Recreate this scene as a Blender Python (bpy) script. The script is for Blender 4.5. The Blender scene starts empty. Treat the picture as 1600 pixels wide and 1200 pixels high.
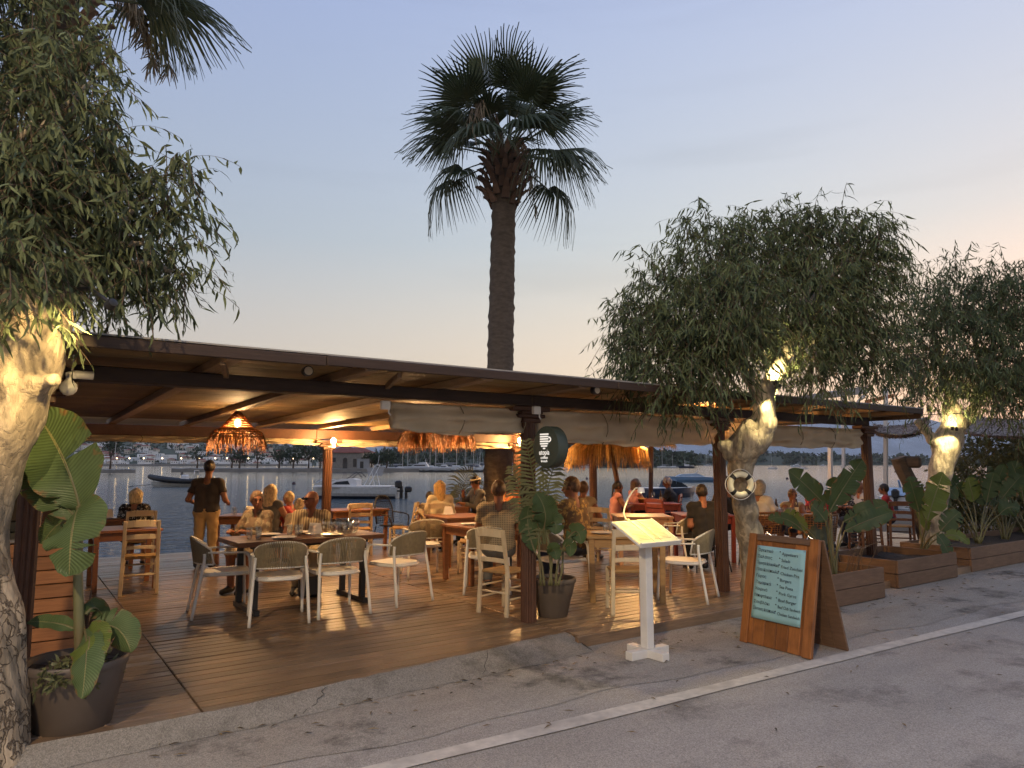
import bpy, math, random
import numpy as np
from mathutils import Vector, Matrix
R = math.radians
HAZE = 0.00007
rnd = random.Random(11)
npr = np.random.default_rng(11)
S = bpy.context.scene
COL = S.collection
# World axes: X runs along the shore (to the right, receding), Y runs from the road towards the sea.
# ---------------------------------------------------------------- camera
CAMZ, PITCH, YAW, F = 1.7, R(6.4), R(35), 1110.0
cam_data = bpy.data.cameras.new('camera'); cam = bpy.data.objects.new('camera', cam_data); COL.objects.link(cam)
cam.location = (0, 0, CAMZ); cam.rotation_euler = (R(90) + PITCH, 0, -YAW)
cam_data.sensor_width = 36; cam_data.lens = F / 1600 * 36; cam_data.clip_start = 0.05; cam_data.clip_end = 20000
S.camera = cam
# ---------------------------------------------------------------- sky
SUN_DIR = Vector((0.985, 0.174, 0.03)).normalized()
world = bpy.data.worlds.new('World'); S.world = world; world.use_nodes = True
wn, wl = world.node_tree.nodes, world.node_tree.links
bg = wn['Background']
sky = wn.new('ShaderNodeTexSky'); sky.sky_type = 'NISHITA'; sky.sun_disc = False
sky.sun_elevation = R(-1)        # the sun has just set, out of the frame at the right
sky.sun_rotation = R(80)
sky.altitude = 0; sky.air_density = 1.0; sky.dust_density = 6; sky.ozone_density = 1
tcw = wn.new('ShaderNodeTexCoord'); sz_ = wn.new('ShaderNodeSeparateXYZ'); wl.new(tcw.outputs['Generated'], sz_.inputs[0])
zq = wn.new('ShaderNodeMath'); zq.operation = 'MULTIPLY'; wl.new(sz_.outputs[2], zq.inputs[0]); wl.new(sz_.outputs[2], zq.inputs[1])
za = wn.new('ShaderNodeMath'); za.operation = 'ADD'; za.inputs[1].default_value = 0.021; wl.new(zq.outputs[0], za.inputs[0])
zr = wn.new('ShaderNodeMath'); zr.operation = 'SQRT'; wl.new(za.outputs[0], zr.inputs[0]); zc = wn.new('ShaderNodeCombineXYZ')      # keeps the horizon band as bright as the sky just above it
wl.new(sz_.outputs[0], zc.inputs[0]); wl.new(sz_.outputs[1], zc.inputs[1]); wl.new(zr.outputs[0], zc.inputs[2]); wl.new(zc.outputs[0], sky.inputs['Vector'])
sp = wn.new('ShaderNodeSeparateXYZ'); cb = wn.new('ShaderNodeCombineXYZ'); wl.new(sky.outputs[0], sp.inputs[0])      # a hazier, paler evening than the model's
for k, (gm, gn) in enumerate(((0.70, 1.45), (0.58, 1.15), (0.328, 0.79))):
    pw = wn.new('ShaderNodeMath'); pw.operation = 'POWER'; pw.inputs[1].default_value = gm; wl.new(sp.outputs[k], pw.inputs[0])
    mu = wn.new('ShaderNodeMath'); mu.operation = 'MULTIPLY'; mu.inputs[1].default_value = gn; wl.new(pw.outputs[0], mu.inputs[0]); warm = wn.new('ShaderNodeMapRange'); warm.inputs['From Max'].default_value = 0.30; warm.inputs['To Min'].default_value = (1.52, 1.16, 1.0)[k]; warm.inputs['To Max'].default_value = 0.98; fin = wn.new('ShaderNodeMath'); fin.operation = 'MULTIPLY'
    wl.new(mu.outputs[0], fin.inputs[0]); wl.new(warm.outputs[0], fin.inputs[1]); WARM = globals().setdefault('WARM', []); WARM.append(warm)
    wl.new(fin.outputs[0], cb.inputs[k])
mrz = wn.new('ShaderNodeMapRange'); mrz.inputs['From Max'].default_value = 0.6; mrz.inputs['To Min'].default_value = 0.84; mrz.inputs['To Max'].default_value = 1.28; wl.new(sz_.outputs[2], mrz.inputs['Value'])
bl = wn.new('ShaderNodeMath'); bl.operation = 'MULTIPLY'; wl.new(fin.outputs[0], bl.inputs[0]); [wl.new(sz_.outputs[2], w.inputs['Value']) for w in WARM]; wl.new(mrz.outputs[0], bl.inputs[1]); wl.new(bl.outputs[0], cb.inputs[2])
cm = wn.new('ShaderNodeMapping'); cm.inputs['Scale'].default_value = (1.6, 1.6, 17); wl.new(tcw.outputs['Generated'], cm.inputs['Vector'])       # a few thin veils of cloud
cn = wn.new('ShaderNodeTexNoise'); cn.inputs['Scale'].default_value = 1.5; cn.inputs['Detail'].default_value = 6; cn.inputs['Roughness'].default_value = 0.55; wl.new(cm.outputs[0], cn.inputs['Vector'])
cr = wn.new('ShaderNodeMapRange'); cr.inputs['From Min'].default_value = 0.54; cr.inputs['From Max'].default_value = 0.74; cr.inputs['To Min'].default_value = 1.0; cr.inputs['To Max'].default_value = 0.94; wl.new(cn.outputs['Fac'], cr.inputs['Value'])
cv = wn.new('ShaderNodeVectorMath'); cv.operation = 'SCALE'; wl.new(cb.outputs[0], cv.inputs[0]); wl.new(cr.outputs[0], cv.inputs['Scale']); wl.new(cv.outputs[0], bg.inputs['Color'])
bg.inputs['Strength'].default_value = 0.15
sun_data = bpy.data.lights.new('sun', 'SUN'); sun = bpy.data.objects.new('sun', sun_data); COL.objects.link(sun)
sun_data.energy = 0.05; sun_data.angle = R(20); sun_data.color = (1.0, 0.72, 0.5)
sun.rotation_euler = (-SUN_DIR).to_track_quat('-Z', 'Y').to_euler()
# ---------------------------------------------------------------- exposure
S.view_settings.view_transform = 'Standard'; S.view_settings.look = 'None'
S.view_settings.gamma = 1; S.view_settings.use_curve_mapping = False
S.view_settings.exposure = 3.05
S.render.engine = 'CYCLES'
S.cycles.use_denoising = True
S.cycles.max_bounces = 6; S.cycles.diffuse_bounces = 3; S.cycles.glossy_bounces = 3
S.cycles.transmission_bounces = 5; S.cycles.transparent_max_bounces = 8; S.cycles.volume_bounces = 1
S.cycles.sample_clamp_indirect = 4.0
S.cycles.caustics_reflective = False; S.cycles.caustics_refractive = False

# ---------------------------------------------------------------- where things stand
_RT = (math.cos(YAW), -math.sin(YAW)); _FW = (math.sin(YAW), math.cos(YAW))
def _ray(px, py):
    x = (px - 800) / F; y = (600 - py) / F
    c, s = math.cos(PITCH), math.sin(PITCH)
    d = c - y * s
    return Vector((_RT[0] * x + _FW[0] * d, _RT[1] * x + _FW[1] * d, s + y * c)), d
def G(px, py, z=0.1):                       # the point of the level z seen there in the photograph
    d, _ = _ray(px, py)
    return Vector((0, 0, CAMZ)) + d * ((z - CAMZ) / d.z)
def D(px, py, dist):                        # the point at that distance seen there in the photograph
    d, k = _ray(px, py)
    return Vector((0, 0, CAMZ)) + d * (dist / k)
def face(a):                                # 0 looks away from the road camera, 90 to the left, 180 towards it
    return -YAW + R(a)

# ---------------------------------------------------------------- mesh building
class MB:
    def __init__(s): s.v = []; s.f = []; s.m = []
    def add(s, vs, fs, mi=0):
        o = len(s.v); s.v += [tuple(p) for p in vs]
        s.f += [tuple(i + o for i in f) for f in fs]; s.m += [mi] * len(fs)
        return s
    def box(s, c, size, rz=0, mi=0, ch=0.0, M=None):
        hx, hy, hz = size[0] / 2, size[1] / 2, size[2] / 2
        T = Matrix.Translation(Vector(c)) @ Matrix.Rotation(rz, 4, 'Z') if M is None else M
        if ch <= 0:
            vs = [T @ Vector((x * hx, y * hy, z * hz)) for x in (-1, 1) for y in (-1, 1) for z in (-1, 1)]
            return s.add(vs, [(0, 1, 3, 2), (4, 6, 7, 5), (0, 4, 5, 1), (2, 3, 7, 6), (0, 2, 6, 4), (1, 5, 7, 3)], mi)
        vs = []; idx = {}
        for x in (-1, 1):
            for y in (-1, 1):
                for z in (-1, 1):
                    for a in range(3):
                        q = [x * hx, y * hy, z * hz]
                        for b in range(3):
                            if b != a: q[b] -= (x, y, z)[b] * ch
                        idx[(x, y, z, a)] = len(vs); vs.append(T @ Vector(q))
        fs = []
        for a in range(3):
            b, c2 = (a + 1) % 3, (a + 2) % 3
            for sg in (-1, 1):
                quad = []
                for (p, q) in ((-1, -1), (1, -1), (1, 1), (-1, 1)):
                    k = [0, 0, 0]; k[a] = sg; k[b] = p; k[c2] = q
                    quad.append(idx[(k[0], k[1], k[2], a)])
                fs.append(tuple(quad if sg > 0 else quad[::-1]))
        for a in range(3):
            b, c2 = (a + 1) % 3, (a + 2) % 3
            for p in (-1, 1):
                for q in (-1, 1):
                    k0 = [0, 0, 0]; k0[b] = p; k0[c2] = q; k1 = list(k0); k0[a] = -1; k1[a] = 1
                    fq = (idx[(*k0, b)], idx[(*k1, b)], idx[(*k1, c2)], idx[(*k0, c2)])
                    fs.append(fq if p * q < 0 else fq[::-1])
        for x in (-1, 1):
            for y in (-1, 1):
                for z in (-1, 1):
                    t = (idx[(x, y, z, 0)], idx[(x, y, z, 1)], idx[(x, y, z, 2)])
                    fs.append(t if x * y * z > 0 else t[::-1])
        return s.add(vs, fs, mi)
    def bar(s, p, q, w, h, mi=0, ch=0.0, up=(0, 0, 1)):
        p, q = Vector(p), Vector(q); d = q - p; L = d.length; y = d / L
        u = Vector(up)
        if abs(u.dot(y)) > 0.98: u = Vector((1, 0, 0))
        x = y.cross(u).normalized(); z = x.cross(y)
        M = Matrix((x, y, z)).transposed().to_4x4(); M.translation = (p + q) / 2
        return s.box((0, 0, 0), (w, L, h), mi=mi, ch=ch, M=M)
    def tube(s, pts, r, n=8, mi=0, cap=True, closed=False, flat=None):
        pts = [Vector(p) for p in pts]; k = len(pts)
        rs = r if isinstance(r, (list, tuple)) else [r] * k
        vs = []; prev = None
        for i, p in enumerate(pts):
            if closed: t = pts[(i + 1) % k] - pts[i - 1]
            else: t = pts[min(i + 1, k - 1)] - pts[max(i - 1, 0)]
            t = t.normalized() if t.length > 1e-9 else Vector((0, 0, 1))
            if prev is None:
                prev = Vector((0, 0, 1)) if abs(t.z) < 0.9 else Vector((1, 0, 0))
            x = prev - t * prev.dot(t); x.normalize(); y = t.cross(x); prev = x
            for j in range(n):
                a = 2 * math.pi * j / n
                vs.append(p + (x * math.cos(a) + y * math.sin(a)) * rs[i])
        fs = []
        for i in range(k if closed else k - 1):
            o, o2 = i * n, ((i + 1) % k) * n
            for j in range(n):
                j2 = (j + 1) % n
                fs.append((o + j, o + j2, o2 + j2, o2 + j))
        if cap and not closed:
            fs.append(tuple(range(n))[::-1]); fs.append(tuple((k - 1) * n + j for j in range(n)))
        return s.add(vs, fs, mi)
    def lathe(s, prof, n=20, c=(0, 0, 0), mi=0, sx=1, sy=1, M=None):
        vs = []; fs = []; c = Vector(c)
        for (r, z) in prof:
            for j in range(n):
                a = 2 * math.pi * j / n
                p = Vector((r * math.cos(a) * sx, r * math.sin(a) * sy, z))
                vs.append((M @ p) if M is not None else c + p)
        for i in range(len(prof) - 1):
            for j in range(n):
                j2 = (j + 1) % n
                fs.append((i * n + j, i * n + j2, (i + 1) * n + j2, (i + 1) * n + j))
        if prof[0][0] > 1e-4: fs.append(tuple(range(n))[::-1])
        if prof[-1][0] > 1e-4: fs.append(tuple((len(prof) - 1) * n + j for j in range(n)))
        return s.add(vs, fs, mi)
    def ell(s, c, r, n=10, k=7, mi=0, M=None):
        prof = [(math.sin(math.pi * i / k), -math.cos(math.pi * i / k)) for i in range(k + 1)]
        T = (M if M is not None else Matrix.Translation(Vector(c))) @ Matrix.Diagonal((r[0], r[1], r[2], 1))
        return s.lathe([(max(a, 1e-5), b) for a, b in prof], n, mi=mi, M=T)
    def prism(s, poly, z0, z1, mi=0, M=None):
        n = len(poly)
        vs = [Vector((x, y, z0)) for x, y in poly] + [Vector((x, y, z1)) for x, y in poly]
        if M is not None: vs = [M @ v for v in vs]
        fs = [tuple(range(n))[::-1], tuple(range(n, 2 * n))] + [(i, (i + 1) % n, n + (i + 1) % n, n + i) for i in range(n)]
        return s.add(vs, fs, mi)
    def mesh(s, name, mats, smooth=False):
        me = bpy.data.meshes.new(name)
        me.from_pydata(s.v, [], s.f)
        for mm in (mats if isinstance(mats, (list, tuple)) else [mats]): me.materials.append(mm)
        if any(s.m): me.polygons.foreach_set('material_index', s.m)
        if smooth: shade(me, smooth)
        me.update()
        return me
    def build(s, name, mats, parent=None, smooth=False, kind=None):
        return link(name, s.mesh(name, mats, smooth), parent, kind)
def shade(me, smooth):
    me.polygons.foreach_set('use_smooth', [True] * len(me.polygons))
    if smooth is not True:
        try: me.set_sharp_from_angle(angle=R(smooth))
        except Exception: pass
def link(name, data, parent=None, kind=None):
    o = bpy.data.objects.new(name, data); COL.objects.link(o)
    if parent is not None: o.parent = parent
    if kind: o['kind'] = kind
    return o
def tag(o, label, cat, group=None, kind=None):
    o['label'] = label; o['category'] = cat
    if group: o['group'] = group
    if kind: o['kind'] = kind
    return o
def thing(name, label, cat, loc=(0, 0, 0), rz=0, group=None):
    o = bpy.data.objects.new(name, None); COL.objects.link(o); o.empty_display_size = 0.1
    o.location = loc; o.rotation_euler = (0, 0, rz)
    return tag(o, label, cat, group)
def dup(root, loc, rz=0, label=None, group=None, scale=None):
    def cp(o, par):
        c = o.copy(); COL.objects.link(c)
        if par is not None: c.parent = par
        for ch in list(o.children): cp(ch, c)
        return c
    r = cp(root, None); r.location = loc; r.rotation_euler = (0, 0, rz)
    if label: r['label'] = label
    if group: r['group'] = group
    if scale: r.scale = (scale,) * 3
    return r
def place(o, loc, rz):
    o.location = loc; o.rotation_euler = (0, 0, rz); return o
def bez(p0, p1, p2, n=8):
    p0, p1, p2 = Vector(p0), Vector(p1), Vector(p2)
    return [p0 * (1 - t) ** 2 + p1 * 2 * t * (1 - t) + p2 * t * t for t in [i / n for i in range(n + 1)]]
def spline(pts, per=4):
    pts = [Vector(p) for p in pts]; out = []
    for i in range(len(pts) - 1):
        p0, p1, p2, p3 = pts[max(i - 1, 0)], pts[i], pts[i + 1], pts[min(i + 2, len(pts) - 1)]
        for k in range(per):
            t = k / per
            out.append(0.5 * ((2 * p1) + (p2 - p0) * t + (2 * p0 - 5 * p1 + 4 * p2 - p3) * t * t + (3 * p1 - p0 - 3 * p2 + p3) * t ** 3))
    out.append(pts[-1]); return out
def lerp(a, b, t): return a + (b - a) * t

# ---------------------------------------------------------------- materials
def nm(name):
    m = bpy.data.materials.new(name); m.use_nodes = True
    nt = m.node_tree; return m, nt.nodes, nt.links, nt.nodes['Principled BSDF']
def pmat(name, c, rough=0.6, metal=0.0, var=0.2, scale=6.0, stretch=(1, 1, 1), bump=0.0, bscale=40.0, rand=0.0, spec=0.5,
         dark=None, dscale=1.5, damt=0.5, coat=0.0, sheen=0.0, island=0.0, trans=0.0, sss=0.0):
    m, n, l, b = nm(name)
    tc = n.new('ShaderNodeTexCoord'); mp = n.new('ShaderNodeMapping'); mp.inputs['Scale'].default_value = stretch
    oi = n.new('ShaderNodeObjectInfo')
    ofs = n.new('ShaderNodeVectorMath'); ofs.operation = 'MULTIPLY_ADD'
    l.new(oi.outputs['Random'], ofs.inputs[0]); ofs.inputs[1].default_value = (17, 31, 7); l.new(tc.outputs['Object'], ofs.inputs[2])
    l.new(ofs.outputs[0], mp.inputs['Vector'])
    no = n.new('ShaderNodeTexNoise'); no.inputs['Scale'].default_value = scale; no.inputs['Detail'].default_value = 6; no.inputs['Roughness'].default_value = 0.62
    l.new(mp.outputs[0], no.inputs['Vector'])
    mr = n.new('ShaderNodeMapRange'); mr.inputs['From Min'].default_value = 0.25; mr.inputs['From Max'].default_value = 0.75
    mr.inputs['To Min'].default_value = 1 - var; mr.inputs['To Max'].default_value = 1 + var
    l.new(no.outputs['Fac'], mr.inputs['Value'])
    val = mr.outputs[0]
    def rnd_mul(sock, amt, src):
        r = n.new('ShaderNodeMapRange'); r.inputs['To Min'].default_value = 1 - amt; r.inputs['To Max'].default_value = 1 + amt
        l.new(src, r.inputs['Value']); mu = n.new('ShaderNodeMath'); mu.operation = 'MULTIPLY'
        l.new(sock, mu.inputs[0]); l.new(r.outputs[0], mu.inputs[1]); return mu.outputs[0]
    if rand: val = rnd_mul(val, rand, oi.outputs['Random'])
    if island:
        ge = n.new('ShaderNodeNewGeometry'); val = rnd_mul(val, island, ge.outputs['Random Per Island'])
    vm = n.new('ShaderNodeVectorMath'); vm.operation = 'SCALE'; vm.inputs[0].default_value = c[:3]
    l.new(val, vm.inputs['Scale'])
    col = vm.outputs[0]
    if dark is not None:
        n2 = n.new('ShaderNodeTexNoise'); n2.inputs['Scale'].default_value = dscale; n2.inputs['Detail'].default_value = 5; l.new(ofs.outputs[0], n2.inputs['Vector'])
        r2 = n.new('ShaderNodeMapRange'); r2.inputs['From Min'].default_value = 0.48; r2.inputs['From Max'].default_value = 0.66
        r2.inputs['To Max'].default_value = damt; l.new(n2.outputs['Fac'], r2.inputs['Value'])
        mx = n.new('ShaderNodeMix'); mx.data_type = 'RGBA'; l.new(r2.outputs[0], mx.inputs['Factor']); l.new(col, mx.inputs[6]); mx.inputs[7].default_value = (*dark, 1)
        col = mx.outputs[2]
    l.new(col, b.inputs['Base Color'])
    b.inputs['Roughness'].default_value = rough; b.inputs['Metallic'].default_value = metal; b.inputs['Specular IOR Level'].default_value = spec
    b.inputs['Coat Weight'].default_value = coat
    if sheen: b.inputs['Sheen Weight'].default_value = sheen
    if sss:
        b.inputs['Subsurface Weight'].default_value = sss; b.inputs['Subsurface Radius'].default_value = (0.02, 0.008, 0.004); b.inputs['Subsurface Scale'].default_value = 0.6
    if trans:
        tr = n.new('ShaderNodeBsdfTranslucent'); l.new(col, tr.inputs['Color']); ms = n.new('ShaderNodeMixShader'); ms.inputs[0].default_value = trans
        l.new(b.outputs[0], ms.inputs[1]); l.new(tr.outputs[0], ms.inputs[2]); l.new(ms.outputs[0], n['Material Output'].inputs['Surface'])
    if bump:
        nb = n.new('ShaderNodeTexNoise'); nb.inputs['Scale'].default_value = bscale; nb.inputs['Detail'].default_value = 4; l.new(mp.outputs[0], nb.inputs['Vector'])
        bp = n.new('ShaderNodeBump'); bp.inputs['Strength'].default_value = bump; bp.inputs['Distance'].default_value = 0.01
        l.new(nb.outputs['Fac'], bp.inputs['Height']); l.new(bp.outputs[0], b.inputs['Normal'])
    return m
def emat(name, c, strength):
    m, n, l, b = nm(name)
    b.inputs['Base Color'].default_value = (*c, 1); b.inputs['Emission Color'].default_value = (*c, 1); b.inputs['Emission Strength'].default_value = strength
    return m
def glassmat(name, c=(1, 1, 1), rough=0.0, ior=1.45):
    m, n, l, b = nm(name)
    b.inputs['Base Color'].default_value = (*c, 1); b.inputs['Transmission Weight'].default_value = 1.0
    b.inputs['Roughness'].default_value = rough; b.inputs['IOR'].default_value = ior
    return m
def pattern(name, c1, c2, kind, scale, thr=0.5, rough=0.85, c3=None):
    m, n, l, b = nm(name)
    tc = n.new('ShaderNodeTexCoord')
    if kind == 'stripe':
        w = n.new('ShaderNodeTexWave'); w.wave_type = 'BANDS'; w.bands_direction = 'X'; w.inputs['Scale'].default_value = scale; w.inputs['Distortion'].default_value = 0.6
        l.new(tc.outputs['Object'], w.inputs['Vector']); src = w.outputs['Fac']
    elif kind == 'check':
        w1 = n.new('ShaderNodeTexWave'); w1.bands_direction = 'X'; w1.inputs['Scale'].default_value = scale
        w2 = n.new('ShaderNodeTexWave'); w2.bands_direction = 'Z'; w2.inputs['Scale'].default_value = scale
        l.new(tc.outputs['Object'], w1.inputs['Vector']); l.new(tc.outputs['Object'], w2.inputs['Vector'])
        mx = n.new('ShaderNodeMath'); mx.operation = 'MAXIMUM'; l.new(w1.outputs['Fac'], mx.inputs[0]); l.new(w2.outputs['Fac'], mx.inputs[1]); src = mx.outputs[0]
    else:
        v = n.new('ShaderNodeTexVoronoi'); v.inputs['Scale'].default_value = scale; v.inputs['Randomness'].default_value = 1.0
        no = n.new('ShaderNodeTexNoise'); no.inputs['Scale'].default_value = scale * 1.4
        l.new(tc.outputs['Object'], no.inputs['Vector']); mxv = n.new('ShaderNodeMix'); mxv.data_type = 'RGBA'; mxv.inputs['Factor'].default_value = 0.12
        l.new(tc.outputs['Object'], mxv.inputs[6]); l.new(no.outputs['Color'], mxv.inputs[7]); l.new(mxv.outputs[2], v.inputs['Vector']); src = v.outputs['Distance']
    r = n.new('ShaderNodeValToRGB'); r.color_ramp.elements[0].color = (*c1, 1); r.color_ramp.elements[1].color = (*c2, 1)
    r.color_ramp.elements[0].position = max(thr - 0.04, 0); r.color_ramp.elements[1].position = thr + 0.04
    l.new(src, r.inputs['Fac']); l.new(r.outputs[0], b.inputs['Base Color']); b.inputs['Roughness'].default_value = rough
    return m
# ================================================================ shared materials
M_deck = pmat('deck_wood', (0.195, 0.128, 0.078), rough=0.36, var=0.35, scale=5, stretch=(0.7, 9, 9), bump=0.4, bscale=9, rand=0.28, coat=0.1, dark=(0.10, 0.068, 0.045), dscale=2.2, damt=0.55)
M_joist = pmat('joist_wood', (0.05, 0.03, 0.02), rough=0.9)
M_brown = pmat('stained_timber', (0.085, 0.036, 0.02), rough=0.55, var=0.3, scale=6, stretch=(1, 1, 1), bump=0.3, bscale=30, rand=0.15)
M_rafter = pmat('rafter_timber', (0.27, 0.175, 0.10), rough=0.6, var=0.3, scale=7, stretch=(8, 0.8, 8), bump=0.3, bscale=14, rand=0.2)
M_ceil = pmat('roof_board_wood', (0.20, 0.13, 0.055), rough=0.65, var=0.35, scale=4, stretch=(0.6, 16, 16), bump=0.3, bscale=10, rand=0.25)
M_sheet = pmat('roof_sheet_grey', (0.32, 0.31, 0.30), rough=0.6)
M_fascia = pmat('dark_fascia_timber', (0.042, 0.023, 0.015), rough=0.6, var=0.4, scale=5, stretch=(0.6, 8, 8), bump=0.4, bscale=20, rand=0.2)
M_canvas = pmat('beige_canvas', (0.66, 0.57, 0.42), rough=0.85, var=0.12, scale=5, bump=0.25, bscale=14, dark=(0.44, 0.37, 0.26), dscale=2.5, damt=0.4, trans=0.25)
M_crate = pmat('planter_wood', (0.145, 0.085, 0.052), rough=0.65, var=0.3, scale=5, stretch=(1, 9, 9), bump=0.35, bscale=10, rand=0.2, dark=(0.09, 0.05, 0.03), damt=0.5)
M_counter = pmat('counter_wood', (0.30, 0.13, 0.055), rough=0.5, var=0.3, scale=5, stretch=(0.8, 9, 9), bump=0.3, bscale=10, rand=0.2, dark=(0.13, 0.055, 0.03), damt=0.5)
M_table = pmat('table_wood', (0.24, 0.10, 0.045), rough=0.38, var=0.25, scale=5, stretch=(1, 9, 9), bump=0.15, bscale=10, rand=0.15)
M_tabled = pmat('dark_table_wood', (0.14, 0.058, 0.028), rough=0.32, var=0.25, scale=5, stretch=(1, 9, 9), bump=0.15, bscale=10)
M_cream = pmat('cream_painted_wood', (0.66, 0.55, 0.38), rough=0.5, var=0.12, scale=6, bump=0.15, bscale=20, dark=(0.4, 0.29, 0.16), dscale=5, damt=0.3)
M_white = pmat('white_paint', (0.72, 0.70, 0.66), rough=0.45, var=0.08, scale=8, bump=0.1, bscale=30)
M_alu = pmat('white_aluminium', (0.78, 0.76, 0.71), rough=0.4, var=0.05)
M_rope = pmat('tan_rope', (0.25, 0.205, 0.13), rough=0.85, var=0.2, scale=30, bump=0.4, bscale=200)
M_rush = pmat('rush_seat', (0.34, 0.21, 0.09), rough=0.85, var=0.3, scale=12, stretch=(1, 12, 1), bump=0.5, bscale=20)
M_rattan = pmat('brown_rattan', (0.20, 0.10, 0.045), rough=0.6, var=0.3, scale=20, bump=0.3)
M_black = pmat('black_metal', (0.018, 0.018, 0.02), rough=0.4, var=0.1)
M_red = pmat('red_brown_wood', (0.28, 0.055, 0.035), rough=0.45, var=0.25, scale=8, bump=0.15)
M_rubber = pmat('black_rubber', (0.012, 0.012, 0.013), rough=0.5)
M_steel = pmat('steel', (0.55, 0.55, 0.56), rough=0.3, metal=0.9, var=0.05)
M_pot = pmat('taupe_plastic', (0.105, 0.083, 0.07), rough=0.5, var=0.1, scale=4, dark=(0.15, 0.125, 0.105), dscale=3, damt=0.35)
M_soil = pmat('soil', (0.035, 0.024, 0.017), rough=0.95, var=0.5, scale=30, bump=0.8, bscale=60)
def thinglass(name):
    m, n, l, b = nm(name); n.remove(b); t = n.new('ShaderNodeBsdfTransparent'); t.inputs[0].default_value = (.93, .95, .95, 1); g = n.new('ShaderNodeBsdfGlossy'); g.inputs['Roughness'].default_value = .04
    lw = n.new('ShaderNodeLayerWeight'); lw.inputs[0].default_value = .55; mr = n.new('ShaderNodeMapRange'); mr.inputs['To Min'].default_value = .06; mr.inputs['To Max'].default_value = .75; l.new(lw.outputs['Facing'], mr.inputs['Value'])
    mx = n.new('ShaderNodeMixShader'); l.new(mr.outputs[0], mx.inputs[0]); l.new(t.outputs[0], mx.inputs[1]); l.new(g.outputs[0], mx.inputs[2]); l.new(mx.outputs[0], n['Material Output'].inputs['Surface']); return m
M_glass = thinglass('clear_glass')
M_china = pmat('white_china', (0.75, 0.73, 0.7), rough=0.2, var=0.03)
M_thatch = pmat('dry_thatch', (0.48, 0.30, 0.11), rough=0.8, var=0.3, scale=20, island=0.4, trans=0.3)
M_wicker = pmat('wicker', (0.24, 0.105, 0.035), rough=0.7, var=0.3, scale=20, island=0.3, trans=0.3)
M_gel = pmat('white_gelcoat', (0.72, 0.72, 0.71), rough=0.25, var=0.05)
M_blue = pmat('blue_hull', (0.16, 0.27, 0.42), rough=0.3, var=0.05)
M_navy = pmat('navy_hull', (0.02, 0.03, 0.06), rough=0.3)
M_window = pmat('dark_window', (0.02, 0.028, 0.035), rough=0.1)
M_mast = pmat('mast_metal', (0.5, 0.5, 0.48), rough=0.35, metal=0.3, var=0.05)

# ================================================================ ground, road, sea
def asphalt(name, c, dark, light):
    m, n, l, b = nm(name)
    tc = n.new('ShaderNodeTexCoord')
    def noise(sc, det=5, ro=0.6, vec=None):
        q = n.new('ShaderNodeTexNoise'); q.inputs['Scale'].default_value = sc; q.inputs['Detail'].default_value = det; q.inputs['Roughness'].default_value = ro
        l.new(vec or tc.outputs['Object'], q.inputs['Vector']); return q.outputs['Fac']
    def mixc(fac, a, bb):
        q = n.new('ShaderNodeMix'); q.data_type = 'RGBA'; l.new(fac, q.inputs['Factor'])
        for s_, v in ((6, a), (7, bb)):
            if isinstance(v, tuple): q.inputs[s_].default_value = (*v, 1)
            else: l.new(v, q.inputs[s_])
        return q.outputs[2]
    def rng(src, a, bb, t0=0.0, t1=1.0):
        q = n.new('ShaderNodeMapRange'); q.inputs['From Min'].default_value = a; q.inputs['From Max'].default_value = bb
        q.inputs['To Min'].default_value = t0; q.inputs['To Max'].default_value = t1; l.new(src, q.inputs['Value']); return q.outputs[0]
    mp = n.new('ShaderNodeMapping'); mp.inputs['Scale'].default_value = (0.45, 1.6, 1); l.new(tc.outputs['Object'], mp.inputs['Vector'])
    col = mixc(rng(noise(1.3, 6, 0.65, mp.outputs[0]), 0.35, 0.7), c, light)
    col = mixc(rng(noise(0.9, 7, 0.72), 0.53, 0.64, 0, 0.85), col, dark)
    v = n.new('ShaderNodeTexVoronoi'); v.inputs['Scale'].default_value = 150; l.new(tc.outputs['Object'], v.inputs['Vector'])
    grain = rng(v.outputs['Color'], 0, 1, 0.62, 1.38)
    sc = n.new('ShaderNodeVectorMath'); sc.operation = 'SCALE'; l.new(col, sc.inputs[0]); l.new(grain, sc.inputs['Scale'])
    l.new(sc.outputs[0], b.inputs['Base Color']); b.inputs['Roughness'].default_value = 0.85; b.inputs['Specular IOR Level'].default_value = 0.3
    bp = n.new('ShaderNodeBump'); bp.inputs['Strength'].default_value = 0.6; bp.inputs['Distance'].default_value = 0.006
    l.new(v.outputs['Distance'], bp.inputs['Height']); l.new(bp.outputs[0], b.inputs['Normal'])
    return m
M_asph = asphalt('asphalt', (0.33, 0.30, 0.265), (0.20, 0.18, 0.16), (0.41, 0.375, 0.335))
M_kerb = asphalt('kerb_concrete', (0.25, 0.23, 0.2), (0.13, 0.118, 0.10), (0.31, 0.285, 0.25))
M_shoulder = asphalt('worn_asphalt', (0.31, 0.28, 0.24), (0.09, 0.082, 0.072), (0.40, 0.365, 0.32))
M_conc = pmat('concrete', (0.33, 0.30, 0.265), rough=0.85, var=0.4, scale=4, bump=0.8, bscale=26, dark=(0.17, 0.155, 0.135), dscale=2.6, damt=0.8)
M_line = pmat('road_paint', (0.56, 0.515, 0.45), rough=0.75, var=0.2, scale=14, dark=(0.34, 0.31, 0.28), dscale=3.1, damt=0.7, bump=0.3, bscale=90)

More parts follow.
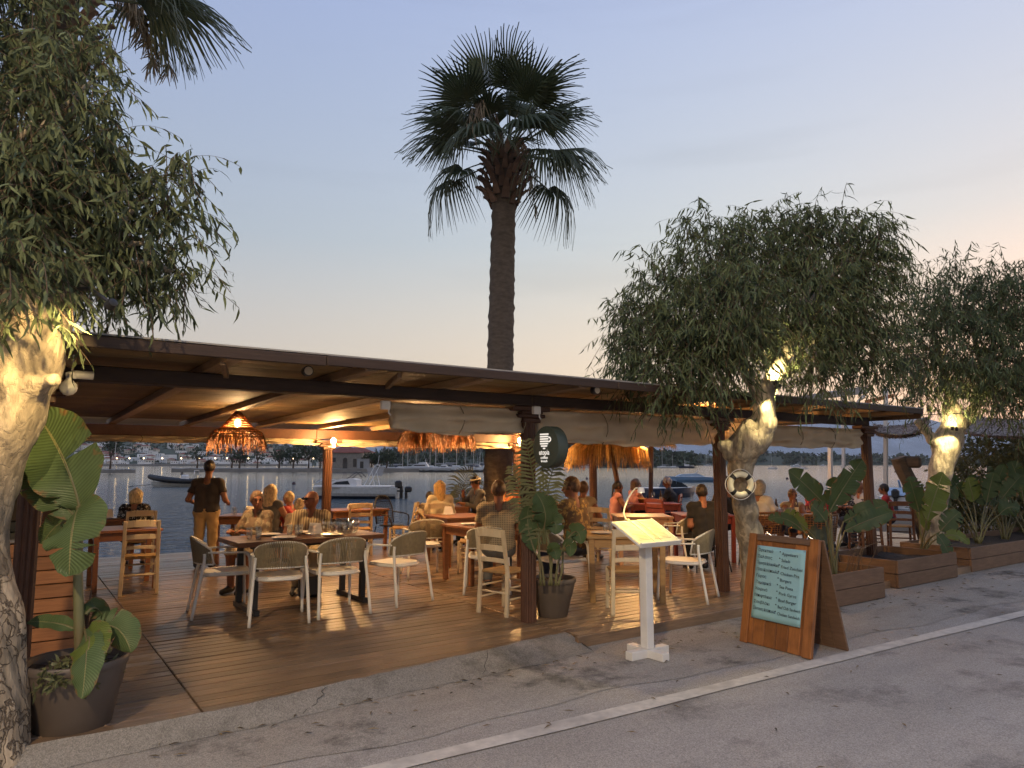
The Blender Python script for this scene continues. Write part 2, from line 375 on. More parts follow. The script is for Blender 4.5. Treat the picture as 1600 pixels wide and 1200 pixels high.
def grid(name, us, vs, zf, mat, kind='structure', smooth=True):
    mb = MB(); nu, nv = len(us), len(vs)
    mb.v = [(u, v, zf(u, v)) for v in vs for u in us]
    mb.f = [(j * nu + i, j * nu + i + 1, (j + 1) * nu + i + 1, (j + 1) * nu + i) for j in range(nv - 1) for i in range(nu - 1)]
    mb.m = [0] * len(mb.f)
    return mb.build(name, mat, smooth=smooth, kind=kind)
tag(grid('road', [-400, -40, 0, 20, 60, 500], [-300, -40, -5, 0, 4, 5.35], lambda u, v: 0.0, M_asph), 'grey asphalt road along the restaurant front', 'road')
def line_v(u): return 3.86 - 0.046 * (u - 1.5) + 0.004 * math.sin(u * 1.3)
# worn shoulder between the white line and the deck
us = [i * 0.25 for i in range(-12, 77)]
mb = MB()
for i, u in enumerate(us):
    a = line_v(u) + 0.35 + 0.05 * math.sin(u * 2.1) + 0.03 * math.sin(u * 5.3)
    mb.v += [(u, a, 0.004), (u, 5.36, 0.004)]
mb.f = [(2 * i, 2 * i + 2, 2 * i + 3, 2 * i + 1) for i in range(len(us) - 1)]; mb.m = [0] * len(mb.f)
tag(mb.build('pavement', M_shoulder, kind='structure'), 'worn patched asphalt shoulder beside the deck', 'pavement')
mb = MB()
for u in us:
    w = 0.072 + 0.006 * math.sin(u * 7)
    mb.v += [(u * 3, line_v(u * 3) - w, 0.008), (u * 3, line_v(u * 3) + w, 0.008)]
mb.f = [(2 * i, 2 * i + 2, 2 * i + 3, 2 * i + 1) for i in range(len(us) - 1)]; mb.m = [0] * len(mb.f)
tag(mb.build('road_marking', M_line, kind='structure'), 'faded white edge line along the road', 'road marking')
# cracked sloping concrete strip in front of the left half of the deck
def front_v(u): return 5.06 + max(0, (u - 1.12)) * 0.12
mb = MB(); cu = [-3 + i * 0.12 for i in range(63)]
rows = [(0, 0.007), (0.15, 0.018), (0.35, 0.038), (0.55, 0.062), (0.75, 0.084), (0.9, 0.097), (1.0, 0.104)]
pr = random.Random(5)
for u in cu:
    vb = 4.84 + 0.045 * u + 0.012 * math.sin(u * 3.1) + 0.008 * math.sin(u * 7.7) + pr.uniform(-.02, .02); vt = front_v(u)
    for k, (t, z) in enumerate(rows): mb.v.append((u, lerp(vb, vt, t), z + pr.uniform(-.006, .006) * (k > 0)))
nr = len(rows)
mb.f = [(i * nr + k, (i + 1) * nr + k, (i + 1) * nr + k + 1, i * nr + k + 1) for i in range(len(cu) - 1) for k in range(nr - 1)]
o = len(cu) - 1
mb.f.append(tuple(o * nr + k for k in range(nr))); mb.m = [0] * len(mb.f)
kerb = tag(mb.build('kerb', M_kerb, smooth=40, kind='structure'), 'cracked sloping concrete strip along the deck edge', 'kerb')
mb = MB()                                     # cracks in the strip: thin irregular dark fillets
M_crack = pmat('crack_dirt', (0.03, 0.027, 0.024), rough=0.95)
for u0 in (1.75, 3.25):
    pts = []
    for k in range(7):
        t = k / 6; vb = 4.84 + 0.045 * u0; uu = u0 + pr.uniform(-.025, .025) + t * .22
        tt = lerp(0.1, 0.95, t); z = np.interp(tt, [r[0] for r in rows], [r[1] for r in rows])
        pts.append((uu, lerp(vb, front_v(u0), tt), z + 0.001))
    mb.tube(spline(pts, 3), 0.0022, 4)
mb.build('crack', M_crack, kerb)

# deck: planks in four bays
deck = tag(MB().box((6.75, 9.85, 0.03), (20.5, 8.9, 0.05)).build('deck', M_joist, kind='structure'), 'wooden plank deck of the waterside restaurant', 'deck')
bays = [(-3.5, 1.115), (1.125, 4.445), (4.455, 9.8), (9.81, 17.0)]
PW = 0.131
meshes = {}
def clip(poly, f):
    out = []
    for i in range(len(poly)):
        a, b = poly[i], poly[(i + 1) % len(poly)]; fa, fb = f(a), f(b)
        if fa >= 0: out.append(a)
        if fa * fb < 0:
            t = fa / (fa - fb); out.append((lerp(a[0], b[0], t), lerp(a[1], b[1], t)))
    return out
pr = random.Random(3)
for bi, (u0, u1) in enumerate(bays):
    start = 5.06 if bi < 2 else 5.27
    nrow = int((14.25 - start) / PW)
    for r in range(nrow):
        v0 = start + r * PW; v1 = v0 + PW - 0.011
        if bi == 1 and v0 < 5.47:
            poly = clip([(u0, v0), (u1, v0), (u1, v1), (u0, v1)], lambda p: p[1] - front_v(p[0]))
            if len(poly) < 3: continue
            link('plank', MB().prism(poly, 0.066, 0.1).mesh('plank', M_deck), deck); continue
        key = bi
        if key not in meshes: meshes[key] = MB().box((0, 0, 0), (u1 - u0, PW - 0.012, 0.034), ch=0.005).mesh('plank', M_deck)
        q = link('plank', meshes[key], deck); q.location = ((u0 + u1) / 2, (v0 + v1) / 2, 0.083 + pr.uniform(-.0025, .0025))
        q.rotation_euler = (pr.uniform(-.012, .012), 0, pr.uniform(-.0006, .0006))
eb = MB().box((10.7, 5.24, 0.05), (12.6, 0.045, 0.1), ch=0.004).build('edge_board', M_deck, deck)
# quay wall under the far edge of the deck
tag(MB().box((6.75, 14.5, -0.62), (20.6, 0.42, 1.28), ch=0.02).build('quay_edge', M_conc, kind='structure'), 'low concrete quay edge at the seaward side of the deck', 'quay')

# sea
m, n, l, b = nm('sea_water')
tc = n.new('ShaderNodeTexCoord'); b.inputs['Base Color'].default_value = (0.03, 0.06, 0.08, 1); b.inputs['Roughness'].default_value = 0.07; b.inputs['IOR'].default_value = 1.45; b.inputs['Specular IOR Level'].default_value = 0.7
mp = n.new('ShaderNodeMapping'); mp.inputs['Scale'].default_value = (0.55, 1.25, 1); mp.inputs['Rotation'].default_value = (0, 0, R(25)); l.new(tc.outputs['Object'], mp.inputs['Vector'])
h = None
for sc, wt in ((0.5, 0.7), (1.5, 1.0), (4.2, 0.34)):
    q = n.new('ShaderNodeTexNoise'); q.inputs['Scale'].default_value = sc; q.inputs['Detail'].default_value = 3; l.new(mp.outputs[0], q.inputs['Vector'])
    mu = n.new('ShaderNodeMath'); mu.operation = 'MULTIPLY_ADD'; mu.inputs[1].default_value = wt; l.new(q.outputs['Fac'], mu.inputs[0])
    if h is None: mu.inputs[2].default_value = 0
    else: l.new(h, mu.inputs[2])
    h = mu.outputs[0]
bp = n.new('ShaderNodeBump'); bp.inputs['Strength'].default_value = 0.9; bp.inputs['Distance'].default_value = 0.6; l.new(h, bp.inputs['Height'])
ln = n.new('ShaderNodeVectorMath'); ln.operation = 'LENGTH'; l.new(tc.outputs['Object'], ln.inputs[0]); fr = n.new('ShaderNodeMapRange'); fr.inputs['From Min'].default_value = 18; fr.inputs['From Max'].default_value = 130; fr.inputs['To Min'].default_value = 1.0; fr.inputs['To Max'].default_value = 0.16      # ripple bump is weakened away from the camera, brightening the far water's reflection
l.new(ln.outputs['Value'], fr.inputs['Value']); l.new(fr.outputs[0], bp.inputs['Strength']); l.new(bp.outputs[0], b.inputs['Normal'])
M_sea = m
SEA = -0.7
tag(grid('sea', [-9000, -60, 0, 60, 9000], [14.0, 40, 120, 9500], lambda u, v: SEA, M_sea), 'rippled grey blue bay water', 'sea')
tag(MB().box((0, 2000, -3.0), (18000, 16000, 0.2)).build('seabed', M_soil, kind='structure'), 'dark sea bed under the bay', 'seabed')
# spit of land right of the deck that carries the neighbouring garden
tag(grid('ground', [17.0, 19, 22, 30, 60, 90], [5.3, 7, 9, 11, 12.6], lambda u, v: 0.05 + 0.03 * math.sin(u * 1.7 + v), pmat('garden_soil', (0.12, 0.095, 0.07), rough=0.95, var=0.3, bump=0.6)), 'dusty ground beyond the deck', 'ground')

# ================================================================ hills, far shore
def ridge(name, pts, d0, d1, mat, label, nx=90, ny=10, rough=0.12, seed=1, amp=1.0, cat='hill', zb=SEA - 0.3, pw=1.0):
    pr = random.Random(seed); xs = [p[0] for p in pts]; ys = [p[1] for p in pts]
    ph = [(pr.uniform(0, 6.28), pr.uniform(.6, 1.4)) for _ in range(12)]
    mb = MB()
    def nz(a, k): return sum(math.sin(a * (0.9 * 1.9 ** i) * ph[i][1] + ph[i][0] + k * 1.7 * i) / 1.7 ** i for i in range(7))
    for i in range(nx + 1):
        px = lerp(xs[0], xs[-1], i / nx); yt = float(np.interp(px, xs, ys))
        for j in range(ny + 2):
            t = j / ny
            if j <= ny:
                d = lerp(d0, d1, t); top = D(px, yt, d1).z
                z = zb + (top - zb) * math.sin(t * math.pi / 2) ** pw * (1 + rough * nz(i * 0.35, t * 3) * (0.3 + 0.7 * t) * amp)
            else: d = d1 * 1.25; z = zb
            p = D(px, 700, d); mb.v.append((p.x, p.y, z))
    k = ny + 2
    mb.f = [(i * k + j, (i + 1) * k + j, (i + 1) * k + j + 1, i * k + j + 1) for i in range(nx) for j in range(ny + 1)]; mb.m = [0] * len(mb.f)
    return tag(mb.build(name, mat, smooth=True, kind='structure'), label, cat), mb, k
M_hill = pmat('hill_scrub', (0.075, 0.085, 0.05), rough=0.95, var=0.45, scale=0.05, dark=(0.03, 0.045, 0.022), dscale=0.02, damt=0.8)
M_mount = pmat('mountain_rock_haze_tint', (0.33, 0.37, 0.41), rough=0.95, var=0.3, scale=0.01, dark=(0.25, 0.285, 0.32), dscale=0.004, damt=0.7)  # pale blue of distance haze is mixed into the rock colour
M_forest = pmat('pine_forest', (0.035, 0.05, 0.025), rough=0.95, var=0.5, scale=0.25)
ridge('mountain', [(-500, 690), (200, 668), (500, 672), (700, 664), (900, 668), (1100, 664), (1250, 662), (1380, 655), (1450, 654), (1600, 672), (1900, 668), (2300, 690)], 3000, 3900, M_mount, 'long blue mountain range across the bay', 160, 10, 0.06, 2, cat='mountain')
town_hill, thm, thk = ridge('hill', [(-450, 676), (60, 672), (220, 670), (330, 682), (470, 700), (560, 712), (660, 720)], 760, 1500, M_hill, 'scrubby hillside above the white town', 90, 12, 0.08, 4)
ridge('hill', [(560, 716), (640, 704), (720, 698), (860, 700), (940, 702), (1010, 708), (1080, 716)], 420, 620, M_forest, 'dark wooded hill behind the marina', 120, 6, 0.16, 7, 1.2)
ridge('hill', [(960, 715), (1010, 712), (1090, 713), (1180, 708), (1240, 714), (1330, 717), (1500, 716), (1700, 712), (1900, 718)], 1050, 1300, M_forest, 'low dark ridge on the far right shore', 140, 6, 0.14, 9, 1.0)
# ================================================================ pavilion
pav = thing('pavilion', 'long flat dark timber pavilion roof on brown posts over the deck', 'pavilion')
def fluted(h, r):
    mb = MB(); n = 36; prof = []
    for z in (0, 0.02, h - 0.02, h): prof.append(z)
    for z in prof:
        for j in range(n):
            a = 2 * math.pi * j / n; rr = r * (1 if j % 3 else 0.86)
            sq = 1 / max(abs(math.cos(a)), abs(math.sin(a))); rr *= lerp(1, min(sq, 1.25), 0.55)
            mb.v.append((rr * math.cos(a), rr * math.sin(a), z))
    for i in range(len(prof) - 1):
        for j in range(n): mb.f.append((i * n + j, i * n + (j + 1) % n, (i + 1) * n + (j + 1) % n, (i + 1) * n + j))
    mb.f.append(tuple(range(n))[::-1]); mb.f.append(tuple((len(prof) - 1) * n + j for j in range(n))); mb.m = [0] * len(mb.f)
    return mb.mesh('post', M_brown, 25)
FV, BV, UL, UR = 6.02, 12.45, -3.2, 11.12
post_me = fluted(2.2, 0.07); bpost_me = fluted(2.02, 0.078)
for u in (0.12, 4.42, 7.48, 11.05):
    link('post', post_me, pav).location = (u, FV, 0.1)
for u in (0.5, 4.66, 8.85, 11.0):
    link('post', bpost_me, pav).location = (u, BV, 0.1)
cap = MB()                                     # carved bracket under the beam
for (w, z0, z1) in ((0.22, 0, 0.05), (0.34, 0.05, 0.09), (0.28, 0.09, 0.12), (0.48, 0.12, 0.17)):
    cap.box((0, 0, (z0 + z1) / 2), (w, 0.17, z1 - z0 - 0.002), ch=0.008)
cap_me = cap.mesh('bracket', M_brown)
for u in (0.12, 4.42, 7.48, 11.05): link('bracket', cap_me, pav).location = (u, FV, 2.125)
for u in (0.5, 4.66, 8.85, 11.0): link('bracket', cap_me, pav).location = (u, BV, 1.95)
for (v, z, h, w) in ((FV, 2.355, 0.115, 0.16), (BV, 2.22, 0.17, 0.15)):
    for (a, b) in ((UL, 4.42), (4.425, UR - 0.08)):
        MB().box(((a + b) / 2, v, z), (b - a, w, h), ch=0.008).build('beam', M_fascia if v == FV else M_brown, pav)
def roof_z(v): return lerp(2.415, 2.31, (v - 6.02) / (BV - 6.02))
rz = []
for i, u in enumerate([-2.6, -1.3, 0.1, 1.25, 2.3, 3.4, 4.5, 5.55, 6.6, 7.7, 8.8, 9.9, 10.9]):
    p, q = Vector((u, 5.22, roof_z(5.22) + 0.036)), Vector((u - 0.02, 12.75, roof_z(12.75) + 0.036))
    MB().bar(p, q, 0.115, 0.072, ch=0.006).build('rafter', M_rafter, pav)
k = 0; meshes = {}
pr = random.Random(8)
for r in range(35):
    v = 5.2 + 0.1 + r * 0.2
    for (a, b) in ((UL, 0.1), (0.104, 4.5), (4.504, 8.8), (8.804, UR)):
        if (a, b) not in meshes: meshes[(a, b)] = MB().box((0, 0, 0), (b - a, 0.196, 0.016), ch=0.003).mesh('roof_board', M_ceil)
        o = link('roof_board', meshes[(a, b)], pav); o.location = ((a + b) / 2, v, roof_z(v) + 0.081 + pr.uniform(-.002, .002)); o.rotation_euler = (math.atan(-0.0163) + pr.uniform(-.008, .008), 0, 0)
MB().bar((4.1, 5.2, roof_z(5.2) + 0.1), (4.1, 12.28, roof_z(12.28) + 0.1), 14.3, 0.012).build('roof_sheet', M_sheet, pav)
for a, b in ((UL, 1.9), (1.905, 4.9), (4.905, 8.1), (8.105, UR)):
    MB().box(((a + b) / 2, 5.165 + pr.uniform(-.004, .004), 2.475 + pr.uniform(-.006, .006)), (b - a, 0.03, 0.075), ch=0.005).build('fascia', M_fascia, pav)
MB().box((UR + 0.012, 8.7, 2.43), (0.025, 7.0, 0.12), ch=0.004).build('fascia', M_fascia, pav)
for u in (0.15, 1.2, 2.6):      # short struts between beam and overhang
    MB().bar((u + 0.0, 5.35, 2.43), (u + 0.16, 5.92, 2.40), 0.04, 0.05, ch=0.004).build('strut', M_rafter, pav)

# rolled canvas blinds: draped rolls with folds
def roll(u0, u1, v, zt, zb, label, name='canvas_blind', thick=0.1, sag=0.02, seed=1, group=None, mat=None):
    pr = random.Random(seed); n = max(10, int((u1 - u0) * 18)); prof = 30; mb = MB()
    ph = [pr.uniform(0, 6.28) for _ in range(6)]
    for i in range(n + 1):
        t = i / n; u = lerp(u0, u1, t); s = sag * math.sin(math.pi * t)
        for j in range(prof):
            a = 2 * math.pi * j / prof
            wz = math.cos(a); wy = math.sin(a)
            z = lerp(zb, zt, (wz + 1) / 2) - s * (1 - wz) / 2
            fold = 0.016 * math.sin(a * 6 + ph[3] + 1.2 * math.sin(2.1 * u + ph[4])) + 0.018 * math.sin(5 * u + ph[0] + a * 2) + 0.012 * math.sin(11 * u + ph[1] - a * 3) + 0.008 * math.sin(23 * u + ph[2] + a)
            th = thick * (0.55 + 0.45 * math.sin(math.pi * (1 - (wz + 1) / 2) ** 0.7)) * 0.5
            mb.v.append((u, v + wy * th + fold * (0.4 + abs(wy)), z + fold * 0.5 * (wz < 0.9)))
    for i in range(n):
        for j in range(prof):
            j2 = (j + 1) % prof; mb.f.append((i * prof + j, (i + 1) * prof + j, (i + 1) * prof + j2, i * prof + j2))
    mb.f.append(tuple(range(prof))); mb.f.append(tuple(n * prof + j for j in range(prof))[::-1]); mb.m = [0] * len(mb.f)
    o = mb.build(name, mat or M_canvas, smooth=True); tag(o, label, 'blind', group)
    st = MB()
    for k in range(1, max(2, int((u1 - u0) / 1.1)) + 1):
        u = lerp(u0, u1, k / (int((u1 - u0) / 1.1) + 1.01)); h = (zt - zb) / 2 + 0.012; zc = (zt + zb) / 2 - sag * .4
        MB().tube([(u + 0.012 * math.sin(a * 3), v + math.sin(a) * (thick * 0.5 + 0.028), zc + math.cos(a) * h) for a in [2 * math.pi * q / 14 for q in range(14)]], 0.006, 5, closed=True).build('tie_strap', M_rope, o)
    return o
roll(2.85, 4.33, 6.03, 2.27, 2.02, 'short rolled beige canvas blind left of the sign post', seed=1, thick=0.12, sag=0.035)
roll(4.52, 7.38, 6.03, 2.27, 1.95, 'long rolled beige canvas blind behind the round green sign', seed=2, thick=0.12, sag=0.04)
roll(7.58, 10.9, 6.03, 2.24, 1.96, 'rolled beige canvas blind behind the tree with the life ring', seed=3, thick=0.11, sag=0.03)
roll(UL, 4.55, BV + 0.02, 2.14, 2.04, 'slim rolled canvas blind along the left half of the seaward beam', seed=4, thick=0.09, sag=0.0)
roll(4.78, 8.76, BV + 0.02, 2.14, 2.02, 'slim rolled canvas blind along the right half of the seaward beam', seed=5, thick=0.09, sag=0.0)
# canvas awning that slopes out over the sea behind the beam
mb = MB(); NX = 50
for i in range(NX + 1):
    u = lerp(UL, UR, i / NX)
    for j in range(7):
        t = j / 6; mb.v.append((u, lerp(12.82, 15.2, t), lerp(2.46, 2.30, t) - 0.04 * math.sin(math.pi * t) + 0.008 * math.sin(u * 5)))
mb.f = [(i * 7 + j, (i + 1) * 7 + j, (i + 1) * 7 + j + 1, i * 7 + j + 1) for i in range(NX) for j in range(6)]; mb.m = [0] * len(mb.f)
aw = mb.build('canvas_awning', M_canvas, smooth=True); aw.modifiers.new('s', 'SOLIDIFY').thickness = 0.004
tag(aw, 'beige canvas awning stretched out seaward behind the back beam', 'awning')
for u in (-2, 2.5, 7, 11): MB().bar((u, 12.6, 2.44), (u, 15.2, 2.27), 0.03, 0.03).build('awning_arm', M_white, aw)

# fixtures under the roof
o = thing('security_camera', 'white security camera under the beam at the left end', 'camera', D(128, 586, 5.0))
mb = MB(); mb.lathe([(0.03, -.02), (0.04, 0), (0.04, 0.02), (0.02, 0.03)], 14, (-0.06, 0, -.01)); mb.build('mount', M_white, o, smooth=40)
mb = MB(); T = Matrix.Rotation(R(90), 4, 'Y'); mb.lathe([(0.02, -0.06), (0.03, -0.05), (0.03, 0.07), (0.024, 0.072)], 14, M=T); mb.build('housing', M_white, o, smooth=40)
mb = MB(); mb.lathe([(0.02, 0.0), (0.021, 0.004)], 12, M=Matrix.Translation((0.073, 0, 0)) @ T); mb.build('lens', M_rubber, o)
mb = MB(); mb.tube([(-0.06, 0, 0.02), (-0.058, 0, 0.14)], 0.006, 6); mb.build('rod', M_white, o)
o = tag(MB().lathe([(0.001, -.055), (0.03, -.046), (0.05, -.022), (0.055, 0.0), (0.05, 0.025), (0.03, 0.047), (0.02, 0.06), (0.02, 0.085), (0.001, 0.086)], 18).build('globe_lamp', M_white, smooth=True), 'unlit white globe lamp under the roof beside the big tree', 'lamp')
o.location = D(107, 606, 4.9)
for (px, py, Y, lab) in ((480, 580, 5.6, 'small black floodlight under the roof edge above the hanging wicker lamp'), (930, 610, 7.0, 'small round amber floodlight under the roof edge right of the sign')):
    o = thing('floodlight', lab, 'floodlight', D(px, py, Y), 0, 'floodlights under the roof edge')
    T = Matrix.Rotation(R(90), 4, 'X')
    MB().lathe([(0.02, -0.05), (0.04, -0.03), (0.042, 0.03), (0.036, 0.032)], 16, M=T).build('housing', M_black, o, smooth=40)
    MB().lathe([(0.034, 0.033), (0.03, 0.036)], 16, M=T).build('lens', M_canvas, o)
for (px, py, Y, lab) in ((602, 633, 6.4, 'white plastic junction box on the beam left of the sign'), (838, 641, 7.2, 'white plastic junction box high beside the sign post')):
    o = tag(MB().box((0, 0, 0), (0.09, 0.05, 0.08), ch=0.008).build('junction_box', M_white), lab, 'junction box', 'junction boxes'); o.location = D(px, py, Y)
    MB().tube([(0.03, -0.01, -0.03), (0.03, -0.012, -0.07), (0.05, -0.01, -0.09)], 0.008, 6).build('cable_gland', M_white, o)
# ================================================================ implicit surfaces (trunks, bodies, hair)
def sdcone(P, a, b, ra, rb):
    a = np.asarray(a, np.float32); b = np.asarray(b, np.float32); d = b - a; L = max(float(d @ d), 1e-9)
    t = np.clip((P - a) @ d / L, 0, 1)
    return np.linalg.norm(P - a - t[..., None] * d, axis=-1) - (ra + (rb - ra) * t)
def sdell(P, c, r, M=None):
    q = P - np.asarray(c, np.float32)
    if M is not None: q = q @ np.asarray(M, np.float32)
    r = np.asarray(r, np.float32); k = np.linalg.norm(q / r, axis=-1)
    return (k - 1) * float(r.min()) * (0.5 + 0.5 * float(r.mean() / r.min()))
def smin(a, b, k):
    h = np.clip(0.5 + 0.5 * (b - a) / k, 0, 1)
    return b + (a - b) * h - k * h * (1 - h)
def surfnet(fn, lo, hi, h):
    lo = np.asarray(lo, float); hi = np.asarray(hi, float); n = np.ceil((hi - lo) / h).astype(int) + 1
    ax = [lo[i] + h * np.arange(n[i]) for i in range(3)]
    P = np.stack(np.meshgrid(*ax, indexing='ij'), -1).astype(np.float32)
    d = fn(P.reshape(-1, 3)).reshape(n); s = d < 0
    acc = np.zeros((*(n - 1), 3)); cnt = np.zeros(n - 1)
    nx, ny, nz = n
    for axis in range(3):
        sl0 = [slice(None)] * 3; sl1 = [slice(None)] * 3; sl0[axis] = slice(0, -1); sl1[axis] = slice(1, None)
        d0, d1 = d[tuple(sl0)], d[tuple(sl1)]; cr = (d0 < 0) != (d1 < 0)
        t = np.where(cr, d0 / np.where(cr, d0 - d1, 1), 0)
        p = P[tuple(sl0)].astype(float).copy(); p[..., axis] += t * h
        o1, o2 = [a for a in range(3) if a != axis]
        for i in (0, 1):
            for j in (0, 1):
                sl = [slice(None)] * 3
                sl[o1] = slice(i, n[o1] - 1 + i); sl[o2] = slice(j, n[o2] - 1 + j)
                c = cr[tuple(sl)]; acc += np.where(c[..., None], p[tuple(sl)], 0); cnt += c
    act = cnt > 0; idx = -np.ones(n - 1, int); idx[act] = np.arange(act.sum())
    V = acc[act] / cnt[act][:, None]; F_ = []
    for axis in range(3):
        o1, o2 = (axis + 1) % 3, (axis + 2) % 3
        sl0 = [slice(None)] * 3; sl1 = [slice(None)] * 3; sl0[axis] = slice(0, -1); sl1[axis] = slice(1, None)
        cr = s[tuple(sl0)] != s[tuple(sl1)]; I = np.argwhere(cr)
        I = I[(I[:, o1] > 0) & (I[:, o2] > 0) & (I[:, o1] < n[o1] - 1) & (I[:, o2] < n[o2] - 1)]
        def cell(a, b):
            q = I.copy(); q[:, o1] -= a; q[:, o2] -= b; return idx[q[:, 0], q[:, 1], q[:, 2]]
        q = np.stack([cell(1, 1), cell(0, 1), cell(0, 0), cell(1, 0)], 1)
        ins = s[I[:, 0], I[:, 1], I[:, 2]]; q[~ins] = q[~ins][:, ::-1]
        F_.append(q)
    return V, np.concatenate(F_)
def npmesh(name, V, Fq, mats, smooth=True):
    me = bpy.data.meshes.new(name); V = np.asarray(V, np.float32); Fq = np.asarray(Fq, np.int32); k = Fq.shape[1]
    me.vertices.add(len(V)); me.vertices.foreach_set('co', V.ravel())
    me.loops.add(Fq.size); me.loops.foreach_set('vertex_index', Fq.ravel())
    me.polygons.add(len(Fq)); me.polygons.foreach_set('loop_start', np.arange(len(Fq), dtype=np.int32) * k)
    me.polygons.foreach_set('loop_total', np.full(len(Fq), k, np.int32))
    for mm in (mats if isinstance(mats, (list, tuple)) else [mats]): me.materials.append(mm)
    me.update(calc_edges=True); me.validate()
    me.polygons.foreach_set('use_smooth', np.ones(len(me.polygons), bool))
    return me

# ================================================================ foliage
M_euca = pmat('eucalyptus_leaf', (0.108, 0.138, 0.068), rough=0.62, var=0.25, scale=2, island=0.45, trans=0.22, spec=0.18)
M_euca_near = pmat('eucalyptus_leaf_near', (0.115, 0.142, 0.072), rough=0.6, var=0.25, scale=2, island=0.5, trans=0.25, spec=0.2)
M_twig = pmat('twig_bark', (0.12, 0.08, 0.05), rough=0.8)
M_bark = pmat('pale_eucalyptus_bark', (0.36, 0.30, 0.22), rough=0.8, var=0.22, scale=4, stretch=(1, 1, 0.45), bump=0.7, bscale=16, dark=(0.13, 0.10, 0.072), dscale=5, damt=0.7)
M_bark_rough = pmat('peeling_bark', (0.44, 0.37, 0.28), rough=0.9, var=0.3, scale=6, stretch=(1, 1, 0.3), bump=1.0, bscale=12, dark=(0.10, 0.07, 0.045), dscale=4.5, damt=0.95)
def barkmat(name, c, crackc, zlo, zhi):
    m, n, l, b = nm(name); tc = n.new('ShaderNodeTexCoord'); mp = n.new('ShaderNodeMapping'); mp.inputs['Scale'].default_value = (11, 11, 1.1)
    no = n.new('ShaderNodeTexNoise'); no.inputs['Scale'].default_value = 5; no.inputs['Detail'].default_value = 6; l.new(tc.outputs['Object'], no.inputs['Vector'])
    mv = n.new('ShaderNodeVectorMath'); mv.operation = 'MULTIPLY_ADD'; mv.inputs[1].default_value = (.5, .5, .7); l.new(no.outputs['Color'], mv.inputs[0]); l.new(tc.outputs['Object'], mv.inputs[2]); l.new(mv.outputs[0], mp.inputs['Vector'])
    v = n.new('ShaderNodeTexVoronoi'); v.feature = 'DISTANCE_TO_EDGE'; v.inputs['Scale'].default_value = 1.0; l.new(mp.outputs[0], v.inputs['Vector'])
    v2 = n.new('ShaderNodeTexVoronoi'); v2.inputs['Scale'].default_value = 1.0; l.new(mp.outputs[0], v2.inputs['Vector'])
    def rng(src, a, bb, t0, t1):
        q = n.new('ShaderNodeMapRange'); q.inputs['From Min'].default_value = a; q.inputs['From Max'].default_value = bb; q.inputs['To Min'].default_value = t0; q.inputs['To Max'].default_value = t1; l.new(src, q.inputs['Value']); return q.outputs[0]
    sx = n.new('ShaderNodeSeparateXYZ'); l.new(tc.outputs['Object'], sx.inputs[0])
    crack = rng(v.outputs['Distance'], .0, .06, .85, 0); fade = rng(sx.outputs[2], zlo, zhi, 1, .12)
    mu = n.new('ShaderNodeMath'); mu.operation = 'MULTIPLY'; l.new(crack, mu.inputs[0]); l.new(fade, mu.inputs[1])
    fine = n.new('ShaderNodeTexNoise'); fine.inputs['Scale'].default_value = 26; fine.inputs['Detail'].default_value = 6; mp2 = n.new('ShaderNodeMapping'); mp2.inputs['Scale'].default_value = (1, 1, .3); l.new(tc.outputs['Object'], mp2.inputs['Vector']); l.new(mp2.outputs[0], fine.inputs['Vector'])
    lum = n.new('ShaderNodeMath'); lum.operation = 'MULTIPLY'; l.new(rng(fine.outputs['Fac'], .3, .7, .62, 1.28), lum.inputs[0]); pl = n.new('ShaderNodeMath'); pl.operation = 'MULTIPLY'; sv = n.new('ShaderNodeSeparateXYZ'); l.new(v2.outputs['Color'], sv.inputs[0]); l.new(rng(sv.outputs[0], 0, 1, .66, 1.18), pl.inputs[0]); l.new(rng(no.outputs['Fac'], .35, .65, .72, 1.22), pl.inputs[1]); l.new(pl.outputs[0], lum.inputs[1])
    sc = n.new('ShaderNodeVectorMath'); sc.operation = 'SCALE'; sc.inputs[0].default_value = c; l.new(lum.outputs[0], sc.inputs['Scale'])
    mx = n.new('ShaderNodeMix'); mx.data_type = 'RGBA'; l.new(mu.outputs[0], mx.inputs['Factor']); l.new(sc.outputs[0], mx.inputs[6]); mx.inputs[7].default_value = (*crackc, 1); l.new(mx.outputs[2], b.inputs['Base Color']); b.inputs['Roughness'].default_value = .88
    ht = n.new('ShaderNodeMath'); ht.operation = 'MULTIPLY_ADD'; ht.inputs[1].default_value = -1.2; l.new(mu.outputs[0], ht.inputs[0]); l.new(fine.outputs['Fac'], ht.inputs[2])
    bp = n.new('ShaderNodeBump'); bp.inputs['Strength'].default_value = .9; bp.inputs['Distance'].default_value = .02; l.new(ht.outputs[0], bp.inputs['Height']); l.new(bp.outputs[0], b.inputs['Normal']); return m
M_bark = barkmat('pale_mottled_bark', (.40, .345, .255), (.14, .105, .07), -2, -1)
M_bark_rough = barkmat('peeling_eucalyptus_bark', (.40, .325, .235), (.10, .07, .048), 0.75, 1.35)
M_palmbark = pmat('palm_bark', (0.105, 0.08, 0.058), rough=0.95, var=0.4, scale=6, stretch=(1, 1, 2.5), bump=1.0, bscale=14)
M_boot = pmat('palm_leaf_base', (0.13, 0.075, 0.045), rough=0.85, var=0.3, scale=6, rand=0.4, bump=0.4)
M_palm = pmat('palm_frond', (0.085, 0.105, 0.048), rough=0.5, var=0.25, scale=3, rand=0.3, trans=0.25, dark=(0.11, 0.085, 0.04), dscale=1.2, damt=0.35)
M_flower = pmat('dry_palm_flower', (0.34, 0.27, 0.18), rough=0.9, var=0.3, island=0.3)

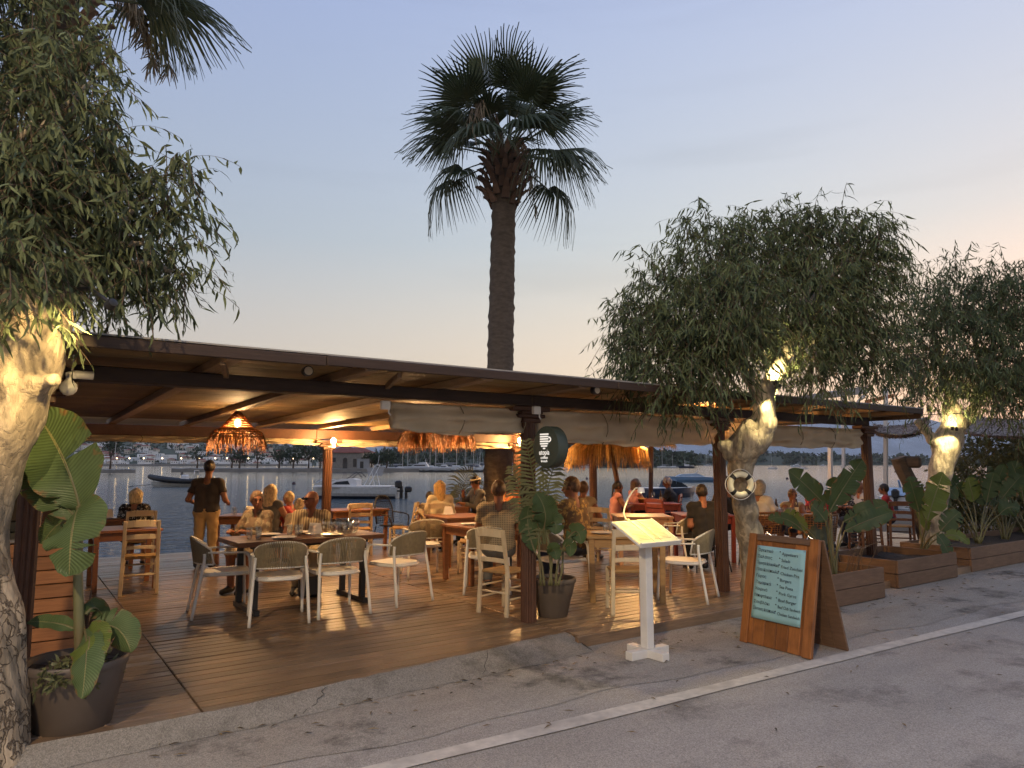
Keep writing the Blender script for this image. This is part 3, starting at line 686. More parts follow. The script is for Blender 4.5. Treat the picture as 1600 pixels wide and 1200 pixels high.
def sprays(clumps, n, length, width, per, twig_len, droop, seed, shell=0.5, down=1.0):
    g = np.random.default_rng(seed)
    C = np.array([c[0] for c in clumps], float); Rr = np.array([c[1] for c in clumps], float)
    w = (Rr.prod(1)) ** (2 / 3); w /= w.sum(); k = g.choice(len(C), n, p=w)
    u = g.normal(size=(n, 3)); u /= np.linalg.norm(u, axis=1)[:, None]
    rad = shell + (1.04 - shell) * g.random(n) ** 0.7
    pos = C[k] + u * Rr[k] * rad[:, None]
    d = u * np.array([1, 1, 0.8]) * 0.9 + g.normal(size=(n, 3)) * 0.5 + np.array([0, 0, 0.25]); d /= np.linalg.norm(d, axis=1)[:, None]
    tl = twig_len * (0.6 + 0.8 * g.random(n))
    t = (np.arange(per) + 0.6) / per
    curve = pos[:, None] + d[:, None] * (t[None, :, None] * tl[:, None, None])
    curve[..., 2] -= droop * tl[:, None] * t[None] ** 2
    B = curve.reshape(-1, 3); m = len(B)
    D_ = np.repeat(d, per, 0) * 0.35 + g.normal(size=(m, 3)) * 0.42 + np.array([0, 0, -down]); D_ /= np.linalg.norm(D_, axis=1)[:, None]
    side = np.cross(D_, g.normal(size=(m, 3))); side /= np.linalg.norm(side, axis=1)[:, None]
    nor = np.cross(side, D_); L = length * (0.55 + 0.8 * g.random(m)); W = width * (0.7 + 0.6 * g.random(m)); bend = (g.random(m) - 0.5) * 0.5
    secs = [(0, 0.12), (0.28, 1.0), (0.62, 0.72), (1.0, 0.06)]
    V = np.zeros((m, 8, 3))
    for i, (s, ww) in enumerate(secs):
        c = B + D_ * (L * s)[:, None] + side * (L * bend * s * s)[:, None] + nor * (L * 0.12 * math.sin(s * 3))[:, None]
        V[:, 2 * i] = c - side * (W * ww / 2)[:, None]; V[:, 2 * i + 1] = c + side * (W * ww / 2)[:, None]
    Fq = np.array([[0, 1, 3, 2], [2, 3, 5, 4], [4, 5, 7, 6]])[None] + (np.arange(m) * 8)[:, None, None]
    # twigs as thin three-sided rods
    st = np.concatenate([pos[:, None] - d[:, None] * 0.12, curve], 1); q = st.shape[1]
    off = np.array([[1, 0, 0], [-0.5, 0.87, 0], [-0.5, -0.87, 0]]) * 0.0035
    TV = (st[:, :, None, :] + off[None, None]).reshape(-1, 3)
    idx = np.arange(n)[:, None, None] * q * 3 + np.arange(q - 1)[None, :, None] * 3
    TF = np.stack([np.stack([idx[..., 0] + j, idx[..., 0] + (j + 1) % 3, idx[..., 0] + 3 + (j + 1) % 3, idx[..., 0] + 3 + j], -1) for j in range(3)], 2).reshape(-1, 4)
    return V.reshape(-1, 3), Fq.reshape(-1, 4), TV, TF
def crown(parent, clumps, n, length, width, per, twig_len, droop, seed, mat, shell=0.5, down=1.0, twigs=True):
    V, Fq, TV, TF = sprays(clumps, n, length, width, per, twig_len, droop, seed, shell, down)
    link('crown', npmesh('crown', V, Fq, mat), parent, 'stuff')
    if twigs: link('twig_spray', npmesh('twig_spray', TV, TF, M_twig), parent, 'stuff')
def pxclumps(lst, seed=1, deep=0.9):
    pr = random.Random(seed); out = []
    for (x, y, rx, ry, Y) in lst:
        out.append((tuple(D(x, y, Y)), (rx * Y / F, deep * rx * Y / F, ry * Y / F)))
    return out
def limb(mb, pts, r0, r1, seed=1, n=9):
    p = spline(pts, 5); k = len(p); pr = random.Random(seed)
    mb.tube([q + Vector((pr.uniform(-1, 1), pr.uniform(-1, 1), 0)) * r0 * 0.12 for q in p], [lerp(r0, r1, (i / (k - 1)) ** 0.8) * pr.uniform(0.92, 1.08) for i in range(k)], n)
def trunk_mesh(segs, lo, hi, h, knots=(), seed=1, mat=M_bark, amp=0.012):
    pr = np.random.default_rng(seed); ph = pr.uniform(0, 6.28, 12)
    def fn(P):
        d = None
        for (a, b, ra, rb) in segs:
            q = sdcone(P, a, b, ra, rb); d = q if d is None else smin(d, q, 0.06)
        for (c, r) in knots: d = smin(d, sdell(P, c, r), 0.05)
        x, y, z = P[:, 0], P[:, 1], P[:, 2]
        d = d + amp * (np.sin(9 * x + 4 * z + ph[0]) * np.sin(8 * y + 3 * z + ph[1]) + 0.9 * np.sin(21 * x + 6 * z + ph[2]) * np.sin(23 * y - 5 * z + ph[3]) + 0.7 * np.sin(47 * x + 9 * z + ph[4]) * np.sin(41 * y + 12 * z + ph[5]))
        return d.astype(np.float32)
    V, Fq = surfnet(fn, lo, hi, h)
    return npmesh('trunk', V, Fq, mat)
def chain(pts):        # [(point, radius), ...] -> cone segments
    return [(tuple(pts[i][0]), tuple(pts[i + 1][0]), pts[i][1], pts[i + 1][1]) for i in range(len(pts) - 1)]
def bounds(segs, pad=0.12):
    A = np.array([list(s[0]) + [s[2]] for s in segs] + [list(s[1]) + [s[3]] for s in segs])
    return (A[:, :3] - A[:, 3:]).min(0) - pad, (A[:, :3] + A[:, 3:]).max(0) + pad

# ---- big eucalyptus on the left
te = thing('eucalyptus_tree', 'big pale-barked eucalyptus at the left edge, its thick trunk leaning over the potted banana', 'tree')
Pm = lambda x, y, Y, r: (D(x, y, Y), r)
main = chain([Pm(-52, 1235, 4.15, 0.29), Pm(-40, 1120, 4.2, 0.245), Pm(-44, 980, 4.25, 0.235), Pm(-58, 850, 4.3, 0.22), Pm(-42, 740, 4.3, 0.225), Pm(-2, 640, 4.3, 0.24), Pm(28, 560, 4.3, 0.23), Pm(52, 490, 4.3, 0.20), Pm(70, 440, 4.35, 0.15)])
br1 = chain([Pm(60, 480, 4.3, 0.13), Pm(105, 455, 4.4, 0.085), Pm(150, 425, 4.5, 0.055)])
br2 = chain([Pm(40, 500, 4.3, 0.14), Pm(10, 400, 4.4, 0.10), Pm(-10, 300, 4.5, 0.08)])
old = chain([Pm(-70, 640, 4.15, 0.16), Pm(-30, 570, 4.05, 0.13), Pm(-22, 500, 4.1, 0.12)])
stub = chain([Pm(40, 600, 4.22, 0.12), Pm(80, 594, 4.18, 0.05)])
segs = main + br1 + br2 + old + stub
lo, hi = bounds(segs, 0.06)
link('trunk', trunk_mesh(segs, lo, hi, 0.016, seed=3, mat=M_bark_rough, amp=0.011), te)
mb = MB()
L_cl = [(40, 40, 115, 110, 4.9), (110, 130, 60, 110, 4.7), (50, 190, 120, 110, 4.4), (-70, 150, 130, 220, 4.6), (20, 320, 120, 110, 4.1), (110, 300, 85, 85, 4.6), (190, 330, 70, 75, 4.6), (215, 395, 66, 58, 4.6),
        (268, 425, 34, 36, 4.7), (125, 390, 95, 56, 4.7), (175, 435, 70, 32, 4.65), (20, 420, 95, 70, 3.95), (245, 290, 48, 45, 4.8), (-60, 400, 110, 90, 4.2), (150, 250, 45, 40, 4.7), (30, 495, 36, 28, 3.9)]
cl = pxclumps(L_cl, 1)
for i, (e, Y) in enumerate((((225, 380), 4.6), ((290, 430), 4.7), ((110, 300), 4.6), ((50, 190), 4.4), ((40, 40), 4.9), ((-70, 150), 4.6), ((245, 290), 4.8), ((150, 120), 4.7))):
    s0 = D(140, 430, 4.48) if e[0] > 100 and e[1] > 200 else D(-8, 310, 4.48)
    s1 = D(*e, Y); mid = (s0 + s1) / 2 + Vector((0, 0, 0.08)); limb(mb, [s0, mid, s1], 0.045, 0.012, i)
mb.build('limb', M_bark, te, smooth=True)
crown(te, cl, 1650, 0.11, 0.019, 11, 0.29, 0.6, 5, M_euca_near, shell=0.3)
sp = pxclumps([(275, 250, 16, 20, 4.8), (270, 330, 24, 22, 4.75), (292, 440, 12, 20, 4.7), (180, 520, 6, 12, 4.5), (195, 200, 12, 24, 4.7), (265, 275, 35, 20, 4.8)], 2)
V, Fq, TV, TF = sprays(sp, 46, 0.10, 0.02, 9, 0.34, 0.5, 8, 0.2)
link('stray_leaves', npmesh('stray_leaves', V, Fq, M_euca_near), te, 'stuff'); link('twig_spray', npmesh('twig_spray', TV, TF, M_twig), te, 'stuff')

# ---- eucalyptus with the life ring
tm = thing('eucalyptus_tree', 'pale-trunked eucalyptus with a life ring on its trunk, standing behind the sandwich board', 'tree')
def Pn(x, y, r): return (D(x, y, float(np.interp(y, [560, 655, 760, 930], [7.95, 8.1, 8.6, 8.93]))), r)      # it leans out over the roof edge
main = chain([Pn(1168, 945, 0.098), Pn(1169, 915, 0.082), Pn(1171, 870, 0.102), Pn(1171, 832, 0.135), Pn(1161, 790, 0.127), Pn(1157, 757, 0.131), Pn(1156, 730, 0.139), Pn(1160, 700, 0.176), Pn(1178, 680, 0.193), Pn(1194, 660, 0.135), Pn(1194, 638, 0.111), Pn(1194, 612, 0.107), Pn(1210, 590, 0.082), Pn(1220, 570, 0.074)])
br = chain([Pn(1210, 580, 0.098), Pn(1232, 545, 0.070), Pn(1255, 490, 0.049)]) + chain([Pn(1194, 625, 0.090), Pn(1172, 590, 0.074), Pn(1150, 540, 0.049)]) + chain([Pn(1160, 705, 0.115), Pn(1137, 700, 0.066), Pn(1131, 695, 0.070)])
segs = main + br; lo, hi = bounds(segs, 0.06)
kn = [(tuple(D(1178, 800, 8.6)), (0.05, 0.05, 0.07)), (tuple(D(1140, 712, 8.3)), (0.06, 0.07, 0.05)), (tuple(D(1190, 700, 8.2)), (0.05, 0.05, 0.05)), (tuple(D(1150, 788, 8.6)), (0.035, 0.035, 0.035))]
link('trunk', trunk_mesh(segs, lo, hi, 0.02, kn, seed=7, mat=M_bark, amp=0.012), tm)
Y0 = 9.1
M_cl = [(1110, 410, 72, 66, 8.2), (1200, 388, 82, 58, 8.6), (1290, 390, 82, 56, 8.4), (1358, 392, 42, 58, 8.2), (1050, 470, 66, 66, 8.2), (1135, 490, 100, 80, 7.7), (1240, 480, 110, 80, 8.2), (1330, 470, 70, 70, 8.4),
        (1010, 520, 38, 52, 8.0), (972, 505, 22, 34, 8.1), (985, 575, 26, 44, 8.0), (1035, 555, 52, 58, 7.7), (1062, 600, 42, 40, 7.6), (1105, 555, 56, 52, 7.6), (1150, 530, 55, 42, 7.7), (1268, 540, 60, 50, 8.0),
        (1282, 590, 32, 34, 7.8), (1340, 535, 52, 50, 8.4), (1372, 570, 30, 34, 8.4), (1100, 598, 28, 32, 7.7)]
mb = MB()
for i, (x, y, rx, ry, Y) in enumerate(M_cl):
    s0 = Pn(1253, 493, 0)[0] if x > 1200 else Pn(1152, 543, 0)[0]
    s1 = D(x, y, Y); limb(mb, [s0, (s0 + s1) / 2 + Vector((0, 0, 0.15)), s1], 0.05, 0.012, i, 7)
mb.build('limb', M_bark, tm, smooth=True)
crown(tm, pxclumps(M_cl, 2), 3700, 0.12, 0.0165, 10, 0.33, 0.5, 15, M_euca, shell=0.25)
sp = pxclumps([(955, 490, 12, 14, 8.1), (1215, 335, 30, 14, 8.5), (1100, 345, 40, 14, 8.3), (1010, 410, 25, 25, 8.2), (1300, 345, 60, 10, 8.4), (1395, 380, 18, 40, 8.2), (960, 545, 10, 24, 8.0)], 3)
V, Fq, TV, TF = sprays(sp, 90, 0.14, 0.02, 9, 0.4, 0.4, 9, 0.2)
link('stray_leaves', npmesh('stray_leaves', V, Fq, M_euca), tm, 'stuff'); link('twig_spray', npmesh('twig_spray', TV, TF, M_twig), tm, 'stuff')

# ---- eucalyptus at the right edge
tr = thing('eucalyptus_tree', 'floodlit eucalyptus at the right edge beside the reed shade mat', 'tree')
Po = lambda x, y, r: (D(x, y, 12.2), r)
main = chain([Po(1452, 875, 0.2), Po(1458, 820, 0.17), Po(1465, 770, 0.17), Po(1470, 735, 0.17), Po(1478, 700, 0.2), Po(1483, 685, 0.21), Po(1490, 665, 0.17), Po(1488, 640, 0.13)])
segs = main + chain([Po(1488, 665, 0.12), Po(1512, 655, 0.10), Po(1525, 630, 0.08), Po(1540, 590, 0.06)]) + chain([Po(1482, 690, 0.13), Po(1458, 688, 0.09), Po(1435, 660, 0.06)]) + chain([Po(1488, 645, 0.1), Po(1480, 600, 0.07), Po(1470, 560, 0.05)])
lo, hi = bounds(segs, 0.06); link('trunk', trunk_mesh(segs, lo, hi, 0.028, seed=12, mat=M_bark, amp=0.012), tr)
R_cl = [(1440, 485, 48, 44, 12.2), (1505, 470, 62, 38, 12.6), (1575, 470, 66, 46, 12.2), (1650, 480, 70, 60, 12.0), (1420, 545, 42, 52, 12.0), (1490, 545, 70, 64, 11.8), (1570, 555, 80, 70, 11.8), (1450, 585, 44, 34, 12.0), (1550, 600, 60, 36, 11.7), (1610, 610, 60, 42, 11.7), (1690, 570, 70, 90, 12.0), (1432, 622, 16, 20, 12.0)]
mb = MB()
for i, (x, y, rx, ry, Y) in enumerate(R_cl):
    s0 = Po(1538, 595, 0)[0] if x > 1500 else Po(1472, 565, 0)[0]
    s1 = D(x, y, Y); limb(mb, [s0, (s0 + s1) / 2 + Vector((0, 0, 0.15)), s1], 0.05, 0.012, i, 7)
mb.build('limb', M_bark, tr, smooth=True)
crown(tr, pxclumps(R_cl, 3), 2250, 0.155, 0.02, 10, 0.5, 0.4, 25, M_euca, shell=0.25)
sp = pxclumps([(1400 + i * 22, 430 - (i % 3) * 6, 14, 12, 12.3) for i in range(10)], 3)
V, Fq, TV, TF = sprays(sp, 80, 0.13, 0.02, 9, 0.5, 0.15, 19, 0.2)
link('stray_leaves', npmesh('stray_leaves', V, Fq, M_euca), tr, 'stuff'); link('twig_spray', npmesh('twig_spray', TV, TF, M_twig), tr, 'stuff')

# ---- fan palms
def frond_mesh(droop, seed, Lp=1.25, Rf=1.2, N=32, span=R(100)):
    pr = random.Random(seed); mb = MB()
    mb.tube([(0, Lp * t, -0.10 * t * t) for t in (0, .25, .5, .75, 1)], [0.035, 0.024, 0.02, 0.018, 0.014], 5)
    h = Vector((0, Lp, -0.10))
    for i in range(N):
        a0 = lerp(-span, span, i / N); a1 = lerp(-span, span, (i + 1) / N); am = (a0 + a1) / 2
        Ls = Rf * (1 - 0.28 * abs(am) / span) * pr.uniform(0.9, 1.08); up = 0.05 + 0.22 * (abs(am) / span)
        secs = []
        for (s, wf) in ((0.03, 1), (0.3, 1), (0.52, 1), (0.72, 0.45), (0.88, 0.2), (1.0, 0.04)):
            r = Ls * s; dz = -droop * max(0, s - 0.35) ** 2 * 2.4 * pr.uniform(0.85, 1.2) + up * s * (1 - s)
            def pt(a, lift): return h + Vector((math.sin(a) * r, math.cos(a) * r, (dz + lift) * Rf))
            w = (a1 - a0) / 2 * wf
            secs.append((pt(am - w, 0), pt(am, 0.018 if s > .1 else 0), pt(am + w, 0)))
        o = len(mb.v)
        for q in secs: mb.v += [tuple(x) for x in q]
        for k in range(len(secs) - 1):
            for j in (0, 1): mb.f.append((o + 3 * k + j, o + 3 * k + j + 1, o + 3 * k + 3 + j + 1, o + 3 * k + 3 + j)); mb.m.append(0)
    return mb.mesh('frond', M_palm)
FR = [frond_mesh(0.30, 1), frond_mesh(0.6, 2), frond_mesh(0.85, 3), frond_mesh(0.12, 4)]
boot = MB(); o = [(-0.09, 0, 0), (0.09, 0, 0), (0.06, 0.05, 0.22), (-0.06, 0.05, 0.22), (-0.035, 0.17, 0.36), (0.035, 0.17, 0.36)]
boot.add([(x, y - 0.03, z) for x, y, z in o] + [(x, y + 0.025, z) for x, y, z in o], [(0, 1, 2, 3), (3, 2, 5, 4), (6, 9, 8, 7), (9, 10, 11, 8), (0, 3, 9, 6), (1, 7, 8, 2), (3, 4, 10, 9), (2, 8, 11, 5), (4, 5, 11, 10), (0, 6, 7, 1)])
boot_me = boot.mesh('leaf_base', M_boot)
def palm(label, base, hub, r0, r1, fronds, scale, seed, boots=70):
    pr = random.Random(seed); base = Vector(base); hub = Vector(hub)
    o = thing('palm_tree', label, 'palm tree', base); up = (hub - base); H = up.length
    mb = MB(); n = 22; k = int(H / 0.11)
    for i in range(k + 1):
        t = i / k; c = up * t; r = lerp(r0, r1, t) * (1.0 + 0.035 * (i % 2)) * (1 + 0.25 * max(0, 0.06 - t) / 0.06)
        for j in range(n):
            a = 2 * math.pi * j / n; rr = r * (1 + 0.05 * math.sin(5 * a + i * 2.1) + pr.uniform(-.03, .03)); mb.v.append((c.x + rr * math.cos(a), c.y + rr * math.sin(a), c.z + pr.uniform(-.02, .02)))
    for i in range(k):
        for j in range(n): mb.f.append((i * n + j, i * n + (j + 1) % n, (i + 1) * n + (j + 1) % n, (i + 1) * n + j)); mb.m.append(0)
    mb.build('trunk', M_palmbark, o, smooth=True)
    ga = 2.39996
    for i in range(boots):
        t = i / boots; a = i * ga; z = H - 1.5 * scale + 1.45 * scale * t; r = r1 * (0.92 + 0.62 * math.sin(math.pi * min(1, t * 1.05 + 0.06)) ** 0.8)
        q = link('leaf_base', boot_me, o); c = up * (z / H)
        q.location = (c.x + r * math.cos(a), c.y + r * math.sin(a), z); q.rotation_euler = (R(-pr.uniform(4, 26)), 0, a - R(90)); q.scale = (scale * pr.uniform(.8, 1.2),) * 3
    for i in range(fronds):
        t = (i + 0.5) / fronds; a = i * ga + pr.uniform(-.15, .15); el = lerp(84, -14, t ** 0.85) + pr.uniform(-6, 6)
        me = FR[3] if el > 62 else FR[0] if el > 30 else FR[1] if el > -8 else FR[2]
        da = (a - math.atan2(_FW[1], _FW[0]) - math.pi + math.pi) % (2 * math.pi) - math.pi
        if abs(da) > 2.5 and el < 22: continue          # the near side keeps only its upright fronds
        q = link('frond', me, o); c = up
        q.location = (c.x + 0.16 * math.cos(a), c.y + 0.16 * math.sin(a), c.z - 0.45 * scale * t + 0.1)
        q.rotation_mode = 'XYZ'; s = scale * pr.uniform(0.86, 1.08)
        q.rotation_euler = (R(el), R(pr.uniform(-25, 25)), a - R(90)); q.scale = (s, s, s)
    for i in range(7):                              # flower stalks that arch out of the crown
        a = i * ga * 1.3 + 0.7; L = pr.uniform(1.7, 2.4) * scale; c = up + Vector((0, 0, -0.1))
        d = Vector((math.cos(a), math.sin(a), 0)); e = c + d * L + Vector((0, 0, pr.uniform(-.5, .6) * scale)); m_ = c + d * L * 0.6 + Vector((0, 0, 1.5 * scale))
        mb = MB(); pts = bez(c, m_, e, 12); mb.tube(pts, [0.022 - 0.0014 * j for j in range(13)], 5); mb.build('flower_stalk', M_twig, o, smooth=True)
        fl = MB()
        for j in range(60 if i % 2 == 0 else 14):
            p = pts[pr.randint(7, 12)]; l = pr.uniform(.15, .5) * scale; w = Vector((pr.uniform(-.16, .16), pr.uniform(-.16, .16), -l))
            fl.tube([p, p + w * 0.5 + Vector((pr.uniform(-.03, .03), 0, 0)), p + w], [0.007, 0.012, 0.004], 3)
        fl.build('flower_cluster', M_flower, o, kind='stuff')
    return o
pb = D(776, 800, 16.2); pb.z = 0.1
palm('tall fan palm rising above the middle of the pavilion roof', pb, D(789, 232, 16.3), 0.32, 0.265, 38, 1.0, 4)
pb = D(22, 860, 7.6); pb.z = 0.1
palm('fan palm at the top left corner, half hidden behind the eucalyptus leaves', pb, D(95, -30, 7.8), 0.2, 0.2, 34, 0.78, 9, 40)

# ---- big soft leaves
def leafmat(name, c, vein, rough=0.38):
    m, n, l, b = nm(name)
    uv = n.new('ShaderNodeUVMap'); sp = n.new('ShaderNodeSeparateXYZ'); l.new(uv.outputs[0], sp.inputs[0])
    ab = n.new('ShaderNodeMath'); ab.operation = 'ABSOLUTE'; l.new(sp.outputs[1], ab.inputs[0])
    s = n.new('ShaderNodeMath'); s.operation = 'MULTIPLY_ADD'; s.inputs[1].default_value = -0.12; l.new(ab.outputs[0], s.inputs[0]); l.new(sp.outputs[0], s.inputs[2])
    sn = n.new('ShaderNodeMath'); sn.operation = 'MULTIPLY'; sn.inputs[1].default_value = 210; l.new(s.outputs[0], sn.inputs[0])
    si = n.new('ShaderNodeMath'); si.operation = 'SINE'; l.new(sn.outputs[0], si.inputs[0])
    mr = n.new('ShaderNodeMapRange'); mr.inputs['From Min'].default_value = -1; mr.inputs['From Max'].default_value = 1; mr.inputs['To Min'].default_value = 0.8; mr.inputs['To Max'].default_value = 1.12; l.new(si.outputs[0], mr.inputs['Value'])
    no = n.new('ShaderNodeTexNoise'); no.inputs['Scale'].default_value = 7; tc = n.new('ShaderNodeTexCoord'); l.new(tc.outputs['Object'], no.inputs['Vector'])
    mu = n.new('ShaderNodeMath'); mu.operation = 'MULTIPLY_ADD'; mu.inputs[1].default_value = 0.5; mu.inputs[2].default_value = 0.75; l.new(no.outputs['Fac'], mu.inputs[0])
    m2 = n.new('ShaderNodeMath'); m2.operation = 'MULTIPLY'; l.new(mr.outputs[0], m2.inputs[0]); l.new(mu.outputs[0], m2.inputs[1])
    sc = n.new('ShaderNodeVectorMath'); sc.operation = 'SCALE'; sc.inputs[0].default_value = c; l.new(m2.outputs[0], sc.inputs['Scale'])
    cr = n.new('ShaderNodeMath'); cr.operation = 'LESS_THAN'; cr.inputs[1].default_value = 0.035; l.new(ab.outputs[0], cr.inputs[0])
    mx = n.new('ShaderNodeMix'); mx.data_type = 'RGBA'; l.new(cr.outputs[0], mx.inputs['Factor']); l.new(sc.outputs[0], mx.inputs[6]); mx.inputs[7].default_value = (*vein, 1)
    n3 = n.new('ShaderNodeTexNoise'); n3.inputs['Scale'].default_value = 16; n3.inputs['Detail'].default_value = 5; l.new(tc.outputs['Object'], n3.inputs['Vector'])
    ed = n.new('ShaderNodeMath'); ed.operation = 'MULTIPLY_ADD'; ed.inputs[1].default_value = 0.55; l.new(ab.outputs[0], ed.inputs[0]); l.new(n3.outputs['Fac'], ed.inputs[2])
    er = n.new('ShaderNodeMapRange'); er.inputs['From Min'].default_value = 1.02; er.inputs['From Max'].default_value = 1.14; l.new(ed.outputs[0], er.inputs['Value'])
    mxb = n.new('ShaderNodeMix'); mxb.data_type = 'RGBA'; l.new(er.outputs[0], mxb.inputs['Factor']); l.new(mx.outputs[2], mxb.inputs[6]); mxb.inputs[7].default_value = (.20, .12, .05, 1); mx = mxb
    l.new(mx.outputs[2], b.inputs['Base Color']); b.inputs['Roughness'].default_value = rough; b.inputs['Specular IOR Level'].default_value = 0.3
    bp = n.new('ShaderNodeBump'); bp.inputs['Strength'].default_value = 0.35; bp.inputs['Distance'].default_value = 0.004; l.new(si.outputs[0], bp.inputs['Height']); l.new(bp.outputs[0], b.inputs['Normal'])
    tr_ = n.new('ShaderNodeBsdfTranslucent'); l.new(mx.outputs[2], tr_.inputs['Color']); ms = n.new('ShaderNodeMixShader'); ms.inputs[0].default_value = 0.25
    l.new(b.outputs[0], ms.inputs[1]); l.new(tr_.outputs[0], ms.inputs[2]); l.new(ms.outputs[0], n['Material Output'].inputs['Surface'])
    return m
M_ban = leafmat('banana_leaf', (0.10, 0.15, 0.06), (0.28, 0.27, 0.12))
M_strel = leafmat('dark_leaf', (0.062, 0.10, 0.04), (0.14, 0.15, 0.07))
M_light = leafmat('light_green_leaf', (0.13, 0.17, 0.035), (0.25, 0.24, 0.1))
M_stem = pmat('green_stem', (0.13, 0.13, 0.06), rough=0.5, var=0.25, scale=5, stretch=(6, 6, 0.6), dark=(0.15, 0.10, 0.05), dscale=4, damt=0.6)
def bigleaf(parent, base, ctrl, tip, width, nrm, mat=M_ban, seed=1, tears=4, cup=0.18, wave=0.045, base_round=0.35, rib=0.011, nt=30, name='leaf'):
    pr = random.Random(seed); O = parent.location; base, ctrl, tip = Vector(base) - O, Vector(ctrl) - O, Vector(tip) - O
    mid = bez(base, ctrl, tip, nt); nrm = Vector(nrm).normalized(); tr_ = {}
    for side in (-1, 1):
        for _ in range(tears): tr_[(side, pr.randint(4, nt - 4))] = pr.uniform(0.25, 0.8)
    V = []; UV = []; Fc = []
    ph = [pr.uniform(0, 6.28) for _ in range(4)]
    for side in (-1, 1):
        ring = {}
        for i in range(nt + 1):
            t = i / nt; T = (mid[min(i + 1, nt)] - mid[max(i - 1, 0)]).normalized()
            B = T.cross(nrm).normalized(); Nn = B.cross(T)
            prof = min(1, (t / base_round) ** 0.55 if t < base_round else 1) * (1 - max(0, (t - 0.5) / 0.5) ** 2.3) ** 0.6
            hw = width / 2 * max(prof, 0.02)
            for rep in ((0, 1) if (side, i) in tr_ else (0,)):
                col = []
                for j in range(5):
                    s = j / 4; sh = 0.0
                    if (side, i) in tr_: sh = (0.5 if rep else -0.5) * 0.05 * width * 3 * max(0, s - tr_[(side, i)] + .2)
                    z = cup * hw * s * s + wave * width * math.sin(t * 14 + ph[0] + side) * s * s + 0.4 * wave * width * math.sin(t * 37 + ph[1]) * s ** 3
                    p = mid[i] + B * (side * hw * s) + Nn * z + T * (0.10 * hw * s + sh)
                    col.append(len(V)); V.append(tuple(p)); UV.append((t, side * s))
                ring[(i, rep)] = col
        for i in range(nt):
            a = ring[(i, 1)] if (i, 1) in ring else ring[(i, 0)]; b_ = ring[(i + 1, 0)]
            for j in range(4):
                q = (a[j], b_[j], b_[j + 1], a[j + 1]); Fc.append(q if side > 0 else q[::-1])
    me = bpy.data.meshes.new(name); me.from_pydata(V, [], Fc); me.materials.append(mat)
    lay = me.uv_layers.new(name='UVMap'); vi = np.zeros(len(me.loops), np.int32); me.loops.foreach_get('vertex_index', vi)
    lay.data.foreach_set('uv', np.array(UV, np.float32)[vi].ravel()); shade(me, True)
    lf = link(name, me, parent)
    rb = MB(); rb.tube([p - nrm * rib * 0.4 for p in mid[:-2]], [lerp(rib, rib * 0.2, i / (nt - 2)) for i in range(nt - 1)], 6)
    rb.build('midrib', M_stem, lf, smooth=True)
    return lf
def pot(label, c, rb, rt, h, loc_z):
    o = thing('plant_pot', label, 'plant pot', (c.x, c.y, loc_z), 0)
    mb = MB(); mb.lathe([(rb * 0.96, 0.0), (rb, 0.01), (lerp(rb, rt, .45), h * 0.5), (lerp(rb, rt, .52) + .004, h * 0.55), (lerp(rb, rt, .86), h * 0.86), (lerp(rb, rt, .86), h * 0.9), (rt * 0.86, h * 0.86), (rt * 0.84, h * 0.6)], 40); mb.build('wall', M_pot, o, smooth=40)
    mb = MB(); mb.lathe([(rt * 0.9, h * 0.875), (rt * 0.99, h * 0.885), (rt, h * 0.91), (rt, h * 0.97), (rt * 0.98, h * 0.995), (rt * 0.93, h), (rt * 0.89, h * 0.98), (rt * 0.87, h * 0.88)], 40); mb.build('rim', M_pot, o, smooth=40)
    mb = MB(); pr = random.Random(4); rs = [0.001, .3, .6, .87]
    for q in rs:
        for j in range(24): mb.v.append((rt * q * math.cos(j * .2618), rt * q * math.sin(j * .2618), h * 0.88 + pr.uniform(-.012, .014)))
    for i in range(3):
        for j in range(24): mb.f.append((i * 24 + j, i * 24 + (j + 1) % 24, (i + 1) * 24 + (j + 1) % 24, (i + 1) * 24 + j)); mb.m.append(0)
    mb.build('soil', M_soil, o)
    return o
VIEW = Vector((-_FW[0], -_FW[1], 0.0))         # towards the road camera
pc = G(112, 1136, 0.08)
pot('big taupe plastic pot with the banana plant beside the counter', pc, 0.215, 0.295, 0.42, 0.078)
bp_ = thing('banana_plant', 'tall banana plant with huge drooping leaves in the big pot by the counter', 'plant', (pc.x + 0.03, pc.y + 0.04, 0.42))
DY = 4.55
mb = MB(); base = Vector((0, 0, 0)); O = bp_.location
pts = [D(128, 1050, DY) - O, D(124, 980, DY) - O, D(122, 900, DY) - O, D(124, 840, DY) - O, D(124, 790, DY) - O]; pts[0].z = -0.04
mb.tube(spline(pts, 4), [0.036 - 0.0012 * i for i in range(17)], 10); mb.build('stem', M_stem, bp_, smooth=True)
mb = MB()
for k in range(5):
    a = k * 1.3; mb.tube([(0.025 * math.cos(a), 0.025 * math.sin(a), 0), (0.03 * math.cos(a), 0.03 * math.sin(a), 0.22), (0.06 * math.cos(a), 0.05 * math.sin(a), 0.36 + .03 * k)], [0.02, 0.014, 0.004], 6)
mb.build('dry_sheath', M_boot, bp_, smooth=True)
tow = VIEW + Vector((0, 0, 0.25))
right = Vector((_RT[0], _RT[1], 0))
bigleaf(bp_, D(126, 800, DY), D(108, 715, DY - .05), D(58, 648, DY + .1), 0.46, tow, seed=2, tears=1, cup=0.12)
bigleaf(bp_, D(126, 792, DY), D(110, 800, DY - 0.35), D(108, 900, DY - 0.3), 0.40, VIEW + Vector((0, 0, .3)) - right * .2, seed=3, tears=2, cup=-0.1)
bigleaf(bp_, D(122, 812, DY), D(80, 765, DY + .05), D(28, 722, DY + .2), 0.26, tow + Vector((0, 0, .5)), seed=4, tears=2)
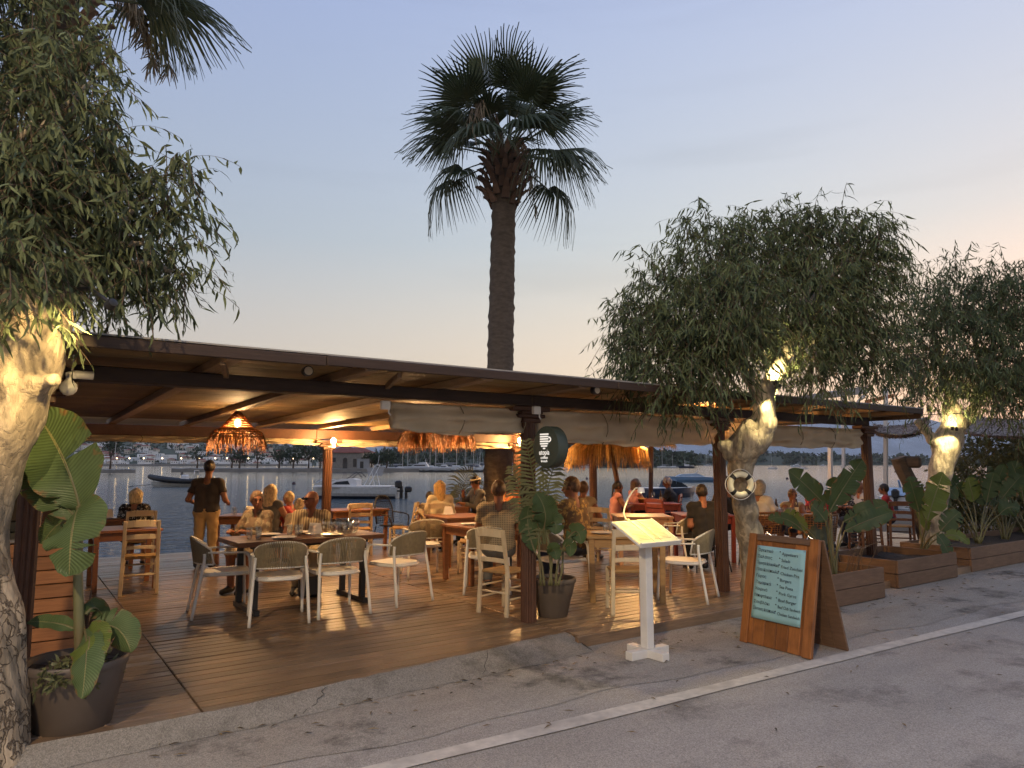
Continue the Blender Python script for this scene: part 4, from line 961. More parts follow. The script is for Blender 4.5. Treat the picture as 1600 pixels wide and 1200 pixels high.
bigleaf(bp_, D(124, 820, DY), D(95, 800, DY + .1), D(66, 850, DY + .15), 0.20, tow, seed=14, tears=1)
bigleaf(bp_, D(132, 985, DY), D(140, 1000, DY - .2), D(128, 1092, DY - .3), 0.20, VIEW + Vector((0, 0, .2)), M_ban, seed=5, tears=0, cup=-.2)
bigleaf(bp_, D(130, 1000, DY), D(150, 975, DY - .15), D(128, 1055, DY - .22), 0.24, VIEW + Vector((0, 0, .4)), M_light, seed=15, tears=0, cup=-.2)
bigleaf(bp_, D(140, 990, DY), D(185, 955, DY), D(205, 1020, DY), 0.22, tow, seed=6, tears=3, cup=-0.3)
bigleaf(bp_, D(122, 985, DY), D(90, 968, DY), D(42, 972, DY), 0.11, tow + Vector((0, 0, 1)), seed=7, tears=0)
bigleaf(bp_, D(134, 960, DY), D(150, 935, DY + .1), D(166, 972, DY + .1), 0.13, tow, M_strel, seed=8, tears=0)
mb = MB(); pr = random.Random(6)                 # trailing ground plants round the stem
sv = pxclumps([(95, 1055, 40, 12, 4.4), (150, 1045, 25, 12, 4.6)], 1)
V, Fq, TV, TF = sprays(sv, 60, 0.055, 0.02, 6, 0.08, 0.3, 33, 0.2, 0.2)
tag(link('ground_cover', npmesh('ground_cover', V, Fq, M_strel)), 'small dark creeping leaves on the soil of the big pot', 'ground cover', None, 'stuff')

# plant in the middle pot
pc = G(864, 962, 0.1)
pot('taupe plastic pot at the foot of the sign post', pc, 0.155, 0.25, 0.40, 0.1)
pm = thing('potted_plant', 'dark green tropical plant with tall fronds in the pot by the sign post', 'plant', (pc.x, pc.y, 0.44))
O = pm.location; DY = 7.35
mb = MB(); stems = [((845, 915), (842, 850), (838, 800)), ((858, 915), (862, 870), (852, 825)), ((868, 915), (872, 880), (886, 842)), ((872, 915), (878, 890), (880, 860)), ((850, 915), (846, 880), (834, 860)), ((862, 915), (858, 860), (845, 790))]
for s_ in stems: mb.tube(spline([D(x, y, DY) - O for x, y in s_], 4), [0.014 - 0.0008 * i for i in range(9)], 6)
mb.build('stem', M_stem, pm, smooth=True)
bigleaf(pm, D(848, 830, DY), D(860, 800, DY - .1), D(838, 770, DY - .1), 0.26, tow, M_strel, seed=2, tears=2)
bigleaf(pm, D(852, 828, DY), D(872, 800, DY - .1), D(868, 835, DY - .15), 0.2, tow, M_strel, seed=3, tears=1)
bigleaf(pm, D(886, 843, DY), D(905, 815, DY), D(908, 850, DY - .1), 0.18, tow, M_strel, seed=4, tears=3)
bigleaf(pm, D(880, 862, DY), D(895, 838, DY), D(890, 870, DY - .1), 0.14, tow, M_strel, seed=5, tears=1)
bigleaf(pm, D(836, 862, DY), D(820, 825, DY), D(826, 790, DY), 0.2, tow, M_strel, seed=6, tears=2)
bigleaf(pm, D(860, 870, DY), D(866, 846, DY - .1), D(870, 875, DY - .15), 0.15, tow, M_strel, seed=7, tears=1)
def pinnate(parent, base, ctrl, tip, leaf_l, n, mat, seed, name='frond'):
    pr = random.Random(seed); O = parent.location; pts = bez(Vector(base) - O, Vector(ctrl) - O, Vector(tip) - O, n); mb = MB()
    mb.tube(pts, [lerp(0.012, 0.003, i / n) for i in range(n + 1)], 5)
    for i in range(2, n + 1):
        T = (pts[i] - pts[i - 1]).normalized(); t = i / n; L = leaf_l * math.sin(math.pi * (0.15 + 0.8 * t)) ** 0.6
        for s in (-1, 1):
            B = T.cross(VIEW).normalized() * s; d = (B + T * 0.7 + Vector((0, 0, -.25)) + Vector((pr.uniform(-.15, .15),) * 3)).normalized()
            w = d.cross(VIEW).normalized() * 0.014; e = pts[i] + d * L + Vector((0, 0, -0.25 * L)); m_ = pts[i] + d * L * .55
            o = len(mb.v); mb.v += [tuple(x) for x in (pts[i] - w * .4, pts[i] + w * .4, m_ + w, m_ - w, e)]
            mb.f += [(o, o + 1, o + 2, o + 3), (o + 3, o + 2, o + 4)]; mb.m += [0, 0]
    return mb.build(name, mat, parent)
pinnate(pm, D(850, 850, DY), D(838, 760, DY), D(822, 690, DY), 0.24, 26, M_strel, 1)
pinnate(pm, D(852, 850, DY), D(846, 770, DY - .05), D(872, 715, DY), 0.2, 24, M_strel, 2)
pinnate(pm, D(846, 850, DY), D(820, 790, DY), D(800, 730, DY + .05), 0.2, 24, M_strel, 3)
# feathery frond beside the man with the headband
pf = thing('palm_plant', 'small feathery palm frond at the sea edge beside the trunk', 'plant', D(728, 800, 15.6))
pinnate(pf, D(730, 800, 15.6), D(716, 752, 15.6), D(738, 738, 15.6), 0.5, 20, M_palm, 4)
pinnate(pf, D(730, 800, 15.6), D(722, 770, 15.6), D(712, 765, 15.6), 0.4, 14, M_palm, 5)

# ---- planter boxes and their plants
def planter(label, u0, u1, v0, v1, h):
    o = thing('planter_box', label, 'planter', ((u0 + u1) / 2, (v0 + v1) / 2, 0.0), 0); w, d = u1 - u0, v1 - v0; t = 0.035
    for z in (h * 0.25, h * 0.75):
        hh = h / 2 - 0.008
        for sy in (-1, 1): q = MB().box((0, 0, 0), (w, t, hh), ch=0.005).build('plank', M_crate, o); q.location = (0, sy * (d / 2 - t / 2), z + 0.008)
        for sx in (-1, 1): q = MB().box((0, 0, 0), (d - 2 * t - .004, t, hh), rz=0, ch=0.005).build('plank', M_crate, o); q.location = (sx * (w / 2 - t / 2 - .001), 0, z + 0.008); q.rotation_euler = (0, 0, R(90))
    for sx in (-1, 1):
        for sy in (-1, 1): MB().box((sx * (w / 2 - t - .022), sy * (d / 2 - t - .022), h / 2), (0.04, 0.04, h - .02)).build('corner_post', M_crate, o)
    mb = MB(); pr = random.Random(int(u0 * 10)); n = 14
    for i in range(n + 1):
        for j in range(5): mb.v.append((lerp(-w / 2 + t, w / 2 - t, i / n), lerp(-d / 2 + t, d / 2 - t, j / 4), h - 0.10 + pr.uniform(-.03, .03)))
    mb.f = [(i * 5 + j, (i + 1) * 5 + j, (i + 1) * 5 + j + 1, i * 5 + j + 1) for i in range(n) for j in range(4)]; mb.m = [0] * len(mb.f)
    mb.build('soil', M_soil, o); return o
planter('weathered plank planter box half hidden behind the sandwich board', 7.85, 9.2, 4.87, 5.85, 0.385)
planter('plank planter box standing free in the middle of the three', 10.0, 11.74, 5.1, 6.2, 0.375)
planter('long plank planter box at the right edge, filled with bushy plants', 12.46, 17.5, 5.2, 6.3, 0.375)
def strel(name, label, base, leaves, seed, mat=M_strel):
    o = thing(name, label, 'plant', base)
    for i, (lx, ly, tx, ty, w, Y, m_) in enumerate(leaves):
        b0 = D(lx, ly, Y); st = MB(); st.tube(spline([Vector((0, 0, -.05)) + Vector((math.sin(i * 2.1) * .04, math.cos(i * 2.1) * .04, 0)), (b0 - o.location) * 0.5 + Vector((0, 0, 0.06)), b0 - o.location], 4), [0.016 - .0009 * k for k in range(9)], 6); st.build('leaf_stalk', M_stem, o, smooth=True)
        tp = D(tx, ty, Y - .05); mid = (b0 + tp) / 2 + Vector((0, 0, 0.04 + 0.12 * (ty > ly - 20)))
        bigleaf(o, b0, mid, tp, w, VIEW + Vector((pr_(seed, i), pr_(seed, i + 9), 0.35)), m_, seed + i, tears=3, cup=0.1)
    return o
def pr_(s, i): return random.Random(s * 31 + i).uniform(-.45, .45)
b0 = D(1300, 875, 9.3); b0.z = 0.3
strel('banana_plant', 'broad-leaved plant rising behind the sandwich board from the half-hidden planter', b0,
      [(1296, 800, 1348, 718, 0.34, 9.2, M_strel), (1290, 790, 1232, 735, 0.30, 9.3, M_strel), (1290, 815, 1268, 790, 0.3, 9.0, M_strel), (1320, 830, 1395, 800, 0.26, 9.3, M_strel), (1318, 815, 1388, 788, 0.26, 9.4, M_strel), (1255, 830, 1200, 812, 0.16, 9.1, M_strel), (1262, 828, 1225, 800, 0.2, 9.2, M_light), (1300, 800, 1305, 745, 0.24, 9.5, M_strel)], 3)
b0 = D(1440, 868, 11.4); b0.z = 0.3
strel('banana_plant', 'plant with one upright bright green leaf in the middle planter', b0,
      [(1448, 815, 1474, 738, 0.48, 11.1, M_light), (1436, 800, 1420, 745, 0.34, 11.3, M_strel), (1470, 830, 1500, 800, 0.3, 11.3, M_strel), (1462, 835, 1488, 880, 0.24, 11.0, M_strel), (1450, 830, 1435, 780, 0.2, 11.5, M_light), (1475, 840, 1515, 850, 0.2, 11.2, M_light)], 7)
pr = random.Random(21)
for i, (x, Y, s) in enumerate(((1530, 13.2, 1.0), (1572, 13.6, 1.05), (1612, 13.4, 1.0))):
    b0 = D(x, 860, Y); b0.z = 0.3
    lv = []
    for k in range(8):
        a = -70 + k * 20 + pr.uniform(-8, 8); l = pr.uniform(38, 62); bx = x + math.sin(R(a)) * l * 0.8; by = 815 - math.cos(R(a)) * 30 - pr.uniform(0, 25)
        lv.append((bx, by, bx + math.sin(R(a)) * l * .8, by - math.cos(R(a)) * l * 1.1 + 8, pr.uniform(.26, .4), Y + pr.uniform(-.2, .3), M_light if k == 3 and i != 1 else M_strel))
    strel('banana_plant', ('bushy broad-leaved plant at the left end of the long planter', 'bushy broad-leaved plant in the long planter between its neighbours', 'bushy broad-leaved plant at the right edge of the picture in the long planter')[i], b0, lv, 40 + i)
def shrub(label, cl, n, seed, ll=0.1, lw=0.045, mat=M_strel):
    c = cl[0][0]; o = thing('shrub', label, 'shrub', (c[0], c[1], 0.05))
    cl2 = [(tuple(Vector(a) - o.location), b) for a, b in cl]
    V, Fq, TV, TF = sprays(cl2, n, ll, lw, 9, 0.28, 0.3, seed, 0.25, 0.3)
    link('foliage', npmesh('foliage', V, Fq, mat), o, 'stuff'); link('twig_spray', npmesh('twig_spray', TV, TF, M_twig), o, 'stuff')
    mb = MB()
    for k in range(4): mb.tube([(0.1 * math.cos(k * 1.6), 0.1 * math.sin(k * 1.6), 0), (0.2 * math.cos(k * 1.6), 0.2 * math.sin(k * 1.6), 0.9)], [0.02, 0.01], 6)
    mb.build('stem', M_twig, o)
shrub('dark silvery shrub behind the long planter', pxclumps([(1535, 745, 45, 50, 15.5), (1560, 790, 50, 40, 15.2)], 1), 420, 51, 0.1, 0.03)
shrub('dark shrub at the far right behind the long planter', pxclumps([(1600, 740, 50, 55, 15.8), (1615, 800, 50, 50, 15.4)], 1), 420, 52)
shrub('low dark shrub under the reed shade mat beside the floodlit trunk', pxclumps([(1495, 760, 34, 50, 16.5), (1480, 800, 40, 35, 16.0)], 1), 300, 53)
shrub('tall dark shrub beyond the reed mat at the right edge', pxclumps([(1560, 700, 70, 30, 19), (1640, 720, 60, 60, 19)], 1), 420, 54, 0.14, 0.05)
# dry leaves blown along the deck edge
g = np.random.default_rng(8); n_ = 260; uu = g.uniform(-1.5, 13, n_); vv = np.where(g.random(n_) < .6, 5.0 - np.abs(g.normal(0, .22, n_)), g.uniform(2.2, 4.9, n_))
mb = MB()
for u_, v_ in zip(uu, vv):
    a = g.uniform(0, 6.28); l_ = g.uniform(.02, .05); T_ = Matrix.Translation((u_, v_, .016)) @ Matrix.Rotation(a, 4, 'Z')
    mb.add([T_ @ Vector(q) for q in ((-l_, 0, 0), (0, -.007, .006), (l_, .004, .002), (0, .008, .008))], [(0, 1, 2, 3)])
tag(mb.build('fallen_leaves', pmat('dry_leaf', (.16, .11, .05), island=.6), kind='stuff'), 'dry leaves scattered along the deck edge and the road', 'leaves', None, 'stuff')
b0 = D(1330, 880, 10.2)
tag(link('bare_twigs', (lambda mb: mb.mesh('bare_twigs', M_twig))((lambda mb: [[mb.tube([D(1318 + k * 4, 900, 9.35), D(1325 + k * 5 + pr.uniform(-18, 18), 870 - pr.uniform(0, 15), 9.3), D(1325 + k * 6 + pr.uniform(-28, 28), 838 - pr.uniform(-10, 12), 9.3)], [0.006, 0.004, 0.002], 4) for k in range(9)], mb][1])(MB()))), 'thin bare twigs standing in the half-hidden planter', 'twigs', None, 'stuff')
# ================================================================ chairs
def armchair():
    t = thing('armchair', '', 'chair')
    mb = MB(); pr_ = [(0.225, 0.21), (0.235, 0.0), (0.21, -0.17), (0.12, -0.235), (-0.12, -0.235), (-0.21, -0.17), (-0.235, 0.0), (-0.225, 0.21), (-0.15, 0.245), (0.15, 0.245)]
    mb.prism(pr_, 0.437, 0.458); mb.build('seat', M_alu, t, smooth=30)
    mb = MB(); mb.tube([(*p, 0.43) for p in pr_], 0.014, 6, closed=True); mb.build('seat_frame', M_alu, t, smooth=True)
    for s in (-1, 1):
        mb = MB(); mb.tube(spline([(s * .275, .255, 0), (s * .262, .235, .35), (s * .255, .215, .60), (s * .256, .17, .655)], 4), [0.0155 + 0.0003 * k for k in range(13)], 8); mb.build('leg', M_alu, t, smooth=True)
        mb = MB(); mb.tube(spline([(s * .285, -.335, 0), (s * .262, -.26, .43), (s * .25, -.235, .58), (s * .243, -.235, .66)], 4), 0.0165, 8); mb.build('leg', M_alu, t, smooth=True)
        mb = MB()
        p = spline([(s * .256, .2, .655), (s * .268, .05, .665), (s * .268, -.1, .668), (s * .25, -.2, .672)], 4)
        for a, b in zip(p, p[1:]): mb.bar(a, b + (b - a) * .1, 0.042, 0.018, ch=0.004)
        mb.build('arm', M_alu, t, smooth=30)
    def rail(top):
        out = []
        for k in range(15):
            a = lerp(-1, 1, k / 14); x = .245 * math.sin(a * 1.5708); y = -.14 - .175 * max(0, math.cos(a * 1.57)) ** .8
            z = (.70 + .115 * max(0, math.cos(a * 1.57)) ** .7) if top else .545 + .015 * math.cos(a * 1.5708)
            out.append(Vector((x * (1.03 if top else .98), y - (.035 if top else 0), z)))
        return out
    tp, bt = rail(1), rail(0)
    mb = MB(); mb.tube(tp, 0.013, 6); mb.tube(bt, 0.011, 6); mb.tube([tp[0], bt[0]], .011, 6); mb.tube([tp[-1], bt[-1]], .011, 6); mb.build('back_frame', M_alu, t, smooth=True)
    mb = MB(); n = 44
    for k in range(n + 1):
        f = k / n * 14; i = min(int(f), 13); fr = f - i; a, b = tp[i].lerp(tp[i + 1], fr), bt[i].lerp(bt[i + 1], fr)
        off = Vector((0, -0.012, 0)); mb.tube([a + Vector((0, 0, .012)), a + off, (a + b) / 2 + off * .6, b + off * .3, b + Vector((0, 0, -.01))], 0.0072, 5)
    mb.build('rope_back', M_rope, t, smooth=True, kind='stuff')
    return t
def taverna(mat=None):
    w = mat or M_cream; t = thing('wooden_chair', '', 'chair')
    for s in (-1, 1):
        MB().bar((s * .19, .19, 0), (s * .185, .185, .46), .036, .036, ch=.005).build('leg', w, t)
        mb = MB(); mb.bar((s * .20, -.215, 0), (s * .19, -.19, .46), .034, .042, ch=.004); mb.bar((s * .19, -.19, .455), (s * .185, -.265, .90), .034, .040, ch=.004); mb.build('leg', w, t)
    for z, y, h in ((.86, -.257, .085), (.70, -.231, .06), (.57, -.208, .045)):
        mb = MB(); p = [(-.17, y, z), (-.08, y - .018, z + .008), (.08, y - .018, z + .008), (.17, y, z)]
        for a, b in zip(p, p[1:]): mb.bar(a, b, .018, h, ch=.003)
        mb.build('slat', w, t)
    mb = MB(); mb.box((0, 0, .445), (.39, .39, .03), ch=.01); mb.build('seat', M_rush, t)
    for z in (.17, .29):
        for s in (-1, 1): MB().tube([(s * .188, -.2, z), (s * .188, .188, z)], .011, 6).build('rung', w, t, smooth=True)
        MB().tube([(-.188, .187, z + .03), (.188, .187, z + .03)], .011, 6).build('rung', w, t, smooth=True)
    MB().tube([(-.19, -.2, .24), (.19, -.2, .24)], .011, 6).build('rung', w, t, smooth=True)
    return t
def rattan(mat, frame, hoop=False):
    t = thing('rattan_chair', '', 'chair')
    for s in (-1, 1):
        MB().tube([(s * .26, .25, 0), (s * .23, .21, .43)], .011, 6).build('leg', frame, t, smooth=True)
        MB().tube([(s * .27, -.29, 0), (s * .22, -.2, .43)], .011, 6).build('leg', frame, t, smooth=True)
        MB().tube(spline([(s * .23, .2, .43), (s * .29, .16, .62), (s * .29, -.05, .66), (s * .26, -.22, .68)], 4), .013, 6).build('arm', mat, t, smooth=True)
    mb = MB(); mb.lathe([(.001, .43), (.23, .43), (.25, .44), (.23, .455), (.001, .45)], 20); mb.build('seat', mat, t, smooth=40)
    H = .98 if hoop else .86
    def P_(a, z):
        w = (.25 + .05 * (z - .45)) * (math.cos(max(0, (z - .7) / (H - .69)) * 1.45) ** .5 if hoop else 1)
        return Vector((w * math.sin(a), -.13 - .14 * math.cos(a) - .25 * max(0, z - .45) * .7, z))
    mb = MB(); A = [lerp(-1.35, 1.35, k / 12) for k in range(13)]; Z = [lerp(.47, H - .02, k / 11) for k in range(12)]
    for a in A: mb.tube([P_(a, z) for z in Z], .0065, 4)
    for z in Z: mb.tube([P_(a, z) for a in A], .0065, 4)
    mb.build('back_lattice', mat, t, kind='stuff')
    mb = MB(); mb.tube([P_(-1.35, z) for z in Z] + [P_(a, H) for a in A] + [P_(1.35, z) for z in reversed(Z)], .014, 6); mb.build('back_frame', mat, t, smooth=True)
    return t
def redchair():
    t = thing('folding_chair', '', 'chair')
    for s in (-1, 1):
        MB().bar((s * .25, .25, 0), (s * .25, -.2, .46), .03, .045, ch=.004).build('leg', M_red, t)
        MB().bar((s * .215, -.25, 0), (s * .215, .2, .46), .03, .045, ch=.004).build('leg', M_red, t)
        MB().bar((s * .25, .24, .44), (s * .26, .22, .65), .03, .04, ch=.004).build('arm_post', M_red, t)
        MB().bar((s * .25, -.19, .44), (s * .25, -.28, .9), .03, .04, ch=.004).build('back_post', M_red, t)
        MB().box((s * .26, .0, .66), (.05, .5, .025), ch=.006).build('arm', M_red, t)
    for k in range(5): MB().box((0, -.16 + k * .085, .455), (.47, .075, .018), ch=.003).build('slat', M_red, t)
    for z in (.68, .78, .88): MB().bar((-.235, -.235 - (z - .68) * .2, z), (.235, -.235 - (z - .68) * .2, z), .016, .07, ch=.003).build('slat', M_red, t)
    return t
CH = {}
def chair(kind, p, a, label, group=None):
    z = Vector((p[0], p[1], 0.1))
    if kind not in CH:
        CH[kind] = {'arm': armchair, 'tav': taverna, 'rat': lambda: rattan(M_rattan, M_black), 'hoop': lambda: rattan(M_black, M_black, True), 'red': redchair, 'brown': lambda: taverna(M_tabled)}[kind]()
        o = place(CH[kind], z, face(a)); o['label'] = label
        if group: o['group'] = group
        return o
    return dup(CH[kind], z, face(a), label, group)
GA = 'white armchairs with tan rope backs'; GT = 'cream wooden chairs with rush seats'
chair('arm', (1.98, 8.28), -62, 'white armchair at the left end of the dark table, turned sideways to the right', GA)
chair('arm', (2.36, 7.62), 22, 'white armchair at the near side of the dark table, second from its left end', GA)
chair('arm', (2.98, 7.64), 34, 'white armchair at the near side of the dark table, second from its right end', GA)
chair('arm', (3.80, 7.82), 52, 'white armchair at the right end of the dark table, angled to the left', GA)
chair('arm', (4.95, 9.3), 20, 'rope-backed armchair between the dark table and the empty bare table', GA)
chair('arm', (5.06, 7.78), 2, 'armchair that the big man in the checked shirt sits in', GA)
chair('arm', (5.6, 6.95), -55, 'white armchair behind the pot by the sign post', GA)
chair('arm', (6.72, 5.98), 62, 'white armchair at the right side of the table behind the menu stand', GA)
chair('arm', (8.45, 7.75), 60, 'rope-backed armchair beside the dark timber post, behind the menu stand', GA)
chair('tav', (1.40, 10.15), 28, 'cream wooden chair at the near side of the left table by the counter', GT)
chair('tav', (1.66, 12.2), 30, 'cream wooden chair that the blonde woman in the spotted blouse sits on', GT)
chair('tav', (4.5, 6.55), -40, 'white wooden chair half hidden behind the sign post', GT)
chair('tav', (5.62, 5.82), 2, 'cream ladder-back chair in front of the table behind the menu stand', GT)
chair('tav', (5.75, 9.25), 88, 'cream wooden chair seen side-on just left of the checked shirt', GT)
chair('tav', (5.18, 12.15), 15, 'cream wooden chair on the near side of the seaside table beyond the dark table', GT)
chair('tav', (5.9, 11.9), 88, 'cream wooden chair at the right end of the seaside table, side-on', GT)
chair('tav', (6.36, 11.3), 0, 'cream wooden chair under the woman with long wavy blonde hair', GT)
chair('tav', (7.95, 8.75), -30, 'cream wooden chair at the left of the yellow-lit table', GT)
chair('hoop', (6.0, 12.55), -120, 'black hoop-backed chair at the sea edge behind the long-haired woman')
chair('rat', (8.75, 7.35), 8, 'dark rattan chair of the man in black beside the timber post', 'rattan chairs')
chair('rat', (9.62, 7.0), 4, 'dark rattan chair just behind the tree with the life ring', 'rattan chairs')
chair('rat', (9.85, 6.25), 10, 'rattan chair behind the leafy plant by the sandwich board', 'rattan chairs')
chair('red', (12.35, 11.4), 70, 'red wooden folding armchair of the man in black by the water', 'red folding armchairs')
chair('red', (10.6, 9.9), -60, 'red wooden folding armchair left of the girl in pink', 'red folding armchairs')
chair('brown', (13.0, 7.2), 10, 'dark wooden chair beyond the timber post, nearest the planters', 'dark wooden chairs')
chair('brown', (13.7, 6.9), -20, 'dark wooden chair farthest along the planters', 'dark wooden chairs')

# ================================================================ tables
def table(name, label, c, a, w, d, mat, leg='wood', h=0.76, top=0.032, boards=5):
    t = thing(name, label, 'table', (c[0], c[1], 0.1), a)
    bw = d / boards
    me = MB().box((0, 0, 0), (w, bw - .003, top), ch=.003).mesh('plank', mat)
    for k in range(boards): link('plank', me, t).location = (0, -d / 2 + bw * (k + .5), h - top / 2)
    if leg == 'wood':
        for sx in (-1, 1):
            for sy in (-1, 1): MB().bar((sx * (w / 2 - .06), sy * (d / 2 - .06), 0), (sx * (w / 2 - .05), sy * (d / 2 - .05), h - top - .002), .062, .062, ch=.004).build('leg', mat, t)
        for sy in (-1, 1): MB().box((0, sy * (d / 2 - .05), h - top - .055), (w - .17, .022, .10), ch=.003).build('apron', mat, t)
        for sx in (-1, 1): MB().box((sx * (w / 2 - .05), 0, h - top - .055), (.022, d - .17, .10), ch=.003).build('apron', mat, t)
    else:
        for sx in (-1, 1):
            x = sx * (w / 2 - .22)
            for sy in (-1, 1): MB().bar((x, sy * (d / 2 - .12), .03), (x, sy * (d / 2 - .12), h - top - .032), .06, .06, ch=.003).build('leg', M_black, t)
            MB().box((x, 0, .03), (.06, d - .04, .055), ch=.003).build('foot_bar', M_black, t); MB().box((x, 0, h - top - .017), (.06, d - .1, .03), ch=.003).build('top_bar', M_black, t)
        MB().box((0, 0, h - top - .05), (w - .5, .05, .03), ch=.003).build('stretcher', M_black, t)
    return t
T1 = table('dining_table', 'long dark plank table on black metal legs with white armchairs round it', (2.82, 8.24), R(2), 1.68, .80, M_tabled, 'metal', .775, .05, 4)
TL = table('dining_table', 'wooden table beside the counter at the left', (1.28, 10.75), R(0), .8, .8, M_table)
TL2 = table('dining_table', 'wooden table in front of the blonde woman in the spotted blouse', (1.25, 12.75), R(0), .8, .7, M_table)
TS = table('dining_table', 'empty brown table at the sea edge beside the white motorboat', (5.3, 12.75), R(4), 1.15, .7, M_table)
TM = table('dining_table', 'bare wooden table with a folded napkin holder left of the checked shirt', (6.05, 10.15), R(-6), .85, .95, M_table)
TP = table('dining_table', 'wooden table in front of the man in the checked shirt', (5.45, 8.5), R(0), .9, .8, M_table)
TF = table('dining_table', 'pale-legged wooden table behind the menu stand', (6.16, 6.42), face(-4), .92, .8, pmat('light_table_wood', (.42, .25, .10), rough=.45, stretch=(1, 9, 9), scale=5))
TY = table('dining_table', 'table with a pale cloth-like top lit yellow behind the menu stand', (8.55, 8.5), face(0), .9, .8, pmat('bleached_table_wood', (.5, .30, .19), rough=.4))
TX = table('dining_table', 'table with food where the girl in pink sits', (11.4, 11.0), face(0), 1.1, .8, M_red)
TD = table('dining_table', 'table near the sea in front of the woman with the ponytail', (7.3, 10.2), face(0), .9, .8, M_table)
TQ = table('dining_table', 'table in front of the man with the headband', (7.25, 12.5), face(0), .8, .8, M_table)
TR = table('dining_table', 'dark table between the tree with the life ring and the leafy plant', (10.5, 7.15), face(0), 1.2, .8, M_tabled)
TG = table('dining_table', 'table in front of the man in the rattan chair by the timber post', (9.6, 8.1), face(0), .9, .8, M_red)
TH = table('dining_table', 'table beyond the timber post at the right', (13.5, 8.3), face(0), 1.2, .8, M_tabled)
TK = table('dining_table', 'table of the bare-shouldered woman by the sea', (3.3, 12.3), face(0), .9, .75, M_table)

# ================================================================ things on the tables
def on(t, x, y, dz=0.0):
    q = Matrix.Rotation(t.rotation_euler.z, 4, 'Z') @ Vector((x, y, 0)); h = .775 if t is T1 else .76
    return (t.location.x + q.x, t.location.y + q.y, .1 + h + .001 + dz)
PROTO = {}
def prop(kind, loc, label, rz=0, group=None):
    if kind in PROTO: return dup(PROTO[kind], loc, rz, label, group)
    mb = MB(); parts = []
    if kind == 'drinking_glass':
        o = mb.lathe([(.026, 0), (.028, .004), (.034, .12), (.0325, .12), (.026, .012), (.001, .011)], 16).build(kind, M_glass, smooth=40); cat = 'glass'
    elif kind == 'wine_glass':
        o = mb.lathe([(.034, 0), (.03, .003), (.005, .008), (.004, .09), (.02, .10), (.04, .135), (.042, .165), (.033, .215), (.032, .215), (.040, .165), (.037, .138), (.001, .104)], 16).build(kind, M_glass, smooth=40); cat = 'glass'
    elif kind == 'glass_jar':
        o = mb.lathe([(.05, 0), (.06, .01), (.085, .09), (.08, .15), (.07, .165), (.068, .163), (.078, .148), (.08, .09), (.056, .014), (.001, .012)], 18).build(kind, M_glass, smooth=40); cat = 'jar'
    elif kind == 'plate':
        o = mb.lathe([(.06, 0), (.085, .006), (.135, .018), (.133, .021), (.08, .011), (.001, .009)], 22).build(kind, M_china, smooth=40); cat = 'plate'
    elif kind == 'bottle':
        o = mb.lathe([(.03, 0), (.032, .01), (.032, .15), (.02, .19), (.013, .22), (.013, .255), (.015, .257), (.001, .262)], 14).build(kind, pmat('brown_bottle_glass', (.06, .025, .01), rough=.1), smooth=40); cat = 'bottle'
        MB().lathe([(.0325, .05), (.0328, .055), (.0328, .12), (.0325, .125)], 14).build('label', M_cream, o, smooth=40)
    elif kind == 'napkin':
        for k in range(6): mb.add([(-.09, -.03 + k * .012, 0), (.09, -.03 + k * .012, 0), (.06 + .01 * (k % 2), -.03 + k * .012, .13), (-.06, -.035 + k * .012, .12 + .01 * (k % 3))], [(0, 1, 2, 3)])
        mb.box((0, 0, .012), (.2, .09, .02), ch=.004); o = mb.build(kind, M_china); cat = 'napkin holder'
    elif kind == 'bread_basket':
        o = mb.lathe([(.07, 0), (.08, .003), (.11, .075), (.104, .076), (.074, .01), (.001, .008)], 18).build(kind, M_wicker, smooth=40); cat = 'basket'
        f = MB(); q = random.Random(3)
        for k in range(22): a, r_ = q.uniform(0, 6.28), q.uniform(0, .07); p_ = Vector((r_ * math.cos(a), r_ * math.sin(a), .055)); f.bar(p_, p_ + Vector((q.uniform(-.05, .05), q.uniform(-.05, .05), q.uniform(.02, .06))), .012, .012)
        f.build('chips', pmat('fried_chips', (.55, .33, .08)), o, kind='stuff')
    elif kind == 'folded_cloth':
        for k in range(4): mb.box((.004 * k, 0, .012 + k * .02), (.26 - .01 * k, .16, .018), ch=.006, rz=.05 * k)
        o = mb.build(kind, M_china); cat = 'cloth'
    elif kind == 'ketchup_cup':
        o = mb.lathe([(.03, 0), (.034, .005), (.038, .11), (.036, .112), (.03, .01)], 14).build(kind, pmat('red_plastic', (.4, .03, .015), rough=.35), smooth=40); cat = 'cup'
    elif kind == 'menu_card':
        o = mb.box((0, 0, .003), (.21, .29, .005)).build(kind, M_china); cat = 'menu'
    elif kind == 'cutlery':
        mb.bar((-.01, -.1, .003), (-.01, .1, .003), .012, .003); mb.bar((.015, -.1, .003), (.015, .1, .003), .01, .003); o = mb.build(kind, M_steel); cat = 'cutlery'
    o['category'] = cat; PROTO[kind] = o; place(o, loc, rz); o['label'] = label
    if group: o['group'] = group
    return o
GG = 'glasses on the dark table'
for x, y in ((-.62, -.02), (-.55, -.12), (-.50, .05), (-.12, .12), (-.06, .02), (.0, .1)):
    prop('drinking_glass', on(T1, x, y), 'clear drinking glass standing on the dark table in front of the couple', 0, GG)
for x, y in ((.42, .02), (.52, .08), (.60, -.02), (.36, .12), (.5, -.1)):
    prop('glass_jar', on(T1, x, y), 'round glass jar in the cluster at the right end of the dark table', 0, 'glass jars on the dark table')
for x, y, lb in ((-.33, .22, 'white plate in front of the woman at the dark table'), (.12, .22, 'white plate in front of the bald man at the dark table'), (-.3, -.22, 'white plate on the near left side of the dark table'), (.25, -.22, 'white plate on the near right side of the dark table')):
    prop('plate', on(T1, x, y), lb)
prop('napkin', on(T1, .14, .0), 'crumpled white napkins in the middle of the dark table', .4)
